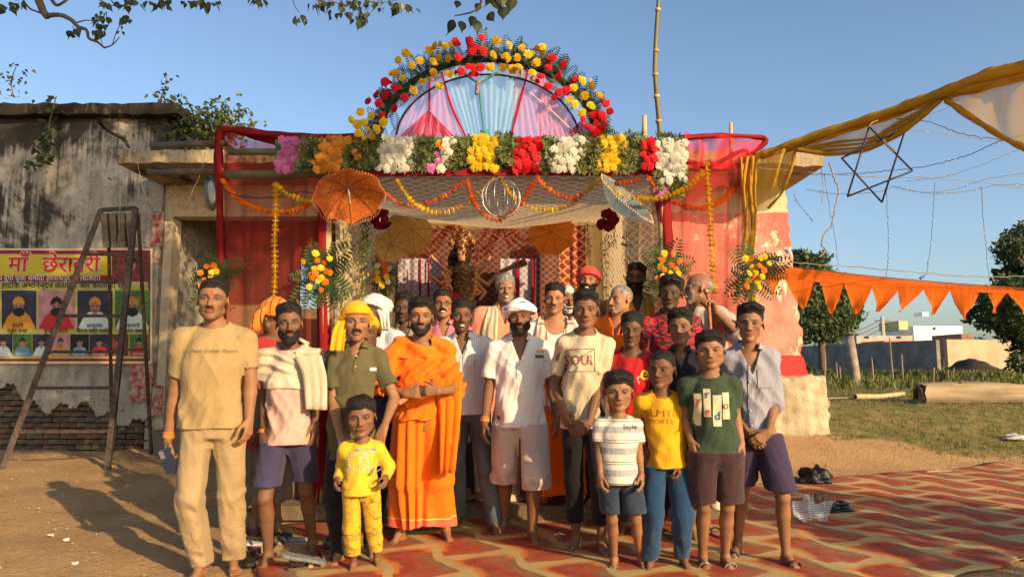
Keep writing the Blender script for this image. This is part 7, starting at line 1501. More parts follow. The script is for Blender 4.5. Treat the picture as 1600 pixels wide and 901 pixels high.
# ---- orange bunting
YBn = (5.7, 5.0)
def B_(x_, y_): u = (x_ - 1195) / 420; return P(x_, y_, YBn[0] + (YBn[1] - YBn[0]) * u)
b0 = B_(1195, 414); bt = thing('bunting', 'bright orange cloth bunting of pointed flags strung to the right', 'bunting', b0); obm = cloth('bunting_orange', (0.95, 0.19, 0.015), trans=.35)
_t = obm.node_tree; _x = NX(_t); _tr = _x.new('ShaderNodeBsdfTranslucent'); _x.put(_tr.inputs[0], (0.95, 0.25, 0.02)); _mx = _x.new('ShaderNodeMixShader'); _mx.inputs[0].default_value = .4; _t.links.new(_t.nodes['Principled BSDF'].outputs[0], _mx.inputs[1]); _t.links.new(_tr.outputs[0], _mx.inputs[2]); _t.links.new(_mx.outputs[0], _t.nodes['Material Output'].inputs[0])
def topy(x_): return 413 + (x_ - 1195) * .0965 + 3 * math.sin((x_ - 1195) / 120)
def boty(x_): return topy(x_) + 20 - (x_ - 1195) * .028
strip([B_(x_, topy(x_)) for x_ in range(1192, 1641, 28)], [B_(x_, boty(x_)) for x_ in range(1192, 1641, 28)], 120, obm, 'band', bt, b0, .012, 30, 4, 2)
for (x0_, x1_, tx, ty) in ((1190, 1220, 1207, 462), (1224, 1272, 1255, 482), (1281, 1318, 1299, 490), (1318, 1364, 1338, 490), (1361, 1407, 1371, 487), (1403, 1444, 1405, 488), (1442, 1484, 1458, 491), (1484, 1530, 1506, 500), (1542, 1571, 1553, 489), (1574, 1640, 1602, 492)):
    v = []; f = []; N = 12
    for j in range(N + 1):
        t_ = j / N
        for i in range(7):
            u = i / 6; xa = x0_ + (x1_ - x0_) * u; ya = boty(xa) - 3; cv = t_ ** 1.25; x_ = xa + (tx - xa) * cv; y_ = ya + (ty - ya) * t_; q = B_(x_, y_) - b0; v.append(q + Vector((random.uniform(-.003, .003) if i in (0, 6) else 0, .03 * math.sin(t_ * 3 + u * 4 + x0_) * t_ - .004, 0)))
    for j in range(N):
        for i in range(6): q = j * 7 + i; f.append((q, q + 7, q + 8, q + 1))
    mesh_obj('flag', v, f, obm, bt)
for s_, cx, cy in (('मितर', 1207, 421), ('मंडल', 1208, 430)):
    me = text_mesh(s_).copy(); q = B_(cx, cy) - b0; k = 6.5 * 5.6 / F_PX; co = np.empty(len(me.vertices) * 3, f32); me.vertices.foreach_get('co', co); co = co.reshape(-1, 3); w_ = np.stack([co[:, 0] * k + q.x, np.full(len(co), q.y - .03), co[:, 1] * k + q.z], 1); me.vertices.foreach_set('co', w_.astype(f32).ravel()); me.materials.clear(); me.materials.append(printk); link(bpy.data.objects.new('lettering', me), bt)
mb = MB(); mb.tube([B_(x_, topy(x_) - 1) - b0 for x_ in range(1185, 1645, 30)], .004, 5); mb.build('cord', mat('bunting_cord', (0.3, 0.08, 0.03), .8), bt)
# ---- carpet
ca = math.atan2(.4, .92); cu = Vector((math.cos(ca), math.sin(ca), 0)); cn = Vector((-math.sin(ca), math.cos(ca), 0)); m, x, b = newmat('patterned_carpet')
o = x.pos(); s_ = x.sep(o); U = x.m('ADD', x.m('MULTIPLY', s_[0], math.cos(ca)), x.m('MULTIPLY', s_[1], math.sin(ca))); W = x.m('ADD', x.m('MULTIPLY', s_[0], -math.sin(ca)), x.m('MULTIPLY', s_[1], math.cos(ca)))
pu, pw = .82, .72; nz = x.m('MULTIPLY', x.m('SUBTRACT', x.noise(o, 5, 2), .5), .05)
u0 = x.m('ADD', x.m('DIVIDE', U, pu), nz); w0_ = x.m('DIVIDE', W, pw); u = x.m('ADD', u0, w0_); w_ = x.m('SUBTRACT', w0_, u0)
a1 = x.m('ADD', w_, x.m('MULTIPLY', x.m('SINE', x.m('MULTIPLY', u, 2 * math.pi)), .27)); a2 = x.m('ADD', u, x.m('MULTIPLY', x.m('SINE', x.m('MULTIPLY', w_, 2 * math.pi)), .27))
f1 = x.m('FRACT', a1); f2 = x.m('FRACT', a2); d1 = x.m('ABSOLUTE', x.m('SUBTRACT', f1, .5)); d2 = x.m('ABSOLUTE', x.m('SUBTRACT', f2, .5)); e = x.m('MAXIMUM', d1, d2)
band = x.ramp(e, .395, .415); rim = x.ramp(e, .22, .36)
red = x.mix(x.ramp(f1, .2, .75), (0.37, 0.065, 0.025), (0.27, 0.045, 0.026)); c = x.mix(x.m('MULTIPLY', rim, x.m('GREATER_THAN', f1, .5)), red, (0.58, 0.20, 0.04)); c = x.mix(x.m('MULTIPLY', x.m('MULTIPLY', x.ramp(f1, .42, .22), x.ramp(f2, .15, .4)), .95), c, (0.22, 0.12, 0.06)); c = x.mix(band, c, (0.43, 0.34, 0.14))
dirt = x.noise(o, 7, 7, .75); c = x.mix(x.m('MULTIPLY', x.ramp(dirt, .42, .72), .55), c, (0.30, 0.21, 0.12)); c = x.mix(x.m('MULTIPLY', x.ramp(x.noise(o, 130, 2, .8), .62, .70), .5), c, (0.50, 0.42, 0.30))
x.put(b.inputs['Base Color'], c); b.inputs['Roughness'].default_value = .85; b.inputs['Specular IOR Level'].default_value = .15; x.put(b.inputs['Normal'], x.bump(x.m('ADD', x.noise(o, 160, 3), x.m('MULTIPLY', x.noise(o, 4, 4), 2.0)), .5, .012))
v = []; f = []; nu, nw = 190, 60
for j in range(nw + 1):
    for i in range(nu + 1):
        uu, ww = .35 + 8.6 * i / nu, 2.86 + 2.84 * j / nw; e_ = .03 * math.sin(uu * 3) * (j in (0, nw)) + .02 * math.sin(uu * 11) * (j in (0, nw)); q = cu * uu + cn * (ww + e_); h = .026 + .006 * math.sin(uu * 2.3 + ww * 3) + .005 * math.sin(uu * 5.1 - ww * 4.2) + .010 * max(0, math.sin(uu * 1.3 + ww * 2.2)) ** 12
        if q.y < 6 and -1.5 < q.x < 2: h = .026 + .003 * math.sin(uu * 4)
        v.append((q.x, q.y, gz(q.x, q.y) + h))
for j in range(nw):
    for i in range(nu): q = j * (nu + 1) + i; f.append((q, q + 1, q + nu + 2, q + nu + 1))
mesh_obj('carpet', v, f, m); cp_ = C.objects['carpet']; tag(cp_, 'worn red and orange carpet with cream wavy bands spread on the ground', 'carpet'); mdf = cp_.modifiers.new('thick', 'SOLIDIFY'); mdf.thickness = .012; mdf.offset = -1
# ---- litter
def crumple(label, px_, py_, r, m_, seed, cat, name, flat=.45, spikes=.8):
    g_ = G(px_, py_, .03); g_.z = gz(g_.x, g_.y); t = thing(name, label, cat, g_); rr = np.random.RandomState(seed); K = rr.normal(size=(7, 3))
    def f_(p):
        q = p / A(r[0], r[1], r[2]); a = np.zeros(len(p), f32)
        for i, k in enumerate(K): a += np.abs(np.sin(q @ (k * 2.6).astype(f32) + i))
        return (np.linalg.norm(q - A(0, 0, .35), axis=1) - .55 - spikes * (a / 7 - .5) * 1.6) * min(r)
    v, fq = surf(lambda p: smax(f_(p), .02 - p[:, 2], .005), A(-r[0], -r[1], 0) * 1.6, A(r[0], r[1], r[2] * 1.6) * 1.6, min(r) / 9); mesh_obj(name + '_skin', v, fq, m_, t, False); return t
blk = mat('black_polythene', (0.010, 0.010, 0.011), .36, .1, 30, .6, 60, bd=.01, spec=.35)
crumple('crumpled black plastic bag at the edge of the carpet, behind the other', 1273, 752, (.23, .16, .15), blk, 3, 'plastic bag', 'plastic_bag'); crumple('torn black plastic bag lying on the carpet beside a brown wrapper', 1304, 795, (.18, .11, .08), blk, 5, 'plastic bag', 'plastic_bag'); crumple('crumpled white plastic bag on the earth at the right edge', 1587, 707, (.20, .12, .10), mat('white_polythene', (0.6, 0.58, 0.55), .35, .2, 30, .4, trans=.3), 9, 'plastic bag', 'plastic_bag')
crumple('small brown cardboard wrapper between the two black bags', 1280, 782, (.10, .05, .09), mat('cardboard_brown', (0.20, 0.13, 0.08), .8), 11, 'wrapper', 'wrapper'); crumple('tiny silver foil scrap on the carpet before the boys', 843, 896, (.055, .03, .02), mat('silver_foil', (0.7, 0.7, 0.68), .25, .2, 60, .6, metal=.8), 12, 'foil', 'foil_scrap'); crumple('small dark clod of earth on the bare ground', 1411, 686, (.05, .04, .035), mat('dark_clod', (0.06, 0.045, 0.03), .95), 14, 'clod', 'earth_clod'); crumple('silver foil wrapper by the feet of the man in the white polo', 872, 833, (.06, .05, .03), bpy.data.materials['silver_foil'], 17, 'foil', 'foil_scrap')
q = G(1228, 775, .03); t = thing('paper_cup', 'small white and green paper cup on the carpet beside the rightmost boy', 'paper cup', (q.x, q.y, .03)); mb = MB(); mb.tube([Vector((0, 0, 0)), Vector((0, 0, .075))], [.026, .036], 12); mb.build('cup', mat('white_card', (0.7, 0.7, 0.66), .6), t, True); mb = MB(); mb.tube([Vector((0, 0, .028)), Vector((0, 0, .048))], [.0335, .0345], 12, cap=False); mb.build('green_band', mat('green_print', (0.03, 0.3, 0.15), .6), t, True)
q = G(1266, 815, .03); t = thing('newspaper', 'crumpled sheet of newspaper standing half open on the carpet', 'newspaper', (q.x, q.y, .03), rot=(0, 0, R(-20)))
m, x, b = newmat('newsprint'); o = x.obj(); s_ = x.sep(o); row = x.m('FRACT', x.m('MULTIPLY', s_[2], 75)); tx = x.m('MULTIPLY', x.m('GREATER_THAN', row, .45), x.m('GREATER_THAN', x.noise(x.mapping(o, (1, 1, .2)), 160, 2), .47)); hd_ = x.m('LESS_THAN', x.m('FRACT', x.m('MULTIPLY', s_[0], 9)), .1); x.put(b.inputs['Base Color'], x.mix(x.m('MULTIPLY', tx, x.m('SUBTRACT', 1.0, hd_)), (0.50, 0.47, 0.42), (0.12, 0.11, 0.11))); b.inputs['Roughness'].default_value = .9
v = []; f = []
for j in range(13):
    for i in range(17):
        a, c_ = i / 16 - .5, j / 12; v.append((a * .24 * (1 + .25 * c_) + .03 * c_, .20 * c_ + .012 * math.sin(a * 9 + c_ * 5), .012 + .10 * c_ ** 1.4 + .012 * math.sin(a * 11 + c_ * 4) + .06 * max(0, abs(a) - .3) + (.05 if j == 12 and abs(a + .1) < .12 else 0)))
for j in range(12):
    for i in range(16): q_ = j * 17 + i; f.append((q_, q_ + 1, q_ + 18, q_ + 17))
mesh_obj('sheet', v, f, m, t, False)
# flat scraps and sticks on the earth
for lb, a, b_, L, rz, mm in (('pale flat stick lying on the dry grass left of centre right', 1308, 670, .55, 20, 'sawn_timber'), ('pale twig lying on the bare earth near the carpet', 1466, 727, .32, 12, 'sawn_timber'), ('white strip of plastic on the grass behind the bare earth', 1478, 661, .50, 2, 'white_polythene')):
    q = G(a, b_, .1); q.z = gz(q.x, q.y) + .03; t = thing('stick' if 'plastic' not in lb else 'plastic_strip', lb, 'stick' if 'plastic' not in lb else 'plastic strip', q, rot=(0, 0, R(rz))); mb = MB(); mb.tube([Vector((-L / 2, 0, 0)), Vector((0, .02, .01)), Vector((L / 2, 0, .005))], .012, 5, jit=.3); mb.build('piece', bpy.data.materials[mm], t)
for lb, a, b_ in (('two white scraps on the left bare ground, the left one', 79, 837), ('two white scraps on the left bare ground, the right one', 103, 844), ('tiny white scrap low on the left ground', 117, 881)): q = G(a, b_, .01); t = thing('paper_scrap', lb.replace('two white scraps', 'white scrap').replace('the ', ''), 'paper scrap', q); mb = MB(); mb.box((0, 0, .008), (.03, .02, .012), jit=.007); mb.build('scrap', bpy.data.materials['white_card'], t)
# ---- loose footwear in front of the pavilion
def slipper(label, px_, py_, rz, msole, mstrap, style='thong', tilt=(0, 0), z=.0, L=.27, flip=False):
    g_ = G(px_, py_, .02 + z); t = thing('slipper', label, 'slipper', (g_.x, g_.y, g_.z), 'loose slippers by the pavilion', (R(tilt[0]) + (math.pi if flip else 0), R(tilt[1]), R(rz))); k = L / .27
    def f_(p):
        pp = p.copy(); pp[:, 2] = 0; d = np.full(len(p), 1, f32)
        for (a0, r0, o0), (a1, r1, o1) in zip(((-.10, .031, 0), (-.02, .029, .003), (.05, .038, .002), (.105, .032, -.004))[:-1], ((-.10, .031, 0), (-.02, .029, .003), (.05, .038, .002), (.105, .032, -.004))[1:]): d = smin(d, s_cap(pp, (o0 * k, a0 * k, 0), (o1 * k, a1 * k, 0), r0 * k, r1 * k), .01)
        return smax(d, np.abs(p[:, 2] - .012 - .008 * np.abs(p[:, 1] + .03) * 4) - .011, .004)
    v, fq = surf(f_, (-.06 * k, -.15 * k, -.02), (.06 * k, .16 * k, .06), .0065); mesh_obj('sole', v, fq, msole, t); mb = MB()
    if style == 'thong':
        for sd in (-1, 1): mb.tube(spline([Vector((0, .085 * k, .022)), Vector((sd * .015, .06 * k, .05)), Vector((sd * .033, .02 * k, .045)), Vector((sd * .037, -.01 * k, .018))], 9), .0055, 6)
    else:
        for a0, a1 in (((-1, .07), (1, .0)), ((1, .07), (-1, .0))) if style == 'cross' else (((-1, .05), (1, .05)), ((-1, .02), (1, .02))):
            arc = [Vector((a0[0] * .042 * math.cos(q) , (a0[1] + (a1[1] - a0[1]) * (1 - math.cos(q)) / 2) * k, .014 + .045 * math.sin(q))) for q in np.linspace(0, math.pi, 9)]
            vv = [q + Vector((0, e_, 0)) for q in arc for e_ in (-.013, .013)]; mb.add(vv, [(2 * i, 2 * i + 1, 2 * i + 3, 2 * i + 2) for i in range(8)]); mb.add([q + Vector((0, 0, .004)) for q in vv], [(2 * i + 2, 2 * i + 3, 2 * i + 1, 2 * i) for i in range(8)])
    mb.build('strap', mstrap, t, True); return t
rub = mat('slipper_rubber_dark', (0.03, 0.026, 0.024), .7, .3, 30); grs = mat('slipper_grey', (0.17, 0.17, 0.165), .8, .3, 60, .6, 90); brn = mat('slipper_brown', (0.12, 0.065, 0.035), .6, .3, 20); tans = mat('slipper_tan', (0.35, 0.24, 0.13), .7, .3, 20); whs = mat('slipper_white', (0.55, 0.55, 0.52), .6, .2, 20)
slipper('grey slipper lying sole up on top of the brown one', 476, 868, -70, grs, rub, flip=True, z=.09, tilt=(-16, 8)); slipper('brown slipper with crossed tan straps at the bottom left', 482, 888, -58, brn, tans, 'cross', z=.0); slipper('brown slipper beside the crossed-strap one', 497, 880, -40, brn, brn, 'wide')
slipper('white-edged grey slipper just right of the man in tan', 397, 852, 80, whs, rub); slipper('yellow-brown slipper under the man in the cream shawl', 445, 868, 60, tans, tans, 'wide'); slipper('black slipper near the leg of the man in tan', 390, 878, 20, rub, rub); slipper('dark worn slipper behind the shawl man, deepest in the pile', 430, 838, 75, rub, brn); slipper('grey-blue slipper under the pink vest', 452, 845, 85, mat('slipper_bluegrey', (0.22, 0.26, 0.28), .6), rub); slipper('small black slipper in the middle of the pile', 418, 866, 40, rub, tans, L=.22)
slipper('dark slipper between the pile and the child in yellow', 515, 852, 10, rub, rub); slipper('tan slipper lying on its side behind the pile', 430, 850, 30, tans, brn, tilt=(0, 60), z=.03); slipper('pink patterned slipper behind the green T-shirt', 1120, 838, 15, mat('slipper_pink', (0.5, 0.2, 0.2), .6, .5, 60), rub); slipper('white-strapped slipper behind the legs of the boys', 1120, 795, 60, whs, whs); slipper('black slipper at the back edge of the carpet, right of the boys', 1148, 772, 70, rub, rub)
slipper('olive-brown slipper lying in the shade behind the man in tan', 375, 835, 30, tans, rub)
# ---------------------------------------------------------------- the people in the photograph, front row first
GRP = 'people standing for a group picture'
thread = mat('sacred_thread', (0.62, 0.08, 0.03), 0.8, 0.5, 200, 0.3, col2=(0.8, 0.30, 0.03))
printk = mat('print_black', (0.03, 0.03, 0.03), 0.8, 0.1, 30, 0)
printw = mat('print_white', (0.75, 0.72, 0.65), 0.8, 0.1, 30, 0)
rubber = mat('rubber_dark', (0.035, 0.03, 0.028), 0.7, 0.3, 30, 0.2)
leather = mat('leather_brown', (0.075, 0.048, 0.030), 0.55, 0.4, 30, 0.3)
greysole = mat('sole_grey', (0.30, 0.29, 0.27), 0.75, 0.3, 30, 0.2)
phone_m = mat('phone_back', (0.02, 0.03, 0.05), 0.2, 0.1, 10, 0)
def P_(*a, **k): return Person(*a, group=GRP, **k)
red_t = (0.48, 0.018, 0.012)
# 1 tan T-shirt
p = P_(332, 4.14, 436, 'man in a tan T-shirt and khaki trousers holding a phone by his thigh', head=(339, -4, -3, 2), feet=[(300, 905), (352, 892)], build=1.1, stub=0.35, tilak=(red_t, 0.032, 0.0045, 0.017), col=(0.25, 0.128, 0.066), jaw=1.05)
p.arm(-1, (262, 690), -0.03, d=(0.12, -0.25, -1), n=(1, 0.3, 0.1), curl=0.8); p.arm(1, (389, 655), -0.03, curl=0.55)
p.make_body(); p.hair(quiff=0.008, top=0.022, part=-1); p.moustache(t=0.0028, wd=0.026, droop=0.006)
tan = cloth('tan_cotton', (0.33, 0.235, 0.105)); p.top(tan, 668, sleeve=0.70, ease=0.014, fold=1.2)
kh = cloth('khaki_cotton', (0.34, 0.245, 0.125), var=0.18); p.pants(kh, 889, ease=0.018, fold=1.6, taper=1.1, legr=1.1)
p.text(p.shirt, 'Depot Endless Illusion', mat('print_dark_grey', (0.12, 0.09, 0.06), 0.8, 0.1, 9, 0), 334, 548, 6, sx=0.85, shear=0.3)
p.band(thread, -1, 0.93, n=5)
hd = p.arms[-1]; ph_c = Vector(p.base) + Vector(hd['w'] + hd['d'] * 0.115 * hd['z'] + A(0.022, -0.03, -0.005))
ph = thing('phone', 'dark blue phone held in the hand of the man in tan', 'phone', ph_c, rot=(R(12), R(-20), R(12)))
mb = MB(); mb.box((0, 0, 0), (0.072, 0.009, 0.15)); o = mb.build('phone_case', phone_m, ph); md = o.modifiers.new('b', 'BEVEL'); md.width = 0.004; md.segments = 2
mb = MB(); mb.box((-0.018, -0.007, 0.045), (0.024, 0.006, 0.045)); mb.build('camera_bump', mat('phone_camera', (0.25, 0.27, 0.3), 0.25, 0.1, 9, 0, metal=0.6), o)
# 3 cream shawl
p = P_(450, 4.38, 474, 'thin bearded man wearing a cream shawl over a pale pink vest and navy shorts', head=(456, 4, 0, -3), feet=[(409, 889), (480, 868)], build=0.87, stub=0.7, brow=1.2, col=(0.17, 0.088, 0.050), fat=0.95)
p.arm(-1, (411, 678), -0.02, curl=0.35); p.arm(1, (493, 660), 0.0)
p.make_body(); p.hair(front=0.060, top=0.022, quiff=0.006); p.beard(t=0.006, cheek=-0.006, chin=0.012)
p.top(cloth('pale_pink_cotton', (0.52, 0.33, 0.28)), 693, sleeve=0.3, ease=0.020)
p.pants(cloth('navy_shorts', (0.045, 0.040, 0.085)), 756, waist=688, ease=0.030, name='shorts')
shw = cloth('cream_shawl', (0.54, 0.46, 0.34), var=0.15)
def drape(B): B.add(lambda q: -0.011 * np.sin(q[:, 2] * 95 + 3.0 * np.sin(q[:, 0] * 6 + 1) + 2.0 * np.sin(q[:, 0] * 14)) * sstep(q[:, 2] - 1.12, 0, 0.1) - 0.004 * wn(q, (20, 20, 40), 3), A(-1, -1, 0), A(1, 1, 2), 0, 'd')
p.top(shw, 607, sleeve=0.52, ease=0.034, neck='wide', fold=0.8, name='shawl', extra=drape, sl=1.15)
p.strip('shawl_end', shw, [(0.10, -0.13, -0.20), (0.13, -0.155, -0.33), (0.135, -0.15, -0.52)], 0.16, 0.13, folds=3, nz=0.008)
p.band(thread, -1, 0.93, n=3)
# 4 olive polo with yellow scarf
p = P_(548, 4.40, 472, 'moustached man in an olive polo shirt with a yellow cloth tied on his head', head=(560, 4, 0, 0), feet=[(522, 884), (575, 872)], build=0.87, fat=1.08, stub=0.25, tilak=(red_t, 0.03, 0.004, 0.014), col=(0.28, 0.145, 0.078))
p.arm(-1, (531, 676), -0.22, d=(0.5, -0.4, -0.75), n=(-0.2, 0.7, -0.7), curl=0.3, hint=(-0.6, 0.9, 0)); p.arm(1, (601, 664), -0.22, d=(-0.25, -0.45, -0.85), n=(0.2, 0.7, -0.7), curl=0.3, hint=(0.5, 0.9, 0))
p.make_body(); p.moustache(t=0.0072, wd=0.030, droop=0.008)
yel = cloth('saffron_yellow_cloth', (0.72, 0.36, 0.012), var=0.2); p.wrap(yel, low=0.048, back=-0.05, thick=0.014, amp=0.003, bands=6, tilt=0.5, name='head_scarf', bulk=0.006)
p.strip('scarf_tail', yel, [(-0.082, -0.02, 0.01), (-0.102, -0.04, -0.06), (-0.112, -0.06, -0.175)], 0.07, 0.085, nz=0.007, folds=2)
ol = cloth('olive_pique', (0.105, 0.092, 0.042), var=0.2); p.top(ol, 715, sleeve=0.68, ease=0.014, neck='v', vdeep=0.05); p.collar(ol)
p.placket(ol, 557, 548, 580, 6, 2)
p.pants(cloth('black_jeans', (0.018, 0.018, 0.020)), 872, ease=0.012)
p.patch(p.shirt, 'sleeve_patch', printk, 500, 556, 512, 584, 3, 4); p.patch(p.shirt, 'chest_badge', printw, 577, 574, 586, 579, 2, 2)
# 5 child in yellow
p = P_(565, 4.10, 616, 'small child in a yellow long-sleeved suit in front of the olive polo shirt', head=(567, -3, 4, -4), feet=[(548, 894), (585, 886)], build=0.95, jaw=0.9, nose=0.75, fat=1.04, col=(0.19, 0.095, 0.052))
p.arm(-1, (527, 748), -0.03, curl=0.7); p.arm(1, (603, 745), -0.03, curl=0.6)
p.make_body(); p.hair(front=0.052, top=0.020, side=0.012, quiff=0.004)
ym = cloth('yellow_jersey', (0.62, 0.40, 0.025), var=0.08); p.top(ym, 772, sleeve=1.93, ease=0.015, name='shirt', fold=0.8)
yp = cloth('yellow_crackle_trousers', (0.62, 0.40, 0.025), var=0.05)
_x = NX(yp.node_tree); _b = yp.node_tree.nodes['Principled BSDF']; _d = _x.vor(_x.vm('ADD', _x.obj(), _x.vm('SCALE', _x.noise(_x.obj(), 14, 2, out=1), 0.05)), 13, 'DISTANCE_TO_EDGE')
_x.put(_b.inputs['Base Color'], _x.mix(_x.m('LESS_THAN', _d, 0.022), (0.62, 0.40, 0.025), (0.25, 0.14, 0.03)))
p.pants(yp, 879, ease=0.018, fold=0.8, taper=0.95)
pg = mat('print_pale_grey', (0.55, 0.55, 0.42), 0.8, 0.1, 9, 0); p.text(p.shirt, 'SPORT', pg, 566, 712, 9); p.text(p.shirt, 'L  53', pg, 562, 724, 12); p.text(p.shirt, 'ATHLETIC', pg, 566, 736, 8); p.text(p.shirt, 'ACTION', mat('print_blue', (0.1, 0.25, 0.5), 0.8, 0.1, 9, 0), 571, 705, 6)
# 6 orange robe
p = P_(658, 4.78, 466, 'man wrapped in a bright orange robe with his hands folded at the waist', head=(659, 2, 0, 0), feet=[(622, 849, -24), (694, 847, 24)], build=0.95, stub=0.8, brow=1.1, tilak=(red_t, 0.03, 0.005, 0.016), smear=(0.62, 0.22, 0.03), col=(0.24, 0.125, 0.065), jaw=0.95)
p.arm(-1, (632, 615), -0.27, d=(1, -0.25, 0.12), n=(-0.1, 1, 0.0), curl=0.5, hint=(-1, 0.3, -0.3)); p.arm(1, (686, 611), -0.30, d=(-1, -0.1, 0.05), n=(-0.1, 1, 0), curl=0.6, hint=(0.5, 0.8, -0.4))
p.make_body(); p.hair(front=0.056, top=0.024, side=0.011, quiff=0.010); p.beard(t=0.0035, cheek=-0.012, chin=0.006)
orm = cloth('orange_robe_cotton', (0.86, 0.165, 0.007), var=0.14, trans=0.1)
orb = cloth('orange_robe_hem', (0.86, 0.165, 0.007), var=0.1)
_x = NX(orb.node_tree); _b = orb.node_tree.nodes['Principled BSDF']; _z = _x.sep(_x.obj())[2]; _c = _x.mix(0, (0.86, 0.165, 0.007), (0.9, 0.2, 0.01))
for z0, z1, cc in ((0.075, 0.10, (0.85, 0.16, 0.08)), (0.125, 0.165, (0.86, 0.14, 0.075)), (0.175, 0.183, (0.85, 0.5, 0.2))):
    _c = _x.mix(_x.m('MULTIPLY', _x.m('GREATER_THAN', _z, z0), _x.m('LESS_THAN', _z, z1)), _c, cc)
_x.put(_b.inputs['Base Color'], _c)
def drape(B):
    B.add(lambda q: -0.012 * np.sin((q[:, 2] * 0.75 + q[:, 0] * np.where(q[:, 2] > 1.25, 0.2, -0.75)) * 85 + 2.0 * np.sin(q[:, 0] * 9) + 1.4 * np.sin(q[:, 2] * 12)) * (0.5 + 0.5 * sstep(q[:, 2], 1.0, 1.2)), A(-1, -1, 0), A(1, 1, 2), 0, 'd')
p.skirt(orb, 833, 0.68, 0.105, 0.118, name='robe_skirt', folds=13, amp=0.016, depth=0.78, cx=-0.015)
p.top(orm, 655, sleeve=1.25, ease=0.030, neck='wide', fold=0.7, name='robe_wrap', extra=drape, sl=0.9)
p.strip('robe_fall', orm, [(0.17, -0.09, -0.40), (0.19, -0.10, -0.6), (0.18, -0.07, -1.00)], 0.20, 0.10, folds=3, nz=0.018, th=0.02)
p.strip('robe_border', cloth('robe_border_pink', (0.85, 0.22, 0.13), stripes=[(0, 0.02, 0.3, 0, (0.9, 0.5, 0.25))]), [(0.06, -0.20, -0.43), (-0.04, -0.225, -0.49), (-0.15, -0.19, -0.56)], 0.05, 0.06, folds=1, nz=0.004)
# 11 white striped shirt
p = P_(730, 5.33, 468, 'young man in a white striped shirt between the orange robe and the white polo', head=(722, 6, 0, 2), feet=[(713, 824), (772, 838)], build=1.06, fat=1.03, stub=0.6, tilak=(red_t, 0.03, 0.005, 0.012), smile=0.4, col=(0.15, 0.076, 0.042))
p.arm(-1); p.arm(1, (757, 640), 0.06); p.make_body(); p.hair(top=0.024, front=0.056)
ws = cloth('white_striped_shirt', (0.68, 0.66, 0.62), stripes=[(0, 0.016, 0.28, 0, (0.45, 0.45, 0.47))]); p.top(ws, 647, sleeve=1.5, neck='v', vdeep=0.08, ease=0.018); p.collar(ws)
p.placket(ws, 727, 540, 645, 5, 5, (742, 552, 758, 574)); p.pants(cloth('grey_denim', (0.10, 0.115, 0.125), var=0.4), 815, ease=0.014)
# 13 white polo with red and white turban
p = P_(812, 5.02, 468, 'man in a white polo and beige shorts with a red and white turban', head=(812, -2, 0, -2), feet=[(787, 836, -34), (832, 851, 16)], build=1.12, fat=1.06, stub=0.9, brow=1.2, col=(0.19, 0.095, 0.052))
p.arm(-1, (757, 660), -0.05, curl=0.4); p.arm(1, (870, 650), 0.05)
p.make_body(); p.beard(t=0.007, cheek=-0.002, chin=0.010)
rw, _x, _b = newmat('red_white_turban'); _o = _x.obj(); _n = _x.noise(_x.mapping(_o, (1, 1, 6), (0.3, 0.4, 0)), 9, 3)
_x.put(_b.inputs['Base Color'], _x.mix(_x.ramp(_n, 0.57, 0.60), (0.78, 0.75, 0.71), (0.55, 0.03, 0.05))); _b.inputs['Roughness'].default_value = 0.85; _x.put(_b.inputs['Normal'], _x.bump(_x.noise(_x.mapping(_o, (1, 1, 4)), 30, 4), 0.4, 0.01))
p.wrap(rw, low=0.036, back=-0.02, thick=0.017, bulk=0.020, bands=7)
wp = cloth('white_pique', (0.68, 0.65, 0.60), var=0.05); p.top(wp, 666, sleeve=0.74, ease=0.018, neck='v', vdeep=0.095, fold=0.9); p.collar(wp, gap=0.62)
p.placket(wp, 811, 562, 592, 7, 2); p.pants(cloth('beige_linen_shorts', (0.50, 0.41, 0.34)), 758, waist=661, ease=0.036, name='shorts', fold=1.4, legr=1.2)
p.patch(p.shirt, 'orange_flash', mat('print_orange', (0.8, 0.3, 0.03), 0.7, 0, 9, 0), 838, 546, 850, 551, 4, 2); p.patch(p.shirt, 'green_flash', mat('print_green', (0.03, 0.12, 0.05), 0.7, 0, 9, 0), 836, 554, 850, 559, 4, 2)
p.band(thread, -1, 0.90, n=4); p.band(cloth('yellow_bead', (0.7, 0.45, 0.05)), -1, 0.955, n=2)
# 17 teen in beige printed T-shirt
p = P_(912, 4.60, 455, 'tall teenage boy in a beige printed T-shirt and black trousers and grey sandals', head=(914, -2, 0, 0), feet=[(903, 862, -30), (944, 868, 8)], build=0.79, jaw=0.9, fat=0.98, col=(0.20, 0.10, 0.056))
p.arm(-1, (880, 640), -0.10, d=(0.25, -0.1, -1), n=(0.8, 0.7, 0), curl=0.5, hint=(-0.25, 1, 0)); p.arm(1, (921, 660), -0.20, d=(-0.7, -0.1, -0.55), n=(-0.3, 1, 0), curl=0.6, hint=(0.3, 1, 0))
p.make_body(); p.hair(top=0.026, side=0.004, quiff=0.010, front=0.058)
bg_ = cloth('beige_cotton', (0.52, 0.43, 0.28)); p.top(bg_, 668, sleeve=0.70, ease=0.018, fold=1.3)
p.pants(cloth('black_trousers', (0.012, 0.012, 0.014)), 824, ease=0.014)
pr = mat('print_maroon', (0.30, 0.10, 0.08), 0.8, 0.3, 60, 0)
p.text(p.shirt, 'SOUL', pr, 906, 563, 15, sx=0.9, bold=0.01); fr = MB()
for a, b in (((886, 546), (929, 544)), ((929, 544), (929, 580)), ((929, 580), (886, 580)), ((886, 580), (886, 546)), ((886, 572), (928, 545))):
    fr.tube([p.on(p.shirt, p.xpx(a[0] + (b[0] - a[0]) * t, -.12), p.zpx(a[1] + (b[1] - a[1]) * t, -.12), 0.003) for t in np.linspace(0, 1, 12)], 0.0018, 4)
fr.build('print_frame', printk, p.shirt)
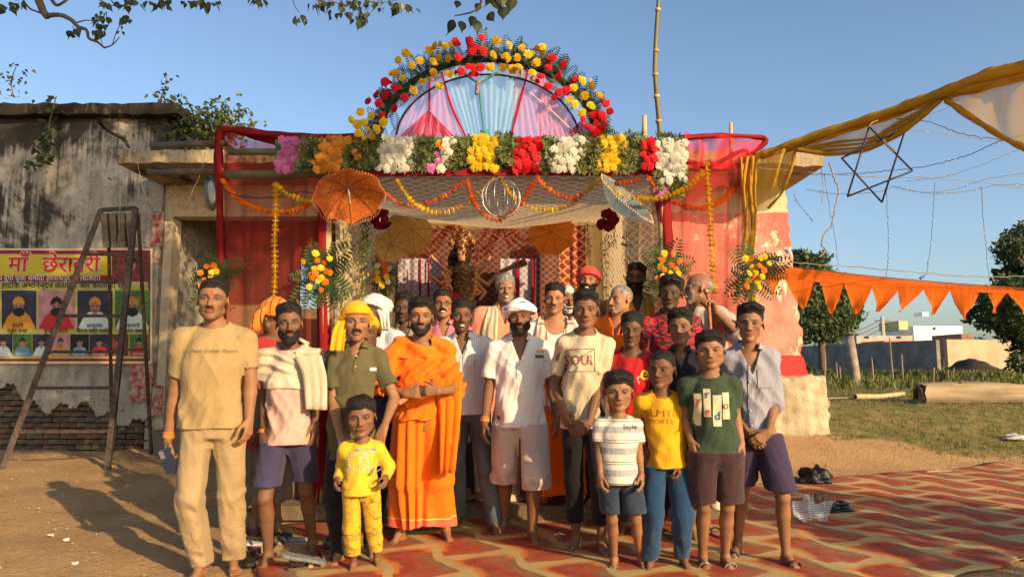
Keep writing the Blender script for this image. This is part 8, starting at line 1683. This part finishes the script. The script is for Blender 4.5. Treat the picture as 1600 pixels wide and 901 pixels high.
p.band(thread, -1, 0.1, n=3); [p.sandal(q, greysole, mat('sandal_grey_strap', (0.22, 0.2, 0.18), 0.7), 'thong') for q in (-1, 1)]
# 24 small boy, striped T-shirt
p = P_(966, 4.13, 577, 'small boy in a white and grey striped T-shirt and denim shorts', head=(965, 0, 2, 0), feet=[(963, 889), (1006, 889)], build=0.9, jaw=0.88, nose=0.8, fat=1.0, col=(0.26, 0.135, 0.07))
p.arm(-1, (938, 742), -0.05, curl=0.7); p.arm(1, (1002, 740), -0.05, curl=0.5)
p.make_body(); p.hair(front=0.050, top=0.026, side=0.013, quiff=0.006, temple=0.012)
st = cloth('striped_jersey', (0.60, 0.57, 0.48), stripes=[(2, 0.118, 0.30, 0.03, (0.30, 0.31, 0.30)), (2, 0.118, 0.035, 0.085, (0.10, 0.12, 0.08)), (2, 0.118, 0.035, 0.072, (0.10, 0.12, 0.08))]); p.top(st, 754, sleeve=0.60, ease=0.022, fold=0.9)
dn = cloth('blue_denim', (0.035, 0.060, 0.095), var=0.4); p.pants(dn, 806, waist=745, ease=0.024, name='shorts', legr=1.2)
p.text(p.shirt, 'Style', printk, 984, 668, 7, sx=1.2);
[p.sandal(q, greysole, mat('sandal_grey_strap', (0.22, 0.2, 0.18), 0.7), 'thong') for q in (-1, 1)]
# 25 yellow long sleeve and blue trousers
p = P_(1040, 4.28, 544, 'boy in a mustard long-sleeved T-shirt and blue trousers', head=(1032, -18, 0, 3), feet=[(1020, 892), (1074, 890)], build=0.9, jaw=0.9, nose=0.95, col=(0.16, 0.08, 0.045))
p.arm(-1, (1002, 700), 0.05); p.arm(1, (1061, 722), -0.04, curl=0.8)
p.make_body(); p.hair(front=0.060, top=0.010, side=0.005)
mu = cloth('mustard_jersey', (0.62, 0.33, 0.012)); p.top(mu, 729, sleeve=1.96, ease=0.020)
p.pants(cloth('blue_trousers', (0.012, 0.048, 0.115), sheen=0.5), 878, waist=726, ease=0.018, fold=1.5, legr=1.1)
mp = mat('print_brown', (0.38, 0.17, 0.02), 0.8, 0.1, 9, 0); p.text(p.shirt, 'MLMYL', mp, 1030, 646, 11, sx=1.15); p.text(p.shirt, 'SPORTS', mp, 1030, 659, 7, sx=1.2)
nk = MB(); nk.tube([p.nb + A(math.sin(t) * 0.052 * p.H / 1.3, -math.cos(t) * 0.06 * p.H / 1.3, 0.008 - 0.025 * max(math.cos(t), 0)) for t in np.linspace(-2.6, 2.6, 25)], 0.0022, 5); nk.build('neck_thread', printk, p.root)
# 26 green T-shirt
p = P_(1118, 4.17, 514, 'boy in a dark green T-shirt with four letter panels and maroon shorts', head=(1106, -3, 0, -2), feet=[(1105, 889, -4), (1141, 889, 8)], build=0.97, jaw=0.95, nose=0.9, fat=1.03, col=(0.27, 0.138, 0.074))
p.arm(-1, (1080, 688), 0.0, curl=0.6); p.arm(1, (1158, 690), -0.02, curl=0.7)
p.make_body(); p.hair(front=0.052, top=0.020, side=0.010, quiff=0.012)
gr_ = cloth('dark_green_cotton', (0.035, 0.058, 0.030)); p.top(gr_, 708, sleeve=0.66, ease=0.018, fold=1.0)
p.pants(cloth('maroon_shorts', (0.052, 0.025, 0.028), sheen=0.4), 788, waist=703, ease=0.036, name='shorts', legr=1.25)
cr = mat('print_cream', (0.62, 0.55, 0.36), 0.8, 0.2, 200, 0, col2=(0.5, 0.42, 0.25)); cb = mat('letter_blue', (0.03, 0.16, 0.30), 0.8, 0, 9, 0); cro = mat('letter_red', (0.5, 0.05, 0.03), 0.8, 0, 9, 0)
for x0, y0, x1, y1 in ((1085, 615, 1095, 666), (1098, 607, 1108, 651), (1111, 617, 1124, 666), (1126, 613, 1137, 655)): p.patch(p.shirt, 'letter_panel', cr, x0, y0, x1, y1, 4, 10)
for t, x_, y_, m_ in (('y', 1090, 626, cro), ('r', 1103, 616, cb), ('e', 1103, 643, cro), ('d', 1118, 650, cb), ('o', 1131, 633, cro)): p.text(p.shirt, t, m_, x_, y_, 13, bold=0.01, off=0.008)
[p.sandal(q, rubber, mat('sandal_striped_strap', (0.55, 0.5, 0.4), 0.7, col2=(0.05, 0.04, 0.03), vs=120), 'wide') for q in (-1, 1)]
# 27 grey-blue shirt teen
p = P_(1180, 4.38, 474, 'teenage boy in a grey-blue shirt and navy shorts, rightmost of the group', head=(1167, -4, 0, 3), feet=[(1162, 872, -38), (1240, 889, 14)], build=0.76, jaw=0.88, fat=0.95, col=(0.25, 0.128, 0.066))
p.arm(-1, (1170, 676), -0.10, d=(0.6, -0.3, -0.8), n=(0.3, 1, 0), curl=0.7, hint=(-0.3, 1, 0)); p.arm(1, (1201, 675), -0.18, d=(-0.75, -0.1, -0.5), n=(-0.2, 1, -0.3), curl=0.6, hint=(0.7, 1, 0))
p.make_body(); p.hair(front=0.060, top=0.028, side=0.006, quiff=0.014, part=-1)
gb = cloth('grey_blue_shirt', (0.27, 0.27, 0.32), var=0.15, stripes=[(0, 0.009, 0.3, 0, (0.30, 0.30, 0.36))]); p.top(gb, 681, sleeve=1.14, ease=0.018, neck='v', vdeep=0.10, fold=1.3, wide=0.99); p.collar(gb, gap=0.6)
p.pants(cloth('navy_cotton_shorts', (0.042, 0.030, 0.065)), 762, waist=676, ease=0.034, name='shorts', legr=1.2)
p.placket(gb, 1170, 562, 676, 5, 5, (1182, 576, 1206, 606))
[p.sandal(q, leather, mat('sandal_olive_strap', (0.10, 0.085, 0.06), 0.7), 'wide') for q in (-1, 1)]
# ---- second and third rows
# 2 man seen from behind with an orange headband
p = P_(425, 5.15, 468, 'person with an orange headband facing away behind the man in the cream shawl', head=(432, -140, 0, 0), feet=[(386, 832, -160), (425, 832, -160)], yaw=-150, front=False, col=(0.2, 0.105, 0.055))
p.arm(-1); p.arm(1); p.make_body(); p.hair(front=0.07)
ob = cloth('orange_cloth', (0.85, 0.20, 0.02), stripes=[(0, 0.05, 0.15, 0, (0.05, 0.02, 0.01))]); p.wrap(ob, low=0.045, back=0.0, thick=0.024, name='headband', amp=0.002, bands=4)
q_ = p.hc
mb = MB(); pts = spline([Vector(q_ + A(-0.02, -0.10, 0.06)), Vector(q_ + A(-0.06, -0.13, 0.0)), Vector(q_ + A(-0.09, -0.13, -0.10))], 8); mb.tube(pts, [0.02, 0.024, 0.03, 0.034, 0.038, 0.04, 0.042, 0.042], 8, jit=0.1); mb.build('headband_tail', ob, p.root, True)
p.top(cloth('dark_red_shirt', (0.32, 0.03, 0.025)), 700, sleeve=0.7); p.skirt(cloth('grey_lungi', (0.16, 0.13, 0.10)), 790, 0.58, 0.10, 0.12)
# 7 white turban looking away
p = P_(606, 5.5, 447, 'man in a white turban and white striped shirt looking away to the left', head=(588, -62, 0, 0), feet=[(590, 815), (640, 815)], yaw=-35, front=False, build=1.12, H=1.74, col=(0.12, 0.06, 0.035))
p.arm(-1); p.arm(1); p.make_body(); p.wrap(cloth('white_turban', (0.66, 0.63, 0.56)), low=0.045, back=-0.035, thick=0.020, bulk=0.014, bands=7, amp=0.006)
wt = bpy.data.materials['white_turban']; p.strip('turban_tail', wt, [(0.085, 0.02, 0.02), (0.10, 0.03, -0.06), (0.09, 0.05, -0.14)], 0.09, 0.06, nz=0.01, th=0.02)
wb = cloth('white_blue_striped_shirt', (0.62, 0.62, 0.64), stripes=[(0, 0.022, 0.3, 0, (0.40, 0.42, 0.47))]); p.top(wb, 690, sleeve=0.8, neck='v', vdeep=0.05, ease=0.022); p.collar(wb); p.pants(cloth('dark_trousers', (0.03, 0.03, 0.035)), 810)
# 8 half hidden child in yellow cap
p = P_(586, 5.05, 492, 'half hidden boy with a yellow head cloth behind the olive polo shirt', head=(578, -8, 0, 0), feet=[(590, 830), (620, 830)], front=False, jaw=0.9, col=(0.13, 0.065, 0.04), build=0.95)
p.arm(-1); p.arm(1); p.make_body(); p.wrap(yel, low=0.05, back=-0.04, thick=0.012, name='head_scarf'); p.top(cloth('navy_shirt', (0.028, 0.030, 0.075)), 700, sleeve=0.7); p.pants(bpy.data.materials['dark_trousers'], 820)
# 9 dark man in the shade
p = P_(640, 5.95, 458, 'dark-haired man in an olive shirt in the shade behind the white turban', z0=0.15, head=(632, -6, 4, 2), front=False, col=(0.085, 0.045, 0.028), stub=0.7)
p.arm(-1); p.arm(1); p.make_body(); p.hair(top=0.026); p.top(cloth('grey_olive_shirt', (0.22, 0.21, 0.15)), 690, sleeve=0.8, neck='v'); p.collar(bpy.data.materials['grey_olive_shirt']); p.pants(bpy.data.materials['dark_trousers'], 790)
# 10 glasses
p = P_(700, 5.9, 453, 'moustached man with black glasses in a pink shirt behind the orange robe', z0=0.15, head=(693, 2, -6, 0), front=False, build=1.1, fat=1.08, col=(0.27, 0.14, 0.08), smear=red_t, smile=0.4)
p.arm(-1); p.arm(1); p.make_body(); p.hair(top=0.022, front=0.058); p.moustache(t=0.0075)
pk = cloth('pink_kurta', (0.50, 0.16, 0.22)); p.top(pk, 700, sleeve=0.8, neck='v', vdeep=0.08); p.collar(pk); p.pants(bpy.data.materials['dark_trousers'], 790)
mb = MB()
for sd in (-1, 1): mb.tube([Vector(p.hc + A(p.Rh @ A(sd * 0.032 + 0.024 * math.cos(t), -0.100 + 0.006 * abs(math.sin(t)), -0.002 + 0.016 * math.sin(t))) * p.hk) for t in np.linspace(0, 6.283, 17)], 0.0022, 5)
for sd in (-1, 1): mb.tube([Vector(p.hc + A(p.Rh @ A(*q)) * p.hk) for q in ((sd * 0.056, -0.1, 0.0), (sd * 0.076, -0.06, 0.002), (sd * 0.083, 0.0, 0.0))], 0.002, 5)
mb.tube([Vector(p.hc + A(p.Rh @ A(*q)) * p.hk) for q in ((-0.008, -0.1, 0.0), (0, -0.105, 0.003), (0.008, -0.1, 0.0))], 0.002, 5)
mb.build('glasses', printk, p.root)
# 12 grey hair, peach kurta
p = P_(782, 5.95, 429, 'smiling grey-haired man in a peach kurta with a cream stole', z0=0.15, head=(790, 4, -2, -3), front=False, build=1.12, fat=1.02, smile=1.0, brow=1.5, col=(0.27, 0.145, 0.085), stub=0.4, stub_col=(0.3, 0.28, 0.25))
p.arm(-1); p.arm(1); p.make_body(); p.hair('grey', top=0.022, front=0.060, side=0.010)
pc = cloth('peach_kurta', (0.66, 0.28, 0.17)); p.top(pc, 740, sleeve=1.5, neck='v', vdeep=0.08, ease=0.03); p.collar(pc)
p.stole(cloth('cream_stole', (0.62, 0.54, 0.36), stripes=[(0, 0.03, 0.22, 0, (0.34, 0.28, 0.14))]), 600, x0=0.05, w=0.12); p.skirt(cloth('cream_dhoti', (0.55, 0.48, 0.36)), 780, 0.56, 0.1, 0.12)
# 14 towel and tilak
p = P_(868, 5.6, 444, 'smiling man with orange forehead paste and a cream and pink towel round his neck', z0=0.0, head=(866, -4, 0, 2), feet=[(850, 812), (895, 812)], H=1.84, build=1.12, fat=1.04, smear=(0.62, 0.16, 0.03), tilak=(red_t, 0.036, 0.007, 0.02), col=(0.36, 0.185, 0.10), front=False, stub=0.3)
p.arm(-1); p.arm(1); p.make_body(); p.hair(top=0.024, front=0.060, side=0.007); p.moustache(t=0.0035, wd=0.025)
p.top(cloth('white_vest', (0.74, 0.71, 0.64)), 640, sleeve=0.15, neck='tank', ease=0.008); tw = cloth('towel_cream_pink', (0.72, 0.62, 0.40), stripes=[(0, 0.075, 0.18, 0.03, (0.62, 0.14, 0.18)), (2, 0.16, 0.14, 0.0, (0.62, 0.14, 0.18))])
p.stole(tw, 640, x0=0.045, w=0.12); p.skirt(orb, 776, 0.60, 0.105, 0.12, name='dhoti')
# 15 old man white hair
p = P_(895, 6.3, 448, 'white-haired old man mostly hidden behind the man with the towel', z0=0.15, head=(887, 10, 0, 0), front=False, col=(0.2, 0.1, 0.06), brow=1.5)
p.arm(-1); p.arm(1); p.make_body(); p.hair('white', top=0.02, side=0.012); p.beard('white', t=0.006); p.top(cloth('brown_shirt', (0.3, 0.16, 0.1)), 690)
# 16 red turban
p = P_(922, 6.25, 418, 'bearded man with a bright red turban and bare shoulders', z0=0.30, head=(918, -6, -8, 4), front=False, build=1.15, stub=0.9, col=(0.33, 0.17, 0.095), smear=(0.6, 0.2, 0.05), tilak=(red_t, 0.03, 0.004, 0.01), smile=0.3)
p.arm(-1); p.arm(1); p.make_body(); p.beard(t=0.008); p.wrap(cloth('red_turban', (0.66, 0.07, 0.06), var=0.3), low=0.040, back=-0.03, bulk=0.012, bands=7); p.skirt(orm, 760, 0.62, 0.1, 0.13)
# 18 laughing bald man in orange
p = P_(955, 5.8, 444, 'laughing shaven-headed man in an orange kurta turned to the left', z0=0.08, head=(968, -50, 0, 0), front=False, yaw=-20, build=1.15, smile=1.0, stub=0.5, stub_col=(0.3, 0.26, 0.22), col=(0.40, 0.20, 0.105), brow=1.1)
p.arm(-1); p.arm(1); p.make_body(); p.hair('grey', top=0.0016, side=0.0016, front=0.062, nz=0.0005)
p.top(orm, 720, sleeve=1.3, neck='v', vdeep=0.09, ease=0.028, fold=1.3); p.stole(cloth('yellow_stole', (0.85, 0.45, 0.01)), 690, x0=0.06, w=0.11, sides=(1,)); p.pants(bpy.data.materials['dark_trousers'], 800)
# 19 bearded man with mustard scarf
p = P_(1005, 6.1, 412, 'tall black-bearded man in a fawn shirt with a mustard scarf at the back', z0=0.30, head=(992, -8, 2, 6), front=False, build=1.05, stub=1.0, col=(0.12, 0.06, 0.035), smear=(0.3, 0.06, 0.03))
p.arm(-1); p.arm(1); p.make_body(); p.hair(top=0.024, front=0.056); p.beard(t=0.010, chin=0.016)
p.top(cloth('fawn_shirt', (0.40, 0.30, 0.19)), 680, sleeve=1.5, neck='v', vdeep=0.09, ease=0.022); p.collar(bpy.data.materials['fawn_shirt']); p.stole(cloth('mustard_scarf', (0.52, 0.24, 0.02)), 600, x0=0.04, w=0.09); p.pants(bpy.data.materials['dark_trousers'], 790)
# 20 boy in red
p = P_(992, 4.95, 488, 'boy in a red T-shirt behind the striped T-shirt', head=(985, -4, 2, 2), feet=[(975, 836), (1010, 836)], build=0.95, jaw=0.86, fat=0.94, nose=1.1, col=(0.13, 0.066, 0.038))
p.arm(-1); p.arm(1); p.make_body(); p.hair(front=0.056, top=0.022, side=0.008)
p.top(cloth('red_jersey', (0.42, 0.015, 0.018)), 700, sleeve=0.7, ease=0.016, neck='wide'); p.text(p.shirt, 'e', mat('print_yellow', (0.75, 0.5, 0.03), 0.7, 0, 9, 0), 1006, 583, 22, rot=-0.15, bold=0.02)
p.text(p.shirt, 'c r', mat('print_greyish', (0.4, 0.32, 0.3), 0.7, 0, 9, 0), 988, 594, 18, rot=0.3, sx=0.9); p.pants(bpy.data.materials['dark_trousers'], 828)
# 21 red patterned shirt
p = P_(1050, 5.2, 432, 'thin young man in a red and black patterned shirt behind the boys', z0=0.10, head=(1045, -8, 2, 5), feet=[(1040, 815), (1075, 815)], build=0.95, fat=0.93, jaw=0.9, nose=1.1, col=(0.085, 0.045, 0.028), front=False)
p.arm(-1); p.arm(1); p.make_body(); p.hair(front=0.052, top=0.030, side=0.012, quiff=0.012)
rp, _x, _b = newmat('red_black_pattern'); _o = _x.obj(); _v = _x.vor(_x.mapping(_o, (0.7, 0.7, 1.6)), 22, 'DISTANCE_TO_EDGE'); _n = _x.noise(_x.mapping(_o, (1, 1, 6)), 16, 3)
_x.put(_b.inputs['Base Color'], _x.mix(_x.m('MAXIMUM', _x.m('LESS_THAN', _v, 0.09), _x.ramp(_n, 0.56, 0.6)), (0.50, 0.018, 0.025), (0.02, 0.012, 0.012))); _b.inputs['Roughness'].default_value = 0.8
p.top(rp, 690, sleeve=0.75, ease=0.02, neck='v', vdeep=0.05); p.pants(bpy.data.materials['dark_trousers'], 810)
# 22 black shirt
p = P_(1070, 4.85, 484, 'boy in a black open-necked shirt behind the green T-shirt', head=(1060, -8, -4, -2), feet=[(1062, 845), (1088, 845)], build=0.92, jaw=0.88, fat=0.95, nose=0.9, col=(0.21, 0.11, 0.06))
p.arm(-1); p.arm(1); p.make_body(); p.hair(front=0.056, top=0.028, side=0.010, quiff=0.010)
bk = cloth('black_shirt', (0.014, 0.012, 0.015)); p.top(bk, 700, sleeve=1.5, neck='v', vdeep=0.08); p.collar(bk); p.pants(bk, 800, name='trousers')
# 23 old man with the staff
p = P_(1108, 5.45, 426, 'bald old man in profile holding a wooden staff at the right of the group', z0=0.15, head=(1088, -78, 0, 0), front=False, yaw=-40, build=1.0, fat=0.95, brow=1.5, stub=0.6, stub_col=(0.5, 0.46, 0.4), col=(0.27, 0.14, 0.08), nose=1.15)
p.arm(-1, (1106, 620), -0.10); p.arm(1, (1118, 486), -0.32, d=(-0.45, -0.2, 0.8), n=(-0.5, -0.2, -0.4), curl=1.0, hint=(1, 0.2, -1))
p.make_body(); p.hair('grey', top=0.002, side=0.003, front=0.03, nz=0.0008, bald=True)
p.moustache('white', t=0.005)
gs = cloth('pale_grey_silk_kurta', (0.46, 0.41, 0.33), var=0.25, sheen=0.7); p.top(gs, 720, sleeve=1.28, ease=0.036, neck='v', vdeep=0.07, fold=1.4); p.stole(cloth('rust_stole', (0.36, 0.12, 0.05)), 640, x0=0.03, w=0.07, sides=(1,)); p.skirt(bpy.data.materials['cream_dhoti'], 790, 0.58, 0.1, 0.12)
hh = p.arms[1]; gp = Vector(p.base) + Vector(hh['w'] + hh['d'] * 0.085 + hh['n'] * 0.02)
sf = thing('staff', 'polished wooden walking staff held by the bald old man', 'walking stick', (gp.x + 0.07, gp.y + 0.0, 0.0))
mb = MB(); mb.tube([Vector((0, 0, 0)), Vector((-0.03, 0, 0.7)), Vector((-0.07, 0, gp.z + 0.03)), Vector((-0.085, 0, gp.z + 0.09))], [0.011, 0.013, 0.014, 0.014], 8); mb.build('shaft', mat('polished_wood', (0.36, 0.13, 0.045), 0.35, 0.3, 20, 0.2), sf, True)
mb = MB(); mb.tube([Vector((-0.078, 0, gp.z + 0.06)), Vector((-0.09, 0, gp.z + 0.10))], 0.019, 8); mb.build('cap', mat('brass_cap', (0.5, 0.3, 0.1), 0.4, metal=0.8), sf, True)
import sys
